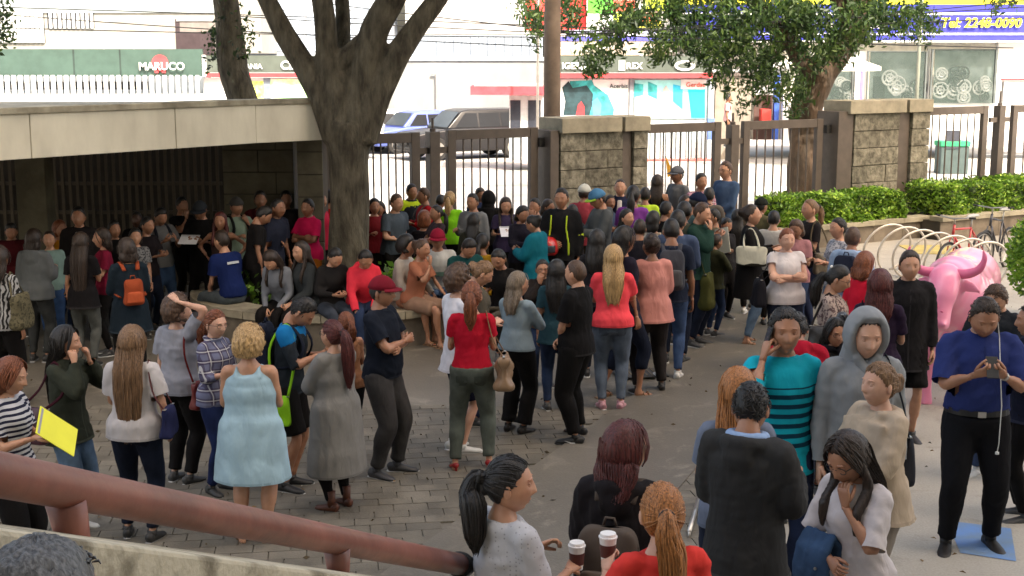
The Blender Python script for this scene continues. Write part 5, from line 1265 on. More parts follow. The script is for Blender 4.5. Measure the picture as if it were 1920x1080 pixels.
    def scalp_locks(n_, mode, th_, wd=.004, ln=.03):
        if not n_: return
        g_ = np.random.default_rng(int(sd * 9) + 1); m = MB(); tie = unit(A3(0, .1, {'pony': .02, 'lowpony': -.03, 'highpony': .06, 'bun': .05, 'updo': .0}.get(hk, -.05)))
        for _ in range(n_):
            a = g_.uniform(-PI, PI); e = math.asin(g_.uniform(-.35, 1)); X, Y_, Z = head_surf(np.array(a), np.array(e), False, fem)
            aa = abs(a); lim = np.interp(aa, [0, .55, .95, 1.25, 1.45, 1.62, 1.85, 2.2, PI], [.074, .070, .050, .02, -.0, .01, -.03, -.06, -.06])
            if Z < lim: continue
            d0 = unit(A3(math.sin(a) * math.cos(e), -math.cos(a) * math.cos(e), math.sin(e)))
            if mode == 'short':
                p = A3(X, Y_, Z); nrm = unit(p); fl = unit(A3(g_.normal(0, .5), .6 + g_.normal(0, .4), -.5 + g_.normal(0, .5)) if Z < .09 else A3(g_.normal(0, .7), .7, g_.normal(0, .3))); fl = unit(fl - nrm * np.dot(fl, nrm))
                t0 = th_ * (.5 + .5 * min(1, max(0, Z / .1))); pts = [p + nrm * (t0 * .6), p + nrm * (t0 + .003) + fl * ln * .5, p + nrm * (t0 + .001) + fl * ln]
            else:
                if mode == 'back': d1 = tie; K = 6
                else: sg = 1 if a > 0 else -1; aa2 = min(PI * .98, max(1.35, aa + .25)); d1 = unit(A3(sg * math.sin(aa2), -math.cos(aa2), -.45)); K = 6; 
                if mode == 'down': d0 = unit(A3(d0[0] * .35, d0[1], max(.35, d0[2] + .3)))
                pts = []
                for k in range(K):
                    f = k / (K - 1) * (.92 if mode == 'back' else 1); dd = unit(d0 * (1 - f) + d1 * f); a2 = math.atan2(dd[0], -dd[1]); e2 = math.asin(max(-1, min(1, dd[2]))); X, Y_, Z = head_surf(np.array(a2), np.array(e2), False, fem); q_ = A3(X, Y_, Z); pts.append(q_ + unit(q_) * (th_ + .0015 + .0025 * math.sin(k + a * 9)))
            w_ = wd * g_.uniform(.6, 1.3); m.tube([H(*q_) for q_ in pts], [(w_ * .5, .0012)] + [(w_, .0024)] * (len(pts) - 2) + [(w_ * .3, .0008)], 4, up=tuple(Rh @ d0), cap=False)
        m.build('hair_locks', hair_mat(hcn), root, smooth=True)['kind'] = 'stuff'
    near_ = lod == 0
    if not any(x[0] in ('cap', 'hood_up') for x in extra):
        if hk in ('short', 'fade'): scalp_locks((330, 0, 0)[lod], 'short', .012, .0042, .028 if hcn != 'grey' else .012)
        elif hk in ('pony', 'lowpony', 'highpony', 'bun', 'updo'): scalp_locks((200, 30, 0)[lod], 'back', .010, .0045)
        elif hk in ('long', 'bob'): scalp_locks((200, 30, 0)[lod], 'down', .020, .0055)
        elif hk == 'curly': scalp_locks((300, 60, 0)[lod], 'short', .048, .006, .026)
    if hk in ('short', 'fade', 'buzz'):
        t = {'short': (.018, .008), 'fade': (.017, .0028), 'buzz': (.006, .003)}[hk]
        V, F = cap_shell(t[0], t[1], nape=-.062, noise_=.0022 if hk != 'buzz' else 0, line=.066); raw_obj('hair', to_h(V), F, hair_mat(hcn), root)
    elif hk == 'curly':
        V, F = cap_shell(.042, .036, nape=-.06, noise_=.007, line=.062, vol=.012); h_ = Skin(); h_.m.add(to_h(V), F)
        g_ = np.random.default_rng(int(sd * 10)); 
        for k in range(46): a = g_.uniform(-PI, PI); e = g_.uniform(-.35, 1.5); 
        for k in range(60):
            a = g_.uniform(1.0, 2 * PI - 1.0); e = g_.uniform(-.55, 1.4); d_ = A3(math.sin(a) * math.cos(e), -math.cos(a) * math.cos(e), math.sin(e)); h_.ball(H(*(d_ * A3(.100, .122, .140))), g_.uniform(.014, .024))
        hairobj(h_, .002)
    elif hk == 'cap':
        V, F = cap_shell(.008, .006, nape=-.062, line=.05); raw_obj('hair', to_h(V), F, hair_mat(hcn), root)
    elif hk in ('long', 'bob', 'halfup'):
        L_ = hl or (.42 if hk == 'long' else .12)
        V, F = cap_shell(.019, .016, nape=-.09, line=.064, vol=.008); h_ = Skin(); h_.m.add(to_h(V), F)
        pts = [H(0, .040, .055), H(0, .040, .0), H(0, .046, -.05)]; rr = [(.088, .078), (.096, .080), (.100, .074)]
        z_top = H(0, .05, -.05)[2]; n_ = 5; z_end = z_top - L_
        for k in range(1, n_ + 1):
            f = k / n_; z = z_top - L_ * f; zb = max(.9, z / 1.0)
            hb = H(0, .05, -.05); 
            f2 = min(1, (z_top - z) / .16)
            tgt = spine(0, .10 + fat * .07 + ease, min(1.44, max(.86, z - P[2] + .93))) if z > P[2] - .1 else A3(hb[0], P[1] + .14, z)
            y_ = tgt[1] if f2 >= 1 else hb[1] * (1 - f2) + tgt[1] * f2; x_ = hb[0] * (1 - f2 * .7) + tgt[0] * f2 * .7
            rr.append((.104 + .012 * math.sin(f * PI) - (.05 * f * f), (.070 * (1 - f2) + .036 * f2) * (1 - .45 * f * f))); pts.append(A3(x_, y_, z))
        Q, S = dense(pts, rr, 3); h_.lo(Q, S, 20, up=tuple(Rb @ A3(0, -1, 0)))
        if hair[3:] and 'front' in hair[3:]:
            for s_ in (-1, 1): h_.lo(*dense([H(s_ * .075, -.01, .03), H(s_ * .088, -.015, -.05), H(s_ * .09, -.03, -.13), spine(s_ * .10, -.125, 1.33), spine(s_ * .10, -.14, 1.22)], [.018, .022, .028, .028, .012], 3), 10)
        hairobj(h_, .0022); strands(Q, S, tuple(Rb @ A3(0, -1, 0)), (130, 30, 0)[lod])
    elif hk in ('pony', 'lowpony', 'highpony'):
        V, F = cap_shell(.010, .008, nape=-.07, line=.058, vol=.004); h_ = Skin(); h_.m.add(to_h(V), F); L_ = hl or .33
        z0_ = {'pony': .02, 'lowpony': -.03, 'highpony': .06}[hk]; st = H(0, .085, z0_); k1 = H(0, .135, z0_ + .012); 
        e1 = A3(*H(0, .15, z0_)) ; pe = [st, k1, e1 + A3(0, 0, -.06) + (Rb @ A3(0, .01, 0))]
        for f in (.35, .7, 1.0): z = e1[2] - L_ * f; bk_ = spine(0, .14 + fat * .06 + ease, min(1.45, z - P[2] + .93)) if z > P[2] - .1 else A3(P[0], P[1] + .15, z); q = pe[-1] * .45 + bk_ * .55; pe.append(A3(q[0], q[1], z))
        kk = 1.25 if hair[3:] and 'thick' in hair[3:] else 1.
        h_.lo(*dense(pe, [.022 * kk, .024 * kk, .038 * kk, .044 * kk, .038 * kk, .010], 4), 14); hairobj(h_, .0018); strands(*dense(pe, [.022 * kk, .024 * kk, .038 * kk, .044 * kk, .038 * kk, .014], 4), None, (60, 16, 0)[lod])
        m = MB(); m.tube([k1 - (k1 - st) * .3, k1], .029 * kk, 12); m.build('hair_tie', M_black, root, smooth=True)
    elif hk in ('bun', 'updo'):
        V, F = cap_shell(.014, .010, nape=-.07, line=.058); h_ = Skin(); h_.m.add(to_h(V), F); 
        c_ = H(0, .105, .055 if hk == 'bun' else .0); h_.ball(c_, .047 if hk == 'bun' else .052); h_.ball(H(.01, .12, .03 if hk == 'bun' else .03), .036); hairobj(h_, .005)
    # ---- hats, glasses
    for x in extra:
        if x[0] == 'cap':
            na, ne = 32, 18; a, e = grid(na, ne); X, Yy, Z = head_surf(a, e, False, fem); off = np.where(Z > .028, .022, -.02); r_ = np.sqrt(X * X + Yy * Yy + Z * Z); f = 1 + off / r_
            V = np.stack([X * f, Yy * f, np.where(Z > .028, Z * f * .98, Z * f)], -1).reshape(-1, 3); co = raw_obj('cap', to_h(V), grid_faces(na, ne), cloth(tuple(x[1])), root)
            sg = 1 if not (len(x) > 2 and x[2] == 'back') else -1; m = MB(); V = []; n_ = 12
            for k in range(n_ + 1):
                t = -1.05 + 2.1 * k / n_
                for rad, dz in ((.094, .036), (.165 - .02 * abs(t) ** 2, .020)): V += [H(math.sin(t) * rad * .86, sg * -math.cos(t) * rad, dz), H(math.sin(t) * rad * .86, sg * -math.cos(t) * rad, dz + .007)]
            F = []
            for k in range(n_): i = k * 4; F += [(i, i + 2, i + 6, i + 4), (i + 1, i + 5, i + 7, i + 3), (i + 2, i + 3, i + 7, i + 6), (i, i + 4, i + 5, i + 1)]
            m.add(V, F); m.build('visor', cloth(tuple(x[3] if len(x) > 3 else x[1])), co, smooth=False)
            m = MB(); v_, f_ = loft([H(0, .0, .134), H(0, 0, .143)], [.010, .005], 8); m.add(v_, f_); m.build('button', cloth(tuple(x[1])), co)
        elif x[0] == 'beret':
            q = Skin(); q.ball(H(0, .02, .075), (.105, .115, .06), Rh); q.out('hat', cloth(tuple(x[1])), root, .012)
        elif x[0] == 'glasses':
            m = MB()
            for s_ in (-1, 1): m.tube([H(s_ * .033 + .023 * math.cos(t), -.094 + .004 * abs(math.cos(t)), .008 + .017 * math.sin(t)) for t in np.linspace(0, 2 * PI, 13)], .0022, 5, cap=False); m.tube([H(s_ * .056, -.088, .012), H(s_ * .078, -.03, .010), H(s_ * .08, .015, .004)], .002, 5)
            m.tube([H(-.012, -.098, .012), H(.012, -.098, .012)], .002, 5); m.build('glasses', M_black, root)
        elif x[0] == 'hood_up':
            q = Skin(); na, ne = 30, 24; a, e = grid(na, ne); X, Yy, Z = head_surf(a, e, False, False); aa = np.abs(a)
            lim = np.where(aa < 1.0, .085 - 0 * aa, -1); k = ((aa > 1.02) | (Z > .088)); off = np.where(k, .040, -.03); r_ = np.sqrt(X * X + Yy * Yy + Z * Z); f = 1 + off / r_; q.m.add(to_h(np.stack([X * f, Yy * f + .004, Z * f], -1).reshape(-1, 3)), grid_faces(na, ne))
            q.lo(*dense([H(.088 * math.sin(t) , -.052 + (.02 if abs(t) > 1.9 else 0), .012 + .112 * math.cos(t)) for t in np.linspace(-2.5, 2.5, 15)], [.017] * 15, 2), 8)
            q.lo([H(0, .045, -.04), spine(0, .04, 1.43), spine(0, .03, 1.36)], [(.10, .08), (.13, .09), (.15, .09)], 16, up=tuple(Rb @ A3(0, -1, 0))); q.lo([H(-.06, -.05, -.09), H(-.03, -.06, -.13), spine(0, -.10, 1.38)], .028, 8); q.lo([H(.06, -.05, -.09), H(.03, -.06, -.13), spine(0, -.10, 1.38)], .028, 8)
            q.out('hood', cloth(tuple(x[1])), root, .010, fold=.003, seed=sd)
        elif x[0] == 'belt':
            m = MB(); c_ = spine(0, .004, .985); p_, r_ = bprof(.013, 1, .96, .98); v_, f_ = loft([p_[0] - A3(0, 0, .018), p_[0] + A3(0, 0, .02)], [r_[0]] * 2, 28); m.add(v_, f_); bo = m.build('belt', cloth(tuple(x[1]), 'leather'), root, smooth=False)
            m = MB(); c_ = p_[0] + A3(0, -r_[0][1] - .004, 0); m.box(c_[0] - .025, c_[1] - .004, c_[2] - .018, c_[0] + .025, c_[1] + .004, c_[2] + .018); m.build('buckle', M_steel, bo)
        elif x[0] == 'scarf':
            q = Skin(); q.lo([spine(.085 * math.sin(a), .015 + .080 * math.cos(a), 1.455 + .01 * math.cos(a)) for a in np.linspace(-3.0, 3.0, 15)], [.03] * 15, 10); q.lo([spine(.03, -.09, 1.45), spine(.05, -.14, 1.3), spine(.06, -.14, 1.12)], [(.04, .018)] * 3, 8); q.out('scarf', cloth(tuple(x[1]), *x[2:]), root, .012, fold=.004, seed=sd)
        elif x[0] == 'clip': q = Skin(); q.ball(H(.0, .09, .075), (.028, .016, .018)); q.out('hair_clip', M_ww, root, .008)
        elif x[0] == 'cord':
            m = MB(); m.tube([H(.078, -.01, -.02), H(.09, -.06, -.10), spine(.09, -.15 - fat * .08, 1.30), spine(.10, -.20 - belly, 1.05), spine(.10, -.19 - belly, .80), spine(.10, -.19, .74)], .0032, 5); m.tube([spine(.10, -.19, .74), spine(.10, -.19, .725)], [.012, .012], 6); m.build('earphone_cord', M_ww, root)
        elif x[0] == 'badge': m = MB(); c_ = spine(x[1], -.135 - ease - fat * .08, 1.27); m.box(c_[0] - .035, c_[1] - .003, c_[2] - .01, c_[0] + .035, c_[1] + .003, c_[2] + .01); m.build('name_badge', M_ww, root)
        elif x[0] == 'watch': i = x[1]; m = MB(); dd = unit(wr[i] - el[i]); m.tube([wr[i] - dd * .012, wr[i] + dd * .012], .0275, 12); m.build('watch', M_steel, root)
        elif x[0] == 'sleeve_band': i = x[1]; q = Skin(); q.lo([sh[i] * .55 + el[i] * .45, el[i], el[i] * .6 + wr[i] * .4], [.062, .055, .05], 14); q.out('bright_sleeve', cloth(tuple(x[2])), root, vox, fold=.003)
    if lod < 2:
        hc_ = tuple(x * .80 for x in tc_) if sum(tc_) > .1 else tuple(x * 1.5 + .01 for x in tc_); w_, d_ = prof[1][1] * (1 + fat * 1.05) + ease + .03, prof[1][2] * (1 + fat * 1.05) + ease + .05
        if not seated: DETAIL.append(('band', go, 'hem', hc_, P + A3(0, 0, HEM - .93), (w_ + .02, d_ + .02), .020, root))
        if SL > 0 and tk in ('tee', 'long', 'hoodie'): DETAIL.append(('neck', go, 'neckband', hc_, spine(0, .015, 1.452), None, .018, root))
        if tk in ('jacket', 'polo', 'cardigan') and not seated: DETAIL.append(('front', go, 'zip' if tk == 'jacket' else 'placket', hc_, (spine(0, 0, 1.40), spine(0, 0, 1.22 if tk == 'polo' else HEM + .03)), None, .012, root))
        if bk in ('jeans', 'trousers', 'shorts', 'capri') and not seated:
            jc = tuple(x * .72 for x in bc)
            for sg_ in (-1, 1): DETAIL.append(('pocket', bo_, 'back_pocket', jc, P + A3(sg_ * (.078 + fat * .05), 0, -.065), None, .052, root))
    info = dict(root=root, s=s, spine=spine, wr=wr, el=el, sh=sh, hc=hc, Rh=Rh, P=P, fat=fat, ease=ease, kn=kn, an=an, Y=Yp, fem=fem, arms=arms, rz=rz(fa))
    PEOPLE.append(info)
    for a_ in acc: ACC[a_[0]](info, *a_[1:])
    return info
def wpt(i, p): q = i['rz'] @ (np.array(p) * i['s']); return Vector(i['root'].location) + Vector(q)

# ------------------------------------------------------------------ things carried or worn loosely: things of their own
def held(i, name, label, cat, at, group=None):
    r_ = i['root']; w_ = wpt(i, at); t = empty(name, w_, r_.rotation_euler.z, label, cat, group); t.scale = r_.scale; return t
def rbox_mesh(w_, d_, h_, taper=1., n=3, bev=.03, bulge=0.):
    """soft sagging bag: a squared ball, narrower at the top"""
    na, ne = 36, 22; a, e = grid(na, ne); pw = .42; sp = lambda t: np.sign(t) * np.abs(t) ** pw
    x = sp(np.sin(a)) * np.abs(np.cos(e)) ** .30 * w_ / 2; y = -np.sign(np.cos(a)) * np.abs(np.cos(a)) ** .55 * np.abs(np.cos(e)) ** .45 * d_ / 2; z = np.sign(np.sin(e)) * np.abs(np.sin(e)) ** .55 * h_ / 2
    t = z / h_ + .5; k = (1.06 - (1.06 - taper) * t ** 1.2) * (1 - .07 * np.sin(t * PI * 1.1)); x = x * k; y = y * (1.18 - .5 * t)
    wv = bulge * .35 * (np.sin(x * 31 + z * 17 + 1) + np.sin(z * 27 - x * 13)); y = y + wv * np.sign(y) ; x = x + wv * .4
    me = bpy.data.meshes.new('bag'); me.from_pydata(np.stack([x, y, z], -1).reshape(-1, 3).tolist(), [], grid_faces(na, ne)); me.shade_smooth(); return me
def mobj(name, me, mat, parent, loc=(0, 0, 0), rot=(0, 0, 0)):
    me.name = name; me.materials.append(mat); o = bpy.data.objects.new(name, me); col.objects.link(o); o.parent = parent; o.location = loc; o.rotation_euler = rot; return o
def acc_backpack(i, c, label, c2=None, w_=.29, h_=.42, low=0., d_=.16, kind='plain'):
    at = i['spine'](0, .13 + i['fat'] * .08 + i['ease'] + d_ / 2, 1.22 - low); t = held(i, 'backpack', label, 'backpack', at)
    m = cloth(tuple(c), kind); b = mobj('bag_body', rbox_mesh(w_, d_, h_, .85, bev=.05, bulge=.02), m, t)
    mobj('front_pocket', rbox_mesh(w_ * .78, .06, h_ * .42, .95, bev=.02, bulge=.01), cloth(tuple(c2 or [x * 1.3 for x in c])), t, (0, d_ * .5 + .01, -h_ * .18))
    q = MB(); q.tube([(-.03, -.02, h_ * .5), (-.02, -.02, h_ * .5 + .035), (.02, -.02, h_ * .5 + .035), (.03, -.02, h_ * .5)], .007, 6); q.build('grab_handle', m, t, smooth=True)
    for s_ in (-1, 1):
        pts = [i['spine'](s_ * .075, .125 + i['fat'] * .05, 1.38), i['spine'](s_ * .095, .02, 1.462), i['spine'](s_ * .105, -.085 - i['fat'] * .05, 1.39), i['spine'](s_ * .125, -.135 - i['ease'] - i['fat'] * .1, 1.26), i['spine'](s_ * .165, -.07, 1.12), i['spine'](s_ * .14, .13 + i['fat'] * .08, 1.08)]
        pts = [p - at for p in pts]; Q, S = dense(pts, [(.024, .009)] * 6, 3); q = MB(); q.tube(Q, S, 8, up=(0, 0, 1)); q.build('shoulder_strap', m, t, smooth=True)
    return t
def acc_bag(i, side, c, label, w_=.32, h_=.26, d_=.10, drop=.0, kind='leather', y=0., name='handbag', cat='handbag', long=False, cs=None, soft=.02, rot=0):
    s_ = side; z = (.98 if not long else .88) - drop; at = i['spine'](s_ * (.20 + i['fat'] * .12 + i['ease'] + d_ * .6), .03 + y, 1.0) * A3(1, 1, 0) + A3(0, 0, i['P'][2] + z - .93)
    t = held(i, name, label, cat, at); m = cloth(tuple(c), kind)
    b = mobj('bag_body', rbox_mesh(w_, d_, h_, .82, bev=.04, bulge=soft), m, t, (0, 0, 0), (0, 0, PI / 2 + R(rot)))
    ms = cloth(tuple(cs or [x * .8 for x in c]), 'plain')
    top = i['spine'](s_ * (.13 + i['fat'] * .03), .01, 1.465) if not long else i['spine'](-s_ * .09, .01, 1.462)
    f_ = i['spine'](s_ * .19, -.10, 1.25) if not long else i['spine'](s_ * .03, -.14 - i['fat'] * .1 - i['ease'], 1.25); bk = i['spine'](s_ * .19, .12, 1.25) if not long else i['spine'](s_ * .03, .14 + i['fat'] * .1 + i['ease'], 1.25)
    a_, b_ = at + A3(0, -w_ * .36, h_ * .44), at + A3(0, w_ * .36, h_ * .44); pts = [a_, f_, top, bk, b_]; Q, S = dense([p - at for p in pts], [(.012, .005)] * 5, 5); q = MB(); q.tube(Q, S, 6, up=(1, 0, 0)); q.build('strap', ms, t, smooth=True)
    q = MB(); q.box(-.012, -w_ * .42, h_ * .47, .012, w_ * .42, h_ * .49); q.build('zip', M_steel, t)
    return t
def hand_pt(i, k, fwd=.08): d_ = unit(i['wr'][k] - i['el'][k]); return i['wr'][k] + d_ * fwd
def acc_phone(i, k, label, white=False, lift=.03, two=False, ear=False):
    p = hand_pt(i, k, .085) + A3(0, -.01, lift)
    if two: p = (hand_pt(i, 0, .07) + hand_pt(i, 1, .07)) / 2 + A3(0, -.02, lift)
    if ear: p = i['hc'] + i['Rh'] @ A3((-1, 1)[k] * .095, -.035, -.03)
    t = held(i, 'mobile_phone', label, 'phone', p); q = MB(); q.box(-.036, -.0045, -.072, .036, .0045, .072); o = q.build('case', M_ww if white else M_black, t, bevel=.003)
    q = MB(); q.box(-.032, .0046, -.064, .032, .0055, .064); o2 = q.build('screen', M_winD, t); rot = (R(-35), 0, 0) if not ear else (R(15), 0, PI / 2)
    o.rotation_euler = rot; o2.rotation_euler = rot; return t
def acc_paper(i, k, c, label, w_=.2, h_=.28, name='paper', cat='paper', rot=(-60, 0, 0), off=(0, -.03, .03)):
    p = hand_pt(i, k, .08) + A3(*off); t = held(i, name, label, cat, p); q = MB(); q.box(-w_ / 2, -.003, -h_ / 2, w_ / 2, .003, h_ / 2); o = q.build('sheet', pm('paper_' + name + str(k) + str(len(_M)), tuple(c), .6, .05, 5, 0), t); o.rotation_euler = tuple(R(x) for x in rot)
    q = MB(); q.box(-w_ / 2 + .01, -.0042, h_ / 2 - .03, w_ / 2 - .01, -.0031, h_ / 2 - .012); o = q.build('heading', pm('print_grey', (.3, .3, .32), .6, .05, 5, 0), t); o.rotation_euler = tuple(R(x) for x in rot); return t
def acc_cup(i, k, label):
    p = hand_pt(i, k, .075) + A3(0, -.01, .03); t = held(i, 'coffee_cup', label, 'cup', p)
    q = MB(); q.tube([(0, 0, -.06), (0, 0, .05)], [.028, .038], 20); q.build('cup', pm('cup_paper', (.75, .73, .70), .5, .04, 4, 0), t, smooth=False)
    q = MB(); q.tube([(0, 0, -.035), (0, 0, .022)], [.0318, .0367], 20); q.build('sleeve', pm('cup_sleeve', (.09, .025, .02), .6, .1, 8, 0), t, smooth=False)
    q = MB(); q.tube([(0, 0, .05), (0, 0, .056), (0, 0, .058), (0, 0, .070)], [.041, .041, .037, .034], 20); q.build('lid', pm('cup_lid', (.8, .78, .76), .35, .03, 4, 0), t, smooth=False)
    return t
def acc_tote(i, side, c, label, z=.83, w_=.38, h_=.32, c2=None):
    at = i['spine'](side * (.22 + i['fat'] * .1), -.02, 1.0) * A3(1, 1, 0) + A3(0, 0, i['P'][2] + z - .93); t = held(i, 'tote_bag', label, 'tote bag', at); m = cloth(tuple(c))
    mobj('bag_body', rbox_mesh(w_, .09, h_, 1.1, bev=.02, bulge=.01), m, t, (0, 0, 0), (0, 0, PI / 2))
    if c2: mobj('bag_base', rbox_mesh(w_ * 1.01, .095, h_ * .3, 1.02, bev=.015), cloth(tuple(c2)), t, (0, 0, -h_ * .36), (0, 0, PI / 2))
    for dx in (-.035, .035):
        q = MB(); pts = [A3(dx, -w_ * .25, h_ * .45), i['spine'](side * .17, -.07, 1.36) - at, i['spine'](side * .15, .0, 1.45) - at, i['spine'](side * .17, .07, 1.36) - at, A3(dx, w_ * .25, h_ * .45)]
        Q, S = dense(pts, [(.012, .004)] * 5, 4); q.tube(Q, S, 6, up=(1, 0, 0)); q.build('handle', m, t, smooth=True)
    return t
def acc_bundle(i, k, c, label):
    p = i['el'][k] * .45 + i['wr'][k] * .55; t = held(i, 'folded_jacket', label, 'jacket', p); q = Skin(); g_ = np.random.default_rng(3)
    for dx in (-.075, -.03, .02, .065): q.lo([A3(dx, .07, -.20 - dx * .5), A3(dx, .05, .0), A3(dx, .0, .065), A3(dx, -.06, .0), A3(dx * 1.1, -.075, -.12), A3(dx * 1.2, -.07, -.26 + abs(dx))], [(.032, .016), (.034, .02), (.034, .022), (.034, .02), (.036, .018), (.03, .012)], 10)
    o = q.out('cloth', cloth(tuple(c), 'denim'), t, .010, fold=.008, seed=5); q = MB()
    for z in (-.08, -.14, -.2): q.tube([(.05, -.098, z), (.05, -.104, z)], .008, 10)
    q.build('button', M_steel, t); return t
def acc_helmet(i, label):
    p = i['spine'](-.10, -.24, 1.0); t = held(i, 'helmet', label, 'helmet', p); na, ne = 24, 16; a, e = grid(na, ne); V = np.stack([np.sin(a) * np.cos(e) * .125, -np.cos(a) * np.cos(e) * .15, np.maximum(np.sin(e), -.62) * .14], -1).reshape(-1, 3)
    o = raw_obj('shell', V, grid_faces(na, ne), pm('helmet_red', (.55, .02, .02), .3, .05, 4, 0, coat=.5), t)
    q = MB(); pts = [(.128 * math.sin(k), -.153 * math.cos(k), .0) for k in np.linspace(-1.0, 1.0, 11)]; q.tube(pts, [(.008, .045)] * 11, 8, up=(0, 0, 1)); q.build('visor', M_winD, t, smooth=True); return t
ACC = {'helmet': acc_helmet, 'bundle': acc_bundle, 'backpack': acc_backpack, 'bag': acc_bag, 'phone': acc_phone, 'paper': acc_paper, 'cup': acc_cup, 'tote': acc_tote}

def settle():
    """apply fusing, folds and grooves, and join head and hands to each body"""
    bpy.context.view_layer.update(); dg = bpy.context.evaluated_depsgraph_get()
    done = []
    for d in PENDING:
        me = bpy.data.meshes.new_from_object(d['o'].evaluated_get(dg)); done.append(me)
    for d, me in zip(PENDING, done):
        o = d['o']; o.modifiers.clear(); old = o.data; mats = list(old.materials); nv = len(me.vertices)
        co = np.empty(nv * 3); me.vertices.foreach_get('co', co); co = co.reshape(-1, 3)
        if d['fold']:
            no = np.empty(nv * 3); me.vertices.foreach_get('normal', no); no = no.reshape(-1, 3); g = np.random.default_rng(int(d['seed'] * 100) + 5); a = np.zeros(nv)
            wob = .05 * np.stack([np.sin(co[:, 2] * 11 + d['seed']), np.sin(co[:, 0] * 13), np.sin(co[:, 1] * 12 + co[:, 0] * 7)], 1); q = co + wob
            for k in range(7): kv = g.normal(size=3); kv /= np.linalg.norm(kv); kv *= g.uniform(12, 30) if d.get('hang') else g.uniform(20, 58); kv[2] *= (.3 if d.get('hang') else g.choice([.35, 1.3])); sn_ = np.sin(q @ kv + g.uniform(0, 6)); a += (1 - 1.6 * np.abs(sn_) ** .8) * (.9 if k % 2 else -.7) / (1 + k * .25)
            co = co + no * (np.clip(a, -2.2, 2.2) * d['fold'] * .36)[:, None]; me.vertices.foreach_set('co', co.ravel())
        if d['groove']:
            c, amp, sd = d['groove']; no = np.empty(nv * 3); me.vertices.foreach_get('normal', no); no = no.reshape(-1, 3); an = np.arctan2(co[:, 0] - c[0], co[:, 1] - c[1] - .0)
            zz = co[:, 2]; a = np.sin(an * 37 + 2.2 * np.sin(zz * 9 + sd)) + .8 * np.sin(an * 61 + 3 * np.sin(zz * 6)) + .7 * np.sin(an * 11 + 3 * np.sin(zz * 12 + sd)) + .5 * np.sin((co[:, 0] * 210) + 2 * np.sin(zz * 14))
            co = co + no * (a * amp * .55)[:, None]; me.vertices.foreach_set('co', co.ravel())
        if d['join'] is not None:
            hv, hf, hm = d['join']; nf = len(me.polygons); F = [tuple(p.vertices) for p in me.polygons]
            V = np.concatenate([co, hv]); F += [tuple(k + nv for k in f) for f in hf]
            m2 = bpy.data.meshes.new(old.name); m2.from_pydata(V.tolist(), [], F); m2.polygons.foreach_set('material_index', [0] * nf + list(hm)); bpy.data.meshes.remove(me); me = m2
        if d.get('cuts'):      # crisp hems and cuffs
            bm = bmesh.new(); bm.from_mesh(me)
            for p_, n_, rad, ell_ in d['cuts']:
                P_c, N_ = Vector(p_), Vector(n_)
                def inside(v):
                    q_ = v.co - P_c
                    if ell_ and ell_[0] == 'arm':
                        c_ = ell_[1]; ax_ = q_.dot(N_)
                        return -.035 < ax_ < .09 and (q_ - N_ * ax_).length < rad and ((v.co.x - c_[0]) / ell_[2]) ** 2 + ((v.co.y - c_[1]) / ell_[3]) ** 2 > 1
                    if ell_: return abs(q_.z) < rad and (q_.x / ell_[0]) ** 2 + (q_.y / ell_[1]) ** 2 < 1
                    ax_ = q_.dot(N_); return -.035 < ax_ < .09 and (q_ - N_ * ax_).length < rad
                vs_ = [v for v in bm.verts if inside(v)]; vset = set(vs_); fs_ = [f for f in bm.faces if all(v in vset for v in f.verts)]; es_ = list({e for f in fs_ for e in f.edges}); vv_ = list({v for f in fs_ for v in f.verts})
                if fs_: bmesh.ops.bisect_plane(bm, geom=vv_ + es_ + fs_, plane_co=P_c, plane_no=N_, clear_outer=True, clear_inner=False)
            bm.to_mesh(me); bm.free()
        me.materials.clear()
        for m in mats: me.materials.append(m)
        me.shade_smooth(); me.update(); o.data = me; bpy.data.meshes.remove(old)
def settle_extra():
    settle()

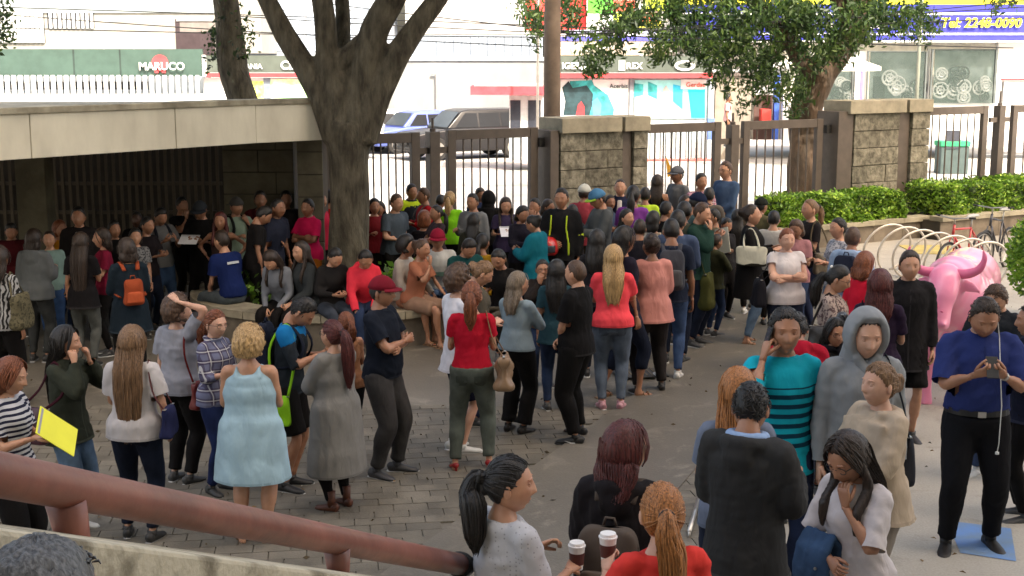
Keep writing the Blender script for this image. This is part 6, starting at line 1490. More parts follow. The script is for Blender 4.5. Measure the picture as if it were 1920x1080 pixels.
from mathutils.bvhtree import BVHTree
def details():
    """sewn-on bands, plackets and pockets laid on the finished garments"""
    trees = {}
    for kind, o, name, c_, at, size, h_, root in DETAIL:
        if o.name not in trees: trees[o.name] = BVHTree.FromPolygons([v.co for v in o.data.vertices], [tuple(p.vertices) for p in o.data.polygons])
        T = trees[o.name]; V = []; F = []
        def cast(org, d):
            h = T.ray_cast(Vector(org), Vector(d)); 
            return None if h[0] is None else h[0] + (h[1] if h[1].dot(Vector(d)) < 0 else -h[1]) * .0025
        if kind == 'band':
            n = 40; prev = None
            for k in range(n + 1):
                a = 2 * PI * k / n; d = A3(math.cos(a), math.sin(a), 0); q = []
                for z in (.003, h_):
                    org = at + A3(d[0] * size[0], d[1] * size[1], z); p = cast(org, -d); q.append(p if p is not None and (p - Vector(at)).xy.length > .07 else None)
                if q[0] is not None and q[1] is not None:
                    V += q; 
                    if prev and (q[0] - prev[0]).length < .07: i = len(V) - 4; F.append((i, i + 2, i + 3, i + 1))
                    prev = q
                else: prev = None
        elif kind == 'neck':
            n = 24; prev = None
            for k in range(n + 1):
                a = 2 * PI * k / n; d = A3(math.cos(a), math.sin(a), 0); q = [cast(at + d * .16 + A3(0, 0, z), -d) for z in (-.012, .006)]
                if q[0] is not None and q[1] is not None and (q[0] - Vector(at)).xy.length < .12:
                    V += q
                    if prev: i = len(V) - 4; F.append((i, i + 2, i + 3, i + 1))
                    prev = q
                else: prev = None
        elif kind == 'front':
            prev = None
            for k in range(11):
                f = k / 10; c0 = at[0] * (1 - f) + at[1] * f; q = [cast(c0 + A3(x, -.5, 0), (0, 1, 0)) for x in (-h_ / 2, h_ / 2)]
                if q[0] is not None and q[1] is not None and q[0].y > c0[1] - .30:
                    V += q
                    if prev and (q[0] - prev[0]).length < .08: i = len(V) - 4; F.append((i, i + 2, i + 3, i + 1))
                    prev = q
                else: prev = None
        else:
            g_ = [(x, z) for z in (-.062, -.03, .0, .035) for x in (-1, -.33, .33, 1)]; ok = True
            for x, z in g_:
                w_ = h_ * (1 if z > -.05 else .55); p = cast(at + A3(x * w_, .5, z), (0, -1, 0)); 
                if p is None: ok = False; break
                V.append(p)
            if ok: F = [(r * 4 + q, r * 4 + q + 1, r * 4 + q + 5, r * 4 + q + 4) for r in range(3) for q in range(3)]
        if F: raw_obj(name, V, F, cloth(tuple(c_)), root)
def c(r, g, b): return tuple(max(.004, x / 1.3) for x in srgb(r, g, b))
def ring_y(u, r=1.74):
    y = 15.8
    for _ in range(12):
        x = (u - 960) / FPX * (y * CT + 2.3 * ST); y = PC.y - math.sqrt(max(0, r * r - (x - PC.x) ** 2))
    return y
BK = c(22, 20, 20); NV = c(24, 28, 48); JN = c(44, 58, 86); JL = c(95, 118, 144); JD = c(28, 35, 52); GY = c(105, 105, 103); DG = c(58, 58, 56); WH = c(215, 212, 208)
def P_(label, u, v, face=0, **k):
    k.setdefault('group', 'people waiting in the plaza crowd'); k.setdefault('build', 1.06); return person(label, u, v, face, **k)
sn = lambda *a: ('sneaker',) + a
BS = sn((.03, .03, .03), (.3, .3, .3)); WS = sn((.55, .55, .53), (.5, .5, .5)); DSH = ('shoe', (.015, .013, .012), (.02, .02, .02)); SAN = ('sandal', (.22, .13, .07))
# ---- front row, left
P_('woman in navy and white striped tee holding a yellow folder at the left edge', 18, 672, 78, h=1.55, hair=('bob', 'auburn', .10), top=('tee', c(205, 205, 210), {'kind': 'stripes', 'c2': c(40, 42, 62), 'freq': 165, 'th': .1}), bot=('trousers', BK), arms=('fore', 'fore'), nod=12, look=8, skin='l', build=1.15,
   acc=[('paper', 0, (.80, .78, .05), 'bright yellow folder held by the woman in the striped tee', .24, .34, 'folder', 'folder', (-38, -35, 20), (.02, -.08, .02))])
P_('woman with long black hair in dark olive jacket with a hand to her cheek', 122, 612, 75, foot=1000, h=1.63, hair=('long', 'black', .48), top=('jacket', c(52, 56, 46), {'hem': .80}), bot=('jeans', JL, {'ease': .004}), shoes=WS, arms=('ear', 'face'), skin='l', look=18,
   acc=[('bag', -1, c(60, 20, 34), 'dark red bag hanging behind the woman in the olive jacket', .30, .30, .1, .0, 'leather', .1)])
P_('woman with very long straight light brown hair in a white tee seen from behind', 245, 612, 176, foot=1015, hair=('long', 'light', .66), top=('tee', c(205, 200, 200), {'ease': .012}), bot=('jeans', JD), shoes=BS, arms=('loose', 'fore'), build=1.12, skin='l', legs='contra',
   acc=[('bag', -1, c(38, 42, 78), 'navy shoulder bag on the hip of the woman with waist long hair', .26, .24, .09, -.02, 'plain', .03, 'handbag', 'handbag', False, c(90, 50, 50))])
P_('woman in light grey tee with one arm raised over her short dark curls', 333, 556, 150, foot=905, hair=('curly', 'brown'), top=('tee', c(150, 152, 162), {'ease': .02}), bot=('trousers', BK), arms=('head', 'down'), skin='p', look=-30, build=1.08,
   acc=[('bag', -1, c(110, 30, 28), 'dark red handbag on the arm of the woman in the light grey tee', .28, .26, .1, .1)])
P_('woman with auburn hair and glasses in a blue plaid shirt', 404, 580, 62, foot=925, hair=('lowpony', 'auburn', .22), top=('long', c(118, 122, 150), {'kind': 'plaid', 'c2': c(60, 40, 66), 'sleeve': .75, 'collar': 1}), bot=('jeans', c(32, 44, 84)), shoes=BS, arms=('fore', 'fore'), skin='p', extra=[('glasses',)], nod=6, look=-10)
P_('stout woman with short blonde curls in a pale blue sleeveless dress', 466, 615, 180, foot=1018, hair=('curly', 'blond'), top=('dress', c(168, 198, 212), {'hem': .54, 'flare': .035, 'ease': .01}), bot=('bare', WH), shoes=SAN, arms=('fore', 'fore'), build=1.32, skin='l', look=-12)
P_('man in dark sports jersey with blue shoulders bowing his shaved head', 566, 558, 82, foot=918, sex='m', hair=('fade', 'black'), top=('tee', c(34, 40, 46), {'yoke': c(20, 110, 170), 'sleeve': .55}), bot=('shorts', BK), shoes=sn((.02, .02, .02)), arms=('phone', 'fore'), nod=42, skin='m', lean=6,
   acc=[('backpack', c(28, 34, 50), 'dark blue backpack worn by the man in the blue shouldered jersey', c(20, 26, 40)), ('bag', -1, c(150, 215, 40), 'lime green drawstring bag hanging beside the man in shorts', .16, .26, .07, .22, 'plain', -.05, 'drawstring_bag', 'bag')])
P_('stout woman with long maroon ponytail in a long grey sleeveless tunic', 622, 600, -128, foot=955, hair=('pony', 'maroon', .46, 'thick'), top=('vestdress', c(132, 130, 126), {'hem': .36, 'flare': .03, 'sleeve': .75, 'shoulder': 1, 'ease': .006}), bot=('leggings', BK), shoes=('boot', (.10, .035, .02), (.05, .03, .02)), arms=('crossu', 'cross'), build=1.32, skin='l', extra=[('glasses',)])
P_('red haired woman in sleeveless top and black striped trousers behind the maroon ponytail', 648, 585, -150, Y=11.1, hair=('pony', 'auburn', .2), top=('tank', c(150, 105, 75)), bot=('trousers', BK), shoes=('shoe', (.36, .20, .12), (.2, .1, .05)), arms=('fore', 'fore'), skin='m')
P_('man in maroon cap and dark navy tee with folded arms', 716, 518, 72, foot=893, sex='m', hair=('cap', 'black'), top=('tee', c(24, 30, 42), {'hem': .88}), bot=('jeans', c(66, 64, 64), {'ease': .012}), shoes=sn((.05, .05, .055)), arms=('cross', 'cross'), belly=.05, build=1.13, skin='m', extra=[('cap', c(120, 24, 40)), ('glasses',)], legs='contra')
P_('person in a white tee and navy shorts behind the woman in red', 862, 500, 120, Y=11.4, sex='m', hair=('curly', 'brown'), top=('tee', c(232, 232, 240), {'hem': .78}), bot=('shorts', NV), shoes=WS, arms=('fore', 'fore'), skin='p')
P_('woman in red tee and grey green trousers on red high heels', 884, 528, 178, foot=880, hair=('pony', 'auburn', .28, 'thick'), top=('tee', c(190, 24, 48), {'hem': .93, 'sleeve': .30}), bot=('jeans', c(92, 98, 90), {'ease': .006}), shoes=('heel', c(150, 14, 22)), arms=('fore', 'fore'), skin='l', legs='wide', build=1.08,
   acc=[('bag', -1, c(140, 112, 84), 'slouchy beige leather shoulder bag of the woman in red', .34, .32, .13, .03, 'leather', .1, 'handbag', 'handbag', False, None, .05)])
P_('woman with light brown hair up bowing behind the woman in red', 904, 490, 100, Y=12.3, hair=('updo', 'light'), top=('long', c(88, 82, 70)), bot=('jeans', JN), arms=('read', 'read'), nod=30, skin='l')
P_('woman with straight ash hair in pale blue top', 972, 510, 146, foot=812, hair=('long', 'ash', .24), top=('long', c(142, 160, 170), {'sleeve': .72, 'hem': .92, 'fold': .006}), bot=('trousers', BK, {'flare': .03}), shoes=DSH, arms=('crossu', 'cross'), skin='l', build=1.15, look=-25)
P_('person in glasses and dark jacket with a hand on the chin', 1017, 487, 4, Y=13.8, sex='m', hair=('short', 'black'), top=('jacket', c(40, 34, 32)), bot=('jeans', JN), arms=('face', 'belly'), extra=[('glasses',)], skin='m')
P_('woman with long black hair and teal shirt left of the man in black', 1044, 488, 175, Y=12.8, hair=('long', 'black', .38), top=('tee', c(40, 70, 80), {'hem': .8}), bot=('jeans', JN), arms=('fore', 'down'), skin='m')
P_('broad man in black polo, black trousers and black sneakers with white ticks', 1080, 487, -118, foot=826, sex='m', hair=('buzz', 'brown'), top=('polo', c(20, 19, 20)), bot=('trousers', c(18, 17, 17), {'ease': .008}), shoes=('sneaker', (.012, .012, .012), (.03, .03, .03), 1), arms=('clasp', 'clasp'), build=1.16, belly=.02, skin='l', look=-8, legs='wide')
P_('woman with long light hair in bright coral tee and grey blue jeans', 1150, 460, 178, foot=768, hair=('long', 'blond', .40), top=('tee', c(255, 82, 92), {'hem': .90}), bot=('jeans', c(100, 112, 128)), shoes=sn(c(200, 150, 160)), arms=('crossu', 'cross'), build=1.2, skin='l')
P_('woman with black hair in navy top and cropped jeans stepping in sandals', 1172, 425, 120, foot=745, hair=('long', 'black', .30), top=('tee', c(34, 30, 44)), bot=('capri', JD), shoes=SAN, arms=('down', 'down'), legs='step', skin='m', build=1.15)
P_('woman in salmon pink blouse with dark bun seen from behind', 1222, 438, -168, Y=13.5, hair=('bun', 'dark'), top=('long', c(205, 140, 130), {'sleeve': .8, 'hem': .80, 'ease': .014}), bot=('trousers', c(50, 46, 46)), shoes=BS, arms=('fore', 'fore'), build=1.18, skin='t', legs='wide')
P_('man in navy tee and blue jeans with bright white sneakers in the queue', 1260, 412, 176, Y=14.1, sex='m', hair=('fade', 'black'), top=('tee', c(30, 38, 56)), bot=('jeans', c(70, 92, 130)), shoes=WS, arms=('down', 'fore'), skin='t', nod=10,
   acc=[('backpack', c(70, 72, 80), 'grey backpack worn by the man in navy with white sneakers', c(90, 92, 96))])
# ---- queue behind them
P_('young man in denim blue shirt third in the queue', 1272, 396, 165, Y=14.9, sex='m', hair=('short', 'black'), top=('long', c(70, 84, 112)), bot=('jeans', JD), arms=('fore', 'fore'), skin='m', nod=14)
P_('man in olive grey sweatshirt with his head bowed in the queue', 1284, 380, 160, Y=15.9, sex='m', hair=('short', 'black'), top=('hoodie', c(74, 80, 70)), bot=('jeans', JD), arms=('read', 'read'), skin='m', nod=20,
   acc=[('bag', -1, c(72, 74, 36), 'large olive green bag hanging low beside the queue', .34, .44, .16, .30, 'plain', .05, 'duffel_bag', 'bag')])
P_('man in dark green jacket with hand at his face in the queue', 1316, 380, 60, Y=15.8, sex='m', hair=('fade', 'brown'), top=('jacket', c(30, 58, 50)), bot=('jeans', JD), arms=('face', 'down'), skin='l', nod=10)
P_('man in navy baseball cap and teal grey sweater in the queue', 1308, 362, 100, Y=16.8, sex='m', hair=('cap', 'black'), top=('long', c(72, 92, 92)), bot=('jeans', JD), arms=('read', 'read'), skin='m', extra=[('cap', c(24, 34, 60))], nod=14,
   acc=[('paper', 1, (.75, .74, .62), 'cream folder hanging from the hand of the man in the navy cap', .22, .32, 'folder', 'folder', (5, 15, 30), (.1, -.08, -.1))])
P_('dark haired woman in floral top left of the queue', 1226, 396, 150, Y=16.4, hair=('bob', 'black', .1), top=('tee', c(150, 130, 110), {'kind': 'floral', 'c2': c(220, 210, 190)}), bot=('jeans', BK), arms=('fore', 'down'), skin='m')
P_('short haired person in black behind the queue near the stone pier', 1250, 378, 120, Y=17.6, sex='m', hair=('short', 'black'), top=('tee', BK), bot=('jeans', JD), arms=('fore', 'fore'), skin='m', h=1.62)
P_('person with grey white scarf in the middle of the queue', 1286, 366, 30, Y=18.2, hair=('bob', 'dark', .08), top=('long', c(60, 60, 60)), bot=('jeans', BK), extra=[('scarf', c(220, 220, 220))], skin='m', arms=('fore', 'fore'))
P_('man in black hooded jacket beside the purple shirt near the pier', 1200, 412, 175, Y=16.0, sex='m', hair=('short', 'dark'), top=('long', c(34, 32, 40)), bot=('jeans', JD), skin='m', h=1.6)
# ---- middle distance, between tree and piers
P_('person in dark red top half hidden behind the big trunk', 702, 372, 20, Y=18.6, hair=('bob', 'black', .08), top=('tee', c(120, 28, 34)), bot=('jeans', BK), skin='m', arms=('fore', 'fore'))
P_('woman in black with dark hair just right of the big trunk', 712, 378, -20, Y=19.2, hair=('long', 'black', .2), top=('tee', BK), bot=('jeans', BK), skin='m', arms=('fore', 'down'))
P_('man in slate grey tee with hands low right of the big trunk', 744, 363, 48, Y=18.0, sex='m', hair=('fade', 'brown'), top=('tee', c(78, 88, 98)), bot=('jeans', BK), arms=('belly', 'down'), skin='l', lean=8, belly=.03, build=1.12)
P_('man in dark jacket with a lime yellow collar', 772, 345, 40, Y=20.0, sex='m', hair=('short', 'black'), top=('jacket', c(34, 38, 46), {'yoke': c(190, 215, 40)}), bot=('jeans', BK), skin='m')
P_('man in bright red sports shirt beside the lime collared man', 794, 352, -70, Y=19.2, sex='m', hair=('fade', 'brown'), top=('tee', c(185, 26, 34), {'sleeve': .9}), bot=('jeans', BK), arms=('fore', 'fore'), skin='m',
   acc=[('backpack', c(120, 110, 105), 'grey backpack on the man in the red sports shirt', c(100, 20, 24))])
P_('person with reddish hair in black sitting with back turned behind the planter', 796, 424, 175, Y=18.3, hair=('bob', 'auburn', .06), top=('tee', c(34, 30, 34)), bot=('jeans', BK), legs='sit', h=1.62, skin='m', arms=('lap', 'lap'), seat=.5)
P_('woman with long blonde hair in lime green shirt by the gate', 843, 358, 172, Y=18.8, hair=('pony', 'blond', .28, 'thick'), top=('tee', c(150, 235, 40), {'hem': .92, 'sleeve': .6}), bot=('jeans', BK), arms=('fore', 'fore'), skin='m', build=1.14)
P_('man in grey shirt with black waistcoat facing left near the gate', 886, 363, -28, Y=18.4, sex='m', hair=('short', 'black'), top=('tee', c(128, 130, 132), {'sleeve': .9}), bot=('trousers', BK), arms=('fore', 'down'), skin='m')
P_('person in black hooded top seen from behind near the gate', 916, 360, 170, Y=19.5, sex='m', hair=('short', 'black'), top=('hoodie', c(24, 23, 24)), bot=('jeans', BK), skin='m', extra=[('hood_up', c(24, 23, 24))])
P_('woman in olive jacket with her back turned in front of the gate', 888, 400, 168, Y=17.0, hair=('long', 'black', .2), top=('jacket', c(44, 44, 34)), bot=('trousers', BK), skin='m', h=1.6)
P_('woman with long dark hair in a purple grey top holding a paper', 948, 370, 8, Y=18.6, hair=('long', 'dark', .25, 'front'), top=('tee', c(64, 54, 84)), bot=('jeans', BK), arms=('read', 'read'), skin='l', nod=14,
   acc=[('paper', 0, (.75, .75, .78), 'white sheet of paper held by the woman in purple grey', .2, .26)])
P_('woman with black bob in dark clothes beside the woman in teal', 980, 386, 30, Y=17.6, hair=('bob', 'black', .08), top=('long', c(36, 34, 46)), bot=('jeans', BK), arms=('read', 'fore'), skin='m', nod=18)
P_('man in a pale tee with hands raised to his chin', 1003, 372, -30, Y=18.4, sex='m', hair=('short', 'black'), top=('tee', c(150, 160, 160)), bot=('jeans', JD), arms=('face', 'face'), skin='m')
P_('woman in a loose teal jacket bowing her head', 1000, 405, -120, Y=16.6, hair=('bun', 'black'), top=('jacket', c(20, 110, 128), {'hem': .74, 'ease': .02}), bot=('jeans', BK), arms=('read', 'read'), skin='m', nod=24, h=1.6, build=1.15)
P_('man in black jacket with lime yellow piping in front of the first pier', 1053, 353, -18, Y=17.2, sex='m', hair=('short', 'black'), top=('jacket', c(28, 28, 30), {'piping': c(210, 235, 60)}), bot=('trousers', BK), arms=('tummy', 'down'), skin='m', build=1.06, acc=[('helmet', 'red helmet held low by the man with lime yellow piping')])
P_('man in white cap and faded red polo by the first pier', 1096, 346, 160, Y=18.8, sex='m', hair=('cap', 'dark'), top=('polo', c(170, 68, 80)), bot=('shorts', c(120, 100, 80)), extra=[('cap', c(205, 205, 195))], skin='m', arms=('fore', 'fore'))
P_('man in blue cap and grey hoodie in profile by the first pier', 1121, 355, -70, Y=17.4, sex='m', hair=('cap', 'dark'), top=('hoodie', c(88, 92, 94)), bot=('trousers', DG), extra=[('cap', c(80, 130, 170), 'front', c(150, 190, 60))], arms=('read', 'read'), skin='m', nod=18, belly=.03,
   acc=[('paper', 0, (.75, .75, .75), 'white paper read by the man in the blue cap', .18, .24)])
P_('balding man in white shirt and navy jacket against the pier', 1163, 335, -8, Y=19.4, sex='m', hair=('buzz', 'dark'), top=('jacket', c(34, 38, 62), {'inner': c(225, 220, 215)}), bot=('trousers', BK), skin='l')
P_('woman in violet tee with long dark ponytail by the first pier', 1188, 347, 165, Y=17.7, hair=('pony', 'black', .3, 'thick'), top=('tee', c(140, 72, 165), {'hem': .92}), bot=('trousers', c(52, 62, 62)), arms=('fore', 'down'), skin='t', build=1.14)
P_('woman in black tank top with long dark hair at the bright gate', 1233, 328, 165, Y=20.4, hair=('long', 'dark', .28), top=('tank', BK), bot=('jeans', BK), skin='m', arms=('fore', 'fore'))
P_('man in grey cap and grey shirt looking left at the gate', 1270, 312, -60, Y=20.9, sex='m', hair=('cap', 'grey'), top=('tee', c(105, 108, 112)), bot=('jeans', JD), extra=[('cap', c(96, 98, 104))], skin='t', arms=('hip', 'down'))
P_('man in red and white plaid shirt by the gate', 1315, 325, 20, Y=20.2, sex='m', hair=('short', 'black'), top=('tee', c(190, 150, 165), {'kind': 'plaid', 'c2': c(110, 24, 60)}), bot=('jeans', JD), skin='m', arms=('fore', 'fore'))
P_('tall man in blue shirt with sunglasses standing beside the left hedge', 1361, 303, -52, Y=20.6, sex='m', hair=('short', 'brown'), top=('tee', c(70, 92, 124), {'sleeve': .8}), bot=('jeans', c(52, 66, 96)), extra=[('glasses',)], arms=('clasp', 'clasp'), skin='l', belly=.03)
P_('man in yellow green jersey hidden between purple and black tops', 1210, 352, 170, Y=19.6, sex='m', hair=('short', 'black'), top=('tee', c(190, 225, 60)), bot=('jeans', BK), skin='m')
# ---- seated round the planter
def S_(label, u, v, face, **k):
    k.setdefault('legs', 'sit'); k.setdefault('h', 1.62); return P_(label, u, v, face, Y=ring_y(u, k.pop('r', 1.74)), **k)
S_('bearded man in navy shirt with white lettering sitting with his back turned', 412, 453, -128, sex='m', h=1.72, hair=('fade', 'dark'), beard=True, top=('tee', c(24, 40, 92), {'print_': (c(210, 215, 220), (-.09, 1.32, .09, 1.29), True)}), bot=('jeans', c(84, 92, 96)), arms=('lap', 'lap'), lean=16, skin='l')
S_('girl in light grey sweater sitting with her head bowed', 516, 480, -20, hair=('long', 'dark', .2, 'front'), top=('long', c(128, 132, 140)), bot=('jeans', BK), arms=('lap', 'lap'), nod=40, lean=22, skin='l')
S_('woman with long dark hair in dark checked jacket sitting and looking left', 566, 473, -45, hair=('long', 'dark', .36, 'front'), top=('jacket', c(52, 56, 58)), bot=('jeans', BK), arms=('lap', 'lap'), lean=8, skin='l')
S_('woman in black sitting before the trunk looking at her lap', 632, 483, 28, hair=('lowpony', 'black'), top=('long', c(38, 36, 36)), bot=('jeans', c(60, 66, 76)), arms=('read', 'read'), nod=34, lean=14, skin='l')
S_('person in bright coral hooded jacket sitting right of the trunk', 690, 496, 15, hair=('lowpony', 'black'), top=('hoodie', c(240, 60, 78)), bot=('jeans', JN), arms=('knee', 'lap'), nod=30, lean=22, skin='m')
S_('woman with black curls, white cardigan and bare legs sitting sideways', 764, 487, 66, hair=('curly', 'black'), top=('cardigan', c(190, 182, 172), {'hem': .84}), bot=('skirt', c(140, 138, 136), {'hem': .7}), shoes=SAN, arms=('lap', 'knee'), lean=10, skin='m', r=1.62)
S_('woman with tied brown hair in tan top sitting behind the white cardigan', 792, 470, 60, hair=('bun', 'brown'), top=('tee', c(170, 110, 84)), bot=('shorts', c(150, 120, 100)), shoes=SAN, arms=('face', 'knee'), lean=12, skin='m', r=1.85)
S_('man in white printed tee and dark red cap sitting and facing the camera', 822, 460, 6, sex='m', h=1.72, hair=('cap', 'black'), top=('tee', c(200, 200, 196), {'print_': (c(110, 140, 130), (-.09, 1.22, .09, 1.16), False)}), bot=('jeans', c(80, 104, 140)), arms=('knee', 'knee'), lean=14, extra=[('cap', c(140, 24, 50))], skin='m', r=1.5)
P_('man in dark green shirt bending his head at the right end of the planter', 880, 458, 25, Y=16.2, sex='m', hair=('short', 'black'), top=('tee', c(26, 74, 74)), bot=('jeans', JD), legs='sit', h=1.72, arms=('knee', 'lap'), nod=34, lean=16, skin='m')
P_('person in mustard top sitting low beside the green shirted man', 905, 478, 160, Y=16.6, hair=('lowpony', 'black'), top=('tee', c(170, 130, 30)), bot=('jeans', BK), legs='sit', h=1.6, seat=.42, skin='m')
# ---- shaded crowd at the left
P_('woman in zebra print top cut off by the left edge', -4, 462, 170, h=1.6, hair=('long', 'dark', .2), top=('tee', c(170, 170, 170), {'kind': 'zebra', 'c2': c(40, 40, 40)}), bot=('trousers', BK), skin='m',
   acc=[('bag', -1, c(104, 98, 76), 'olive patterned bag of the woman in zebra print', .34, .38, .14, -.1, 'floral', .1, 'handbag', 'handbag', False, None)])
P_('woman in light grey hoodie and dark grey trousers seen from behind', 62, 430, 172, foot=678, hair=('bob', 'dark', .10), top=('hoodie', c(112, 116, 118)), bot=('jeans', c(58, 60, 60)), shoes=BS, arms=('fore', 'down'), skin='m', build=1.18)
P_('woman in pale teal top and blue jeans facing the camera', 92, 432, 10, Y=15.8, hair=('lowpony', 'dark'), top=('tee', c(140, 168, 160), {'sleeve': .9}), bot=('jeans', c(54, 80, 120)), arms=('fore', 'down'), skin='l')
P_('woman with reddish hair in orange yellow top looking right', 112, 413, 60, Y=16.4, hair=('bob', 'auburn', .06), top=('tee', c(220, 146, 40)), bot=('jeans', JN), skin='m')
P_('smiling man with white shirt under a dark jacket by the left column', 147, 388, 8, Y=16.2, sex='m', hair=('short', 'black'), top=('jacket', c(38, 34, 34), {'inner': c(150, 150, 145)}), bot=('jeans', BK), skin='m')
P_('woman with very long brown hair, black top and grey trousers in the shade', 150, 436, 176, Y=14.7, hair=('long', 'dark', .62), top=('tee', c(24, 22, 24), {'hem': .78}), bot=('jeans', c(92, 94, 90)), shoes=BS, arms=('fore', 'down'), skin='m')
P_('woman in maroon top turned to the left with dark hair', 190, 428, -70, Y=15.3, hair=('bob', 'dark', .12), top=('tee', c(120, 20, 50)), bot=('jeans', BK), arms=('fore', 'fore'), skin='l',
   acc=[('paper', 0, (.35, .33, .75), 'violet folder held by the woman in maroon', .26, .12, 'folder', 'folder', (-50, 20, 20), (-.02, -.08, -.1))])
P_('person with black hair behind the woman in maroon', 214, 414, 40, Y=16.4, sex='m', hair=('short', 'black'), top=('tee', BK), bot=('jeans', BK), skin='m')
P_('woman in dark teal cardigan wearing an orange brown backpack', 236, 447, -150, h=1.56, hair=('bob', 'dark', .08), top=('cardigan', c(26, 38, 48), {'hem': .66}), bot=('trousers', BK), shoes=BS, arms=('fore', 'fore'), skin='l', build=1.12,
   acc=[('backpack', c(160, 74, 44), 'orange brown leather backpack on the woman in dark teal', c(190, 90, 55), .24, .30, .08, .10)])
P_('dark haired woman in white print behind the orange backpack', 254, 428, 20, Y=16.2, hair=('bob', 'black', .08), top=('tee', c(140, 140, 140), {'kind': 'floral', 'c2': c(70, 70, 74)}), bot=('jeans', BK), skin='l')
P_('dark skinned man in black standing deep in the canopy shade', 256, 396, 0, Y=17.4, sex='m', hair=('buzz', 'black'), top=('tee', BK), bot=('jeans', BK), skin='d')
P_('man in heather grey tee looking at his phone in the shade', 302, 390, 42, foot=610, sex='m', hair=('short', 'black'), top=('tee', c(112, 112, 112)), bot=('jeans', c(56, 78, 108)), shoes=BS, arms=('phone', 'phone'), nod=26, skin='m', build=1.12,
   acc=[('phone', 0, 'black phone of the man in heather grey', False, .03, True), ('backpack', c(30, 34, 44), 'dark backpack worn by the man in heather grey')])
P_('man in black with a hand on his chin beside the canopy grille', 341, 370, 50, Y=18.2, sex='m', hair=('short', 'black'), top=('tee', BK), bot=('jeans', BK), arms=('face', 'fore'), skin='m')
P_('man in black cap reading white papers in the shade', 376, 377, -6, Y=17.3, sex='m', hair=('cap', 'black'), top=('tee', BK), bot=('jeans', BK), arms=('read', 'read'), extra=[('cap', c(50, 54, 60)), ('glasses',)], skin='m', nod=18,
   acc=[('paper', 0, (.70, .70, .72), 'white papers read by the man in the black cap', .26, .2)])
P_('woman with long reddish dark hair and bare arms holding her hips', 413, 398, 0, Y=16.9, hair=('long', 'maroon', .3, 'front'), top=('tank', c(60, 44, 40)), bot=('jeans', BK), arms=('hip', 'hip'), skin='m')
P_('man in grey cap and pale green tee wearing a backpack', 443, 370, 40, Y=17.6, sex='m', hair=('cap', 'dark'), top=('tee', c(150, 170, 150)), bot=('jeans', BK), extra=[('cap', c(78, 76, 74), 'back')], arms=('fore', 'strap'), skin='m',
   acc=[('backpack', c(28, 28, 30), 'black backpack on the man in the grey cap')])
P_('man in dark red hooded top under the canopy edge', 488, 358, 10, Y=18.2, sex='m', hair=('short', 'black'), top=('hoodie', c(88, 26, 34)), bot=('jeans', BK), skin='m')
P_('man in black tee looking down beside the bench', 492, 388, 110, Y=16.7, sex='m', hair=('short', 'black'), top=('tee', c(28, 26, 26)), bot=('trousers', BK), arms=('down', 'fore'), nod=34, skin='m', lean=8)
P_('dark skinned man in navy polo leaning forward', 522, 371, 60, Y=17.0, sex='m', hair=('buzz', 'black'), top=('polo', c(38, 42, 58)), bot=('jeans', JD), arms=('down', 'down'), skin='t', lean=10)
P_('young man in dark shirt looking over from under the canopy corner', 536, 358, 20, Y=18.6, sex='m', hair=('short', 'black'), top=('tee', c(48, 44, 44)), bot=('jeans', BK), skin='m')
P_('woman in hot pink polo shirt and orange trousers', 577, 373, -30, Y=17.7, hair=('short', 'black'), top=('polo', c(220, 30, 90)), bot=('trousers', c(190, 110, 30)), arms=('cross', 'cross'), skin='m', build=1.12, belly=.03)
P_('person with pink shirt and dark hair next to the trunk', 600, 360, 60, Y=18.5, hair=('lowpony', 'black'), top=('tee', c(200, 40, 70)), bot=('jeans', BK), skin='m')
P_('person in bright red half hidden left of the big trunk', 618, 357, 160, Y=18.9, sex='m', hair=('short', 'black'), top=('tee', c(205, 22, 30)), bot=('jeans', BK), skin='m')
# ---- right of the middle
P_('woman with long black hair and black clothes behind the white tote bag', 1383, 393, 172, foot=588, hair=('long', 'black', .4), top=('long', BK), bot=('trousers', BK), shoes=WS, skin='m', legs='wide')
P_('woman in black coat looking up to the right with a white shoulder bag', 1410, 383, 78, Y=15.9, hair=('bun', 'dark'), top=('coat', c(26, 24, 24), {'hem': .60}), bot=('jeans', c(110, 134, 160)), shoes=SAN, arms=('fore', 'fore'), nod=-8, skin='l', build=1.1,
   acc=[('tote', -1, c(218, 216, 196), 'white tote bag with dark base under the arm of the woman in black', 1.13, .36, .24, c(40, 38, 30))])
P_('man in dark cap and khaki green jacket turned away', 1428, 371, 130, Y=18.2, sex='m', hair=('cap', 'black'), top=('jacket', c(96, 92, 66)), bot=('jeans', BK), extra=[('cap', c(30, 34, 30))], skin='m', arms=('fore', 'fore'))
P_('stout woman with bare folded arms over a white blouse', 1476, 428, 5, h=1.58, hair=('bun', 'auburn'), top=('tee', c(222, 216, 216), {'sleeve': .2, 'hem': .84}), bot=('jeans', JD), shoes=WS, arms=('cross', 'cross'), build=1.3, belly=.03, skin='p',
   acc=[('bag', -1, c(30, 30, 36), 'black backpack like bag hanging from the arm of the woman with folded arms', .26, .34, .15, .0, 'plain', -.12)])
P_('woman in black tee with golden ponytail in front of the hedge', 1519, 373, -72, Y=16.6, hair=('pony', 'light', .26), top=('tee', c(34, 30, 32)), bot=('jeans', c(46, 56, 84)), shoes=BS, arms=('fore', 'fore'), skin='l', build=1.06,
   acc=[('bag', 1, c(100, 90, 72), 'khaki bag on the hip of the golden ponytailed woman', .26, .28, .1, .04)])
P_('woman with black ponytail in white and grey top looking left', 1572, 408, -70, Y=15.4, hair=('lowpony', 'black'), top=('tee', c(190, 190, 196), {'kind': 'floral', 'c2': c(120, 124, 136)}), bot=('jeans', JL), arms=('fore', 'fore'), skin='l')
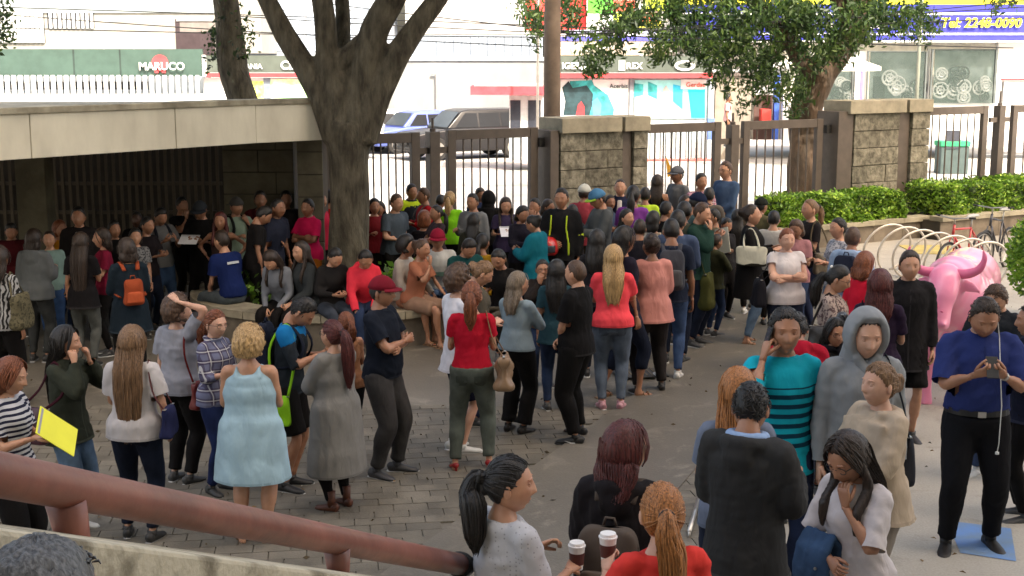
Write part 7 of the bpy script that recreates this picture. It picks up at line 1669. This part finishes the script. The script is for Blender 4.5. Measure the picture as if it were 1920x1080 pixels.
P_('man in light blue hooded shirt carrying a navy backpack', 1600, 427, 150, Y=14.4, sex='m', hair=('short', 'brown'), top=('hoodie', c(158, 182, 214)), bot=('jeans', JN), skin='m', arms=('fore', 'fore'), h=1.65,
   acc=[('backpack', c(32, 38, 56), 'navy backpack on the man in light blue', c(40, 46, 64))])
P_('person with auburn hair in red top bending behind the maroon haired woman', 1624, 474, 120, Y=12.6, hair=('bob', 'auburn', .10), top=('tee', c(215, 30, 56)), bot=('jeans', JD), skin='l', nod=14, look=20, h=1.6)
P_('woman in glasses and floral blouse with black hair tied by a white clip', 1572, 497, 70, Y=11.6, hair=('lowpony', 'black', .3, 'thick'), top=('tee', c(178, 160, 150), {'kind': 'floral', 'c2': c(104, 84, 84), 'sleeve': .5}), bot=('jeans', c(120, 150, 190)), skin='l', nod=20, extra=[('glasses',), ('clip',)], arms=('read', 'read'), build=1.15, h=1.6,
   acc=[('bag', -1, c(40, 36, 36), 'black shoulder bag of the woman in the floral blouse', .30, .22, .10, -.1)])
P_('woman with loose maroon hair and dark plum tee seen from behind', 1652, 507, 165, Y=10.9, hair=('long', 'maroon', .26), top=('tee', c(44, 30, 52)), bot=('jeans', JD), skin='l', arms=('fore', 'down'), build=1.12,
   acc=[('bag', 1, c(40, 40, 46), 'black backpack strap bag on the shoulder of the maroon haired woman', .2, .24, .12, -.26)])
P_('tall young man in black jacket with thick dark hair before the pink cow', 1706, 470, -6, foot=830, sex='m', hair=('short', 'dark'), top=('jacket', c(32, 30, 32), {'hem': .68}), bot=('shorts', BK), shoes=BS, arms=('down', 'down'), skin='l', build=1.0)
P_('woman in glasses and black headscarf peering between two men', 1566, 597, 10, Y=10.2, hair=('long', 'black', .2), top=('long', BK), bot=('jeans', BK), extra=[('glasses',), ('scarf', c(26, 24, 30))], skin='m', h=1.58, nod=6)
P_('person in bright red rain jacket behind the man on the phone', 1505, 598, 175, sex='m', hair=('short', 'black'), top=('hoodie', c(175, 22, 48)), bot=('jeans', JD), skin='m', nod=26, h=1.6, lean=16)
# ---- nearest people at the right, on the landing
NZ = .15
P_('young man phoning in a turquoise sweater with dark stripes', 1472, 577, 6, z0=NZ, sex='m', h=1.82, hair=('short', 'black'), top=('long', c(22, 172, 196), {'kind': 'bands', 'c2': c(14, 62, 84), 'hem': .80, 'sleeve': .74, 'fold': .006}), bot=('jeans', c(36, 46, 72)), arms=('ear', 'down'), skin='m', look=-6, build=1.0, acc=[('phone', 0, 'black phone at the ear of the man in turquoise', False, .03, False, True)])
P_('man with the hood of his light grey hoodie pulled up', 1623, 583, 2, z0=NZ, sex='m', h=1.82, build=.98, hair=('buzz', 'dark'), beard=True, top=('hoodie', c(150, 154, 158), {'up': 1, 'ease': -.006}), bot=('jeans', JD), arms=('down', 'down'), extra=[('hood_up', c(150, 154, 158))], skin='p', nod=10,
   acc=[('bag', 1, c(50, 52, 60), 'dark sling bag strapped over the grey hoodie', .26, .30, .1, .12, 'plain', .05)])
P_('older woman with pinned up hair in a beige shawl looking left', 1650, 680, -66, z0=NZ, h=1.60, hair=('updo', 'light'), top=('shawl', c(196, 178, 156)), bot=('trousers', c(150, 140, 130)), arms=('belly', 'cross'), skin='p', build=1.15, nod=-4)
P_('woman with long golden hair partly hidden by the man in the charcoal hoodie', 1386, 693, 172, z0=NZ, h=1.66, hair=('long', 'ginger', .52), top=('tee', c(120, 130, 150)), bot=('jeans', JD), skin='l', arms=('down', 'fore'))
P_('man in charcoal hooded cardigan with a blue shirt collar seen from behind', 1412, 727, 146, z0=NZ, sex='m', h=1.70, hair=('fade', 'black'), top=('hoodie', c(58, 58, 58), {'hem': .76, 'ease': .006, 'fold': .006}), bot=('jeans', JD), arms=('fore', 'fore'), skin='m', nod=22, look=16, build=1.1, extra=[('scarf', c(150, 176, 214))])
P_('long haired young woman in glasses covering her mouth with a hand', 1585, 805, -52, z0=NZ, h=1.60, hair=('long', 'dark', .46, 'front'), top=('tee', c(214, 206, 206), {'sleeve': .5}), bot=('trousers', c(184, 170, 150)), arms=('belly', 'face'), skin='m', extra=[('glasses',)], nod=26, lean=6,
   acc=[('bundle', 0, c(60, 84, 116), 'blue denim jacket hanging over the arm of the woman in white')])
P_('woman with black ponytail in white pierced knit top holding a coffee', 955, 853, 128, z0=NZ, h=1.62, hair=('pony', 'black', .30, 'thick'), top=('tee', c(200, 200, 204), {'kind': 'holes', 'sleeve': .55, 'ease': .006, 'hem': .85, 'c2': c(130, 128, 130)}), bot=('jeans', JD), arms=(((-.02, -.27, -.23), (.5, .3, -1), .95), 'fore'), skin='l', look=-38, build=1.15, acc=[('cup', 0, 'paper coffee cup with white lid in the hand of the black ponytailed woman')])
P_('woman in black hoodie with shoulder length dark brown hair looking right', 1174, 792, 162, z0=NZ, h=1.64, hair=('bob', 'maroon', .16), top=('hoodie', c(34, 30, 32), {'ease': .008}), bot=('jeans', JD), arms=('fore', 'fore'), skin='l', look=-35, build=1.1,
   acc=[('backpack', c(94, 84, 76), 'grey brown backpack worn by the woman in the black hoodie', c(116, 104, 94), .32, .40, .12)])
P_('woman with auburn ponytail in coral red top with a black strap', 1243, 908, -166, z0=NZ, h=1.62, hair=('pony', 'ginger', .36, 'thick'), top=('tee', c(238, 70, 62), {'ease': .004}), bot=('jeans', JD), arms=('fore', ((.03, -.20, -.10), (.5, .3, -1), .95)), skin='p', build=1.08, look=-12,
   acc=[('cup', 1, 'second paper coffee cup held by the woman in coral red'), ('bag', 1, (.02, .02, .02), 'black crossbody bag of the woman in coral red', .24, .18, .08, .1, 'leather', 0, 'handbag', 'handbag', True)])
P_('man in navy polo shirt typing on his phone with a white cord hanging', 1842, 557, -8, foot=1035, sex='m', hair=('fade', 'dark'), top=('polo', c(44, 56, 112), {'hem': .97, 'sleeve': .5, 'ease': .008}), bot=('trousers', c(22, 22, 26)), shoes=DSH, arms=('phone', 'phone'), nod=24, skin='m', build=1.16, belly=.03, legs='wide',
   extra=[('belt', (.01, .01, .01), .03), ('cord',), ('badge', .085), ('watch', 1)], acc=[('phone', 1, 'black phone in the hands of the man in navy polo', False, .04, True)])
P_('man in dark jacket looking down behind the man in navy polo', 1866, 533, -40, Y=10.6, sex='m', hair=('fade', 'brown'), top=('jacket', c(34, 38, 44)), bot=('jeans', c(60, 76, 110)), shoes=WS, arms=('read', 'read'), nod=24, skin='l')
P_('person in dark navy jacket cut off by the right edge', 1936, 570, -100, Y=9.6, sex='m', hair=('short', 'black'), top=('jacket', c(30, 34, 52)), bot=('jeans', BK), skin='m', arms=('fore', 'fore'))
P_('person with short grey hair passing just below the parapet at lower left', 62, 1004, 172, Y=1.9, sex='m', h=1.7, z0=1.005, hair=('short', 'grey'), top=('tee', c(60, 60, 60)), bot=('jeans', BK), skin='m', look=-20)
P_('pedestrian in white and red shirt walking on the far pavement', 1366, 182, 80, Y=43.0, foot=None, sex='m', hair=('short', 'black'), top=('tee', c(210, 170, 170)), bot=('jeans', BK), skin='t', z0=.6, group='pedestrians')
# ---- more of the crowd at the back
F_ = [
 ('man in pale grey tee behind the lime green shirt', 826, 366, 150, 20.0, 'm', ('short', 'black'), ('tee', c(140, 140, 140))),
 ('woman with dark ponytail between the red shirt and the lime shirt', 818, 384, -60, 18.0, 'f', ('lowpony', 'black'), ('tee', c(60, 50, 56))),
 ('man in dark blue shirt behind the black hooded top', 900, 352, 30, 20.6, 'm', ('short', 'dark'), ('tee', c(40, 50, 80))),
 ('woman in grey green top just left of the black and lime jacket', 1028, 374, 60, 19.0, 'f', ('bob', 'dark', .1), ('tee', c(90, 100, 90))),
 ('woman with black hair in charcoal top before the first pier', 1074, 384, 170, 18.4, 'f', ('long', 'black', .25), ('tee', c(54, 52, 54))),
 ('man in faded blue shirt right of the blue cap', 1144, 366, 20, 19.3, 'm', ('short', 'black'), ('tee', c(70, 84, 110))),
 ('woman with long black hair left of the coral tee', 1120, 432, 165, 14.2, 'f', ('long', 'black', .3), ('long', c(40, 38, 42))),
 ('man in khaki shirt facing the queue from the right', 1338, 392, -80, 17.4, 'm', ('short', 'black'), ('tee', c(112, 104, 84))),
 ('person in olive jacket bent over a bag right of the queue', 1344, 440, 120, 16.4, 'm', ('short', 'dark'), ('jacket', c(66, 68, 48))),
 ('woman in dark clothes with bun behind the black coat', 1362, 408, 20, 17.5, 'f', ('bun', 'black'), ('long', c(36, 34, 36))),
 ('man in white tee between the khaki jacket and the black tee', 1452, 396, 160, 17.0, 'm', ('short', 'black'), ('tee', c(190, 188, 184))),
 ('woman in rose top behind the folded arms woman', 1492, 412, -30, 16.0, 'f', ('bob', 'brown', .08), ('tee', c(170, 120, 124))),
 ('man in dark red shirt left of the smiling man', 22, 418, 20, 16.4, 'm', ('short', 'black'), ('tee', c(80, 24, 30))),
 ('woman in dark clothes left of the heather grey tee', 276, 406, 60, 16.6, 'f', ('lowpony', 'black'), ('tee', c(36, 30, 32))),
 ('dark haired woman in plum top by the violet tee', 1176, 392, 40, 17.0, 'f', ('long', 'black', .2), ('tee', c(70, 40, 70))),
 ('man in grey brown sweater near the back of the queue', 1330, 352, 160, 19.4, 'm', ('short', 'black'), ('long', c(96, 90, 84))),
]
for (lb, u, v, fc, y, sx_, hr, tp) in F_: P_(lb, u, v, fc, Y=y, sex=sx_, hair=hr, top=tp, bot=('jeans', random.choice([BK, JD, JN])), arms=random.choice([('down', 'down'), ('fore', 'fore'), ('fore', 'down'), ('read', 'read'), ('cross', 'cross')]), skin=random.choice('lmmt'), nod=random.uniform(-4, 20))
P_('person in black sitting low in front of the trunk gap', 935, 500, -20, Y=15.4, hair=('lowpony', 'black'), top=('tee', BK), bot=('jeans', BK), legs='sit', h=1.62, arms=('lap', 'lap'), nod=24, lean=14, skin='m')
# ------------------------------------------------------------------ bike rack, bicycles, pink bull, cars
a_, b_ = at_z(1668, 505), at_z(1850, 560)
a_ = Vector((at_y(1663, 470, 21.6).x, 21.6, 0)); b_ = Vector((at_y(1845, 470, 19.5).x, 19.5, 0))
t = empty('bicycle_rack', tuple(a_), 0, 'steel bicycle rack made of a row of round hoops in front of the right hedge', 'bicycle rack')
M_hoop = pm('brushed_steel', (.62, .56, .48), .32, .12, 6, .04, 50, metal=.55)
dv = b_ - a_; n_ = 7
for k in range(n_):
    p = dv * (k / (n_ - 1)); m = MB(); rr = .385; pts = []
    for q in np.linspace(-1.25, PI + 1.25, 26): pts.append((p.x + rr * 1.05 * math.cos(q) + .07 * math.sin(q), p.y + .10 * math.cos(q), .375 + rr * math.sin(q)))
    m.tube(pts, .019, 8, up=(0, 1, 0)); m.build('hoop', M_hoop, t, smooth=True)
m = MB()
for dx in (-.28, .28): m.tube([(dx, 0, .012), (dv.x + dx, dv.y, .012)], .014, 6)
m.build('floor_rail', M_hoop, t)
def bicycle(loc, rot, c, label, lean=4):
    t = empty('bicycle', loc, rot, label, 'bicycle'); t.rotation_euler.x = R(lean)
    mf = pm('bike_paint_%d' % len(_M), c, .35, .1, 6, .02, coat=.5); Rw = .335
    for cy in (-.52, .52):
        m = MB(); m.tube([(0, cy + Rw * math.cos(a), Rw + Rw * math.sin(a)) for a in np.linspace(0, 2 * PI, 33)], .020, 8, up=(1, 0, 0), cap=False); w_ = m.build('wheel', M_black, t, smooth=True)
        m = MB(); m.tube([(0, cy + (Rw - .028) * math.cos(a), Rw + (Rw - .028) * math.sin(a)) for a in np.linspace(0, 2 * PI, 33)], .009, 6, up=(1, 0, 0), cap=False); m.build('rim', M_steel, w_, smooth=True)
        m = MB()
        for k in range(16): a = k * PI / 8; m.tube([(.02 * (-1) ** k, cy, Rw), (0, cy + (Rw - .03) * math.cos(a), Rw + (Rw - .03) * math.sin(a))], .0022, 3)
        m.build('spokes', M_steel, w_)
    head, seat, bb, rear, front = (0, -.36, .86), (0, .16, .80), (0, .06, .30), (0, .52, .335), (0, -.52, .335)
    m = MB()
    for p, q, r_ in ((head, seat, .016), ((0, -.375, .78), bb, .020), (seat, bb, .016), ((.04, 0, 0), (.04, 0, 0), 0)):
        if r_: m.tube([p, q], r_, 8)
    for s_ in (-.05, .05): m.tube([bb, (s_, .52, .335)], .010, 6); m.tube([seat, (s_, .52, .335)], .009, 6)
    m.tube([(0, -.335, .93), (0, -.385, .74)], .022, 8); m.build('frame', mf, t, smooth=True)
    m = MB()
    for s_ in (-.05, .05): m.tube([(s_ * .6, -.385, .74), (s_, -.42, .62), (s_, -.52, .335)], .012, 6)
    m.build('fork', mf, t, smooth=True)
    m = MB(); m.tube([(0, -.335, .90), (0, -.33, 1.0), (0, -.37, 1.03)], .014, 8); m.tube([(-.31, -.30, 1.05), (-.2, -.36, 1.05), (0, -.38, 1.03), (.2, -.36, 1.05), (.31, -.30, 1.05)], .011, 8, up=(0, 0, 1)); hb = m.build('handlebar', M_steel, t, smooth=True)
    for s_ in (-1, 1): m = MB(); m.tube([(s_ * .24, -.335, 1.05), (s_ * .33, -.29, 1.05)], .016, 8, up=(0, 0, 1)); m.build('grip', M_black, hb, smooth=True)
    m = MB(); m.tube([seat, (0, .19, .96)], .013, 8); m.tube([(0, .02, .985), (0, .10, .99), (0, .2, .99), (0, .29, .985)], [(.018, .016), (.035, .02), (.065, .024), (.07, .018)], 12, up=(0, 0, 1)); m.build('saddle', pm('pale_saddle', (.45, .45, .43), .4, .1, 8, .03), t, smooth=True)
    m = MB(); m.tube([(.05, bb[1] + .09 * math.cos(a), .30 + .09 * math.sin(a)) for a in np.linspace(0, 2 * PI, 17)], .006, 5, up=(1, 0, 0), cap=False); m.tube([(.06, .06, .30), (.07, .06, .14)], .01, 5); m.tube([(-.06, .06, .30), (-.07, .06, .46)], .01, 5); m.box(.05, .01, .12, .13, .11, .14); m.box(-.13, .01, .46, -.05, .11, .48); m.build('crank', M_steel, t)
    return t
q = at_y(1812, 470, 20.6); bicycle((q.x, 20.6, .01), R(-48), (.50, .03, .03), 'red bicycle leaning in the hoop rack in front of the long hedge')
q = at_y(1868, 470, 21.6); bicycle((q.x, 21.6, .01), R(-40), (.04, .04, .05), 'dark bicycle behind the red one, mostly its rear wheel showing', -3)
# yellow mat under the rack
q = at_z(1748, 470); m = MB(); m.box(-.45, -.5, 0, .5, .6, .012); o = m.build('yellow_mark', pm('worn_yellow', (.42, .34, .12), .7, .2, 4, .1), None, kind='structure'); o.location = (q.x, q.y, .0095)
# pink bull
M_pink = pm('glossy_pink', (.90, .29, .46), .28, .08, 2, .02, 10, coat=.6); M_pinkd = pm('deep_pink', (.72, .16, .30), .35, .1, 5, .03)
hx = at_y(1790, 560, 12.4)
ct = empty('bull_statue', (hx.x + .36, 13.35, 0), R(-26), 'glossy pink bull statue standing behind the men at the right', 'statue')
s_ = Skin()
s_.lo(*dense([(0, .98, 1.02), (0, .92, 1.10), (0, .72, 1.14), (0, .35, 1.10), (0, 0, 1.08), (0, -.35, 1.12), (0, -.58, 1.20), (0, -.80, 1.26), (0, -.96, 1.30), (0, -1.04, 1.33)],
            [(.12, .12), (.25, .24), (.33, .33), (.34, .36), (.36, .38), (.34, .38), (.30, .36), (.22, .27), (.16, .19), (.12, .13)], 3), 24, up=(0, 0, 1))
s_.ball((0, -.52, 1.36), (.20, .30, .17)); s_.ball((0, .70, 1.28), (.24, .25, .18))
s_.lo(*dense([(0, -.93, 1.44), (0, -1.04, 1.40), (0, -1.14, 1.27), (0, -1.20, 1.12), (0, -1.25, 1.00), (0, -1.27, .94)], [(.12, .10), (.155, .12), (.14, .115), (.10, .095), (.098, .085), (.075, .06)], 3), 18, up=(0, -1, .3))
for sx_ in (-1, 1):
    s_.lo([(sx_ * .10, -1.0, 1.36), (sx_ * .22, -.98, 1.32), (sx_ * .32, -.97, 1.27)], [(.05, .03), (.065, .03), (.02, .012)], 10, up=(0, -1, 0))
    s_.ball((sx_ * .115, -1.13, 1.31), (.035, .035, .03)); s_.ball((sx_ * .05, -1.325, 1.0), .028)
    s_.lo(*dense([(sx_ * .19, -.48, 1.05), (sx_ * .2, -.50, .75), (sx_ * .2, -.47, .50), (sx_ * .2, -.49, .22), (sx_ * .2, -.50, .06), (sx_ * .2, -.52, .0)], [(.16, .19), (.11, .13), (.075, .08), (.055, .06), (.07, .085), (.075, .09)], 3), 14)
    s_.lo(*dense([(sx_ * .2, .68, 1.05), (sx_ * .21, .62, .78), (sx_ * .21, .80, .50), (sx_ * .21, .76, .25), (sx_ * .21, .74, .06), (sx_ * .21, .72, 0)], [(.17, .23), (.13, .17), (.07, .085), (.055, .06), (.07, .085), (.075, .09)], 3), 14)
s_.out('body', M_pink, ct, .022, it=4)
for sx_ in (-1, 1):
    m = MB(); m.tube(dense([(sx_ * .10, -1.02, 1.44), (sx_ * .20, -1.04, 1.45), (sx_ * .30, -1.06, 1.50), (sx_ * .345, -1.07, 1.60), (sx_ * .33, -1.07, 1.68)], [.05, .046, .038, .025, .008], 4)[0], dense([(0, 0, 0)] * 5, [.05, .046, .038, .025, .008], 4)[1], 12, up=(0, -1, 0)); m.build('horn', M_pinkd, ct, smooth=True)
m = MB(); m.tube([(0, .96, 1.2), (0, 1.08, 1.1), (0, 1.12, .8), (.02, 1.1, .5)], [.03, .025, .02, .03], 8); m.build('tail', M_pink, ct, smooth=True)
for sx_, sz in ((-.03, 1.17), (.02, 1.12), (-.01, 1.08)): m = MB(); m.tube([(sx_, -1.255, sz), (sx_, -1.30, sz - .005)], .014, 8); m.build('painted_mark', M_pinkd, ct)
m = MB(); m.box(-.45, -.75, .005, .45, 1.0, .03); m.build('base_plate', M_steel, ct, bevel=.005)
# cars
def car(loc, rot, c, label, L_=4.4, W_=1.8, H_=1.45, suv=False, cat='car'):
    t = empty('parked_car', loc, rot, label, cat); mp_ = pm('car_paint_%d' % len(_M), c, .35, .05, 2, 0, coat=.15, spec=.3); mg = pm('car_glass', (.012, .014, .018), .4, .1, 2, 0, spec=.15)
    hz = .62 * H_; gl = .30
    side = [(-.5, .28), (-.495, .55 * hz / .9), (-.47, hz * .86), (-.22, hz * 1.0), (-.2, hz * 1.02), (.42 if not suv else .485, hz * 1.04), (.49, hz * .96), (.5, .5 * hz), (.495, .28)]
    def slab(prof, w0, w1f, name, mat, parent, bev):
        bm = bmesh.new(); n = len(prof); V = []
        for sgn in (-1, 1): V.append([bm.verts.new((sgn * w0 * w1f(z), x * L_, z)) for x, z in prof])
        bm.faces.new(V[0]); bm.faces.new(V[1][::-1])
        for i in range(n): bm.faces.new((V[0][i], V[1][i], V[1][(i + 1) % n], V[0][(i + 1) % n]))
        bmesh.ops.recalc_face_normals(bm, faces=bm.faces); me = bpy.data.meshes.new(name); bm.to_mesh(me); bm.free(); me.materials.append(mat); o = bpy.data.objects.new(name, me); col.objects.link(o); o.parent = parent
        b = o.modifiers.new('b', 'BEVEL'); b.width = bev; b.segments = 3; b.limit_method = 'ANGLE'; me.shade_smooth(); return o
    body = slab([(x, z) for x, z in side], W_ / 2, lambda z: 1 - .05 * max(0, z - .5), 'body', mp_, t, .06)
    rz_ = H_
    top = [(-.235, hz), (-.10, rz_ * .97), (-.04, rz_), (.28 if not suv else .40, rz_), (.34 if not suv else .47, rz_ * .96), (.44 if not suv else .49, hz)]
    slab(top, W_ / 2 * .93, lambda z: 1 - .22 * max(0, (z - hz) / (H_ - hz)), 'cabin', mp_, body, .05)
    cz = lambda x, z: (x, z)
    for sgn in (-1, 1):
        for x0, x1 in ((-.165, .02), (.035, .20), (.215, .30 if not suv else .43)):
            m = MB(); zl, zh = hz + .05, H_ - .12; o_ = lambda z: sgn * (W_ / 2 * .93 * (1 - .22 * (z - hz) / (H_ - hz)) + .008); d0 = .09 if x0 < -.1 else 0
            m.add([(o_(zl), x0 * L_, zl), (o_(zl), x1 * L_, zl), (o_(zh), x1 * L_, zh), (o_(zh), (x0 + d0) * L_, zh)], [(0, 1, 2, 3)]); m.build('side_window', mg, t)
    m = MB(); y0, y1 = -.222 * L_, -.115 * L_; w0, w1 = W_ / 2 * .86, W_ / 2 * .72; m.add([(-w0, y0 - .02, hz + .06), (w0, y0 - .02, hz + .06), (w1, y1 - .02, H_ * .955), (-w1, y1 - .02, H_ * .955)], [(0, 1, 2, 3)]); m.build('windscreen', pm('windscreen_glass', (.05, .065, .08), .4, .1, 2, 0, spec=.25), t)
    for sgn in (-1, 1):
        m = MB(); m.box(sgn * W_ * .30 - .16, -.505 * L_, hz * .62, sgn * W_ * .30 + .16, -.49 * L_, hz * .8); m.build('headlight', pm('headlight', (.8, .8, .75), .15, .05, 4, 0), t, bevel=.02)
        for y in (-.31, .30):
            m = MB(); r_ = .33 if not suv else .38; cx = sgn * (W_ / 2 - .10); m.tube([(cx - .11, y * L_, r_), (cx + .11, y * L_, r_)], r_, 24, up=(0, 0, 1)); w_ = m.build('wheel', M_black, t, bevel=.02)
            m = MB(); m.tube([(cx + sgn * .105, y * L_, r_), (cx + sgn * .118, y * L_, r_)], r_ * .62, 18, up=(0, 0, 1)); m.build('hubcap', M_steel, w_)
    m = MB(); m.box(-W_ * .22, -.507 * L_, hz * .5, W_ * .22, -.495 * L_, hz * .72); m.build('grille', M_black, t)
    m = MB(); m.box(-W_ * .42, -.512 * L_, .32, W_ * .42, -.49 * L_, .46); m.build('bumper', mp_, t, bevel=.02)
    return t
cx_ = lambda u, y: at_y(u, 250, y).x
car((cx_(872, 46.5), 46.5, .006), R(-62), (.012, .012, .014), 'black sport utility car parked behind the left gate beside the booth', 4.7, 1.85, 1.68, True)
car((cx_(780, 49.6), 49.6, .006), R(-58), (.10, .14, .42), 'blue hatchback parked left of the black car', 4.0, 1.7, 1.5)
car((cx_(690, 50.6), 50.6, .006), R(-70), (.7, .7, .7), 'white car half hidden behind the big tree trunk', 4.2, 1.7, 1.48)
m = MB(); a_ = at_y(1250, 330, 24.6)
fl = empty('yellow_flag', (a_.x, 24.8, 0), 0, 'small orange yellow pennant seen through the gate above the black tank top', 'flag')
m.tube([(0, 0, 0), (0, 0, at_y(1228, 292, 24.8).z)], .012, 6); m.build('pole', M_steel, fl); z = at_y(1228, 292, 24.8).z; m = MB(); m.add([(0, -.01, z), (.16, -.02, z - .35), (.04, -.01, z - .40), (0, .01, z), (.16, 0, z - .35), (.04, .01, z - .40)], [(0, 2, 1), (3, 4, 5), (0, 1, 4, 3), (1, 2, 5, 4), (2, 0, 3, 5)]); m.build('cloth', pm('pennant', (.80, .42, .05), .7, .1, 5, 0), fl)
# litter of dry leaves on the plaza
g = np.random.default_rng(12); P = []
for _ in range(420):
    x, y = g.uniform(-6, 7), g.uniform(7.6, 21); P.append((x, y, .034))
lf = leaf_cloud('fallen_leaves', P, .045, [pm('dry_leaf', (.16, .10, .04), .8, .3, 9, 0), pm('dry_leaf_dark', (.07, .05, .025), .8, .3, 9, 0)], None, seed=6, flat=1.)
settle()
details()
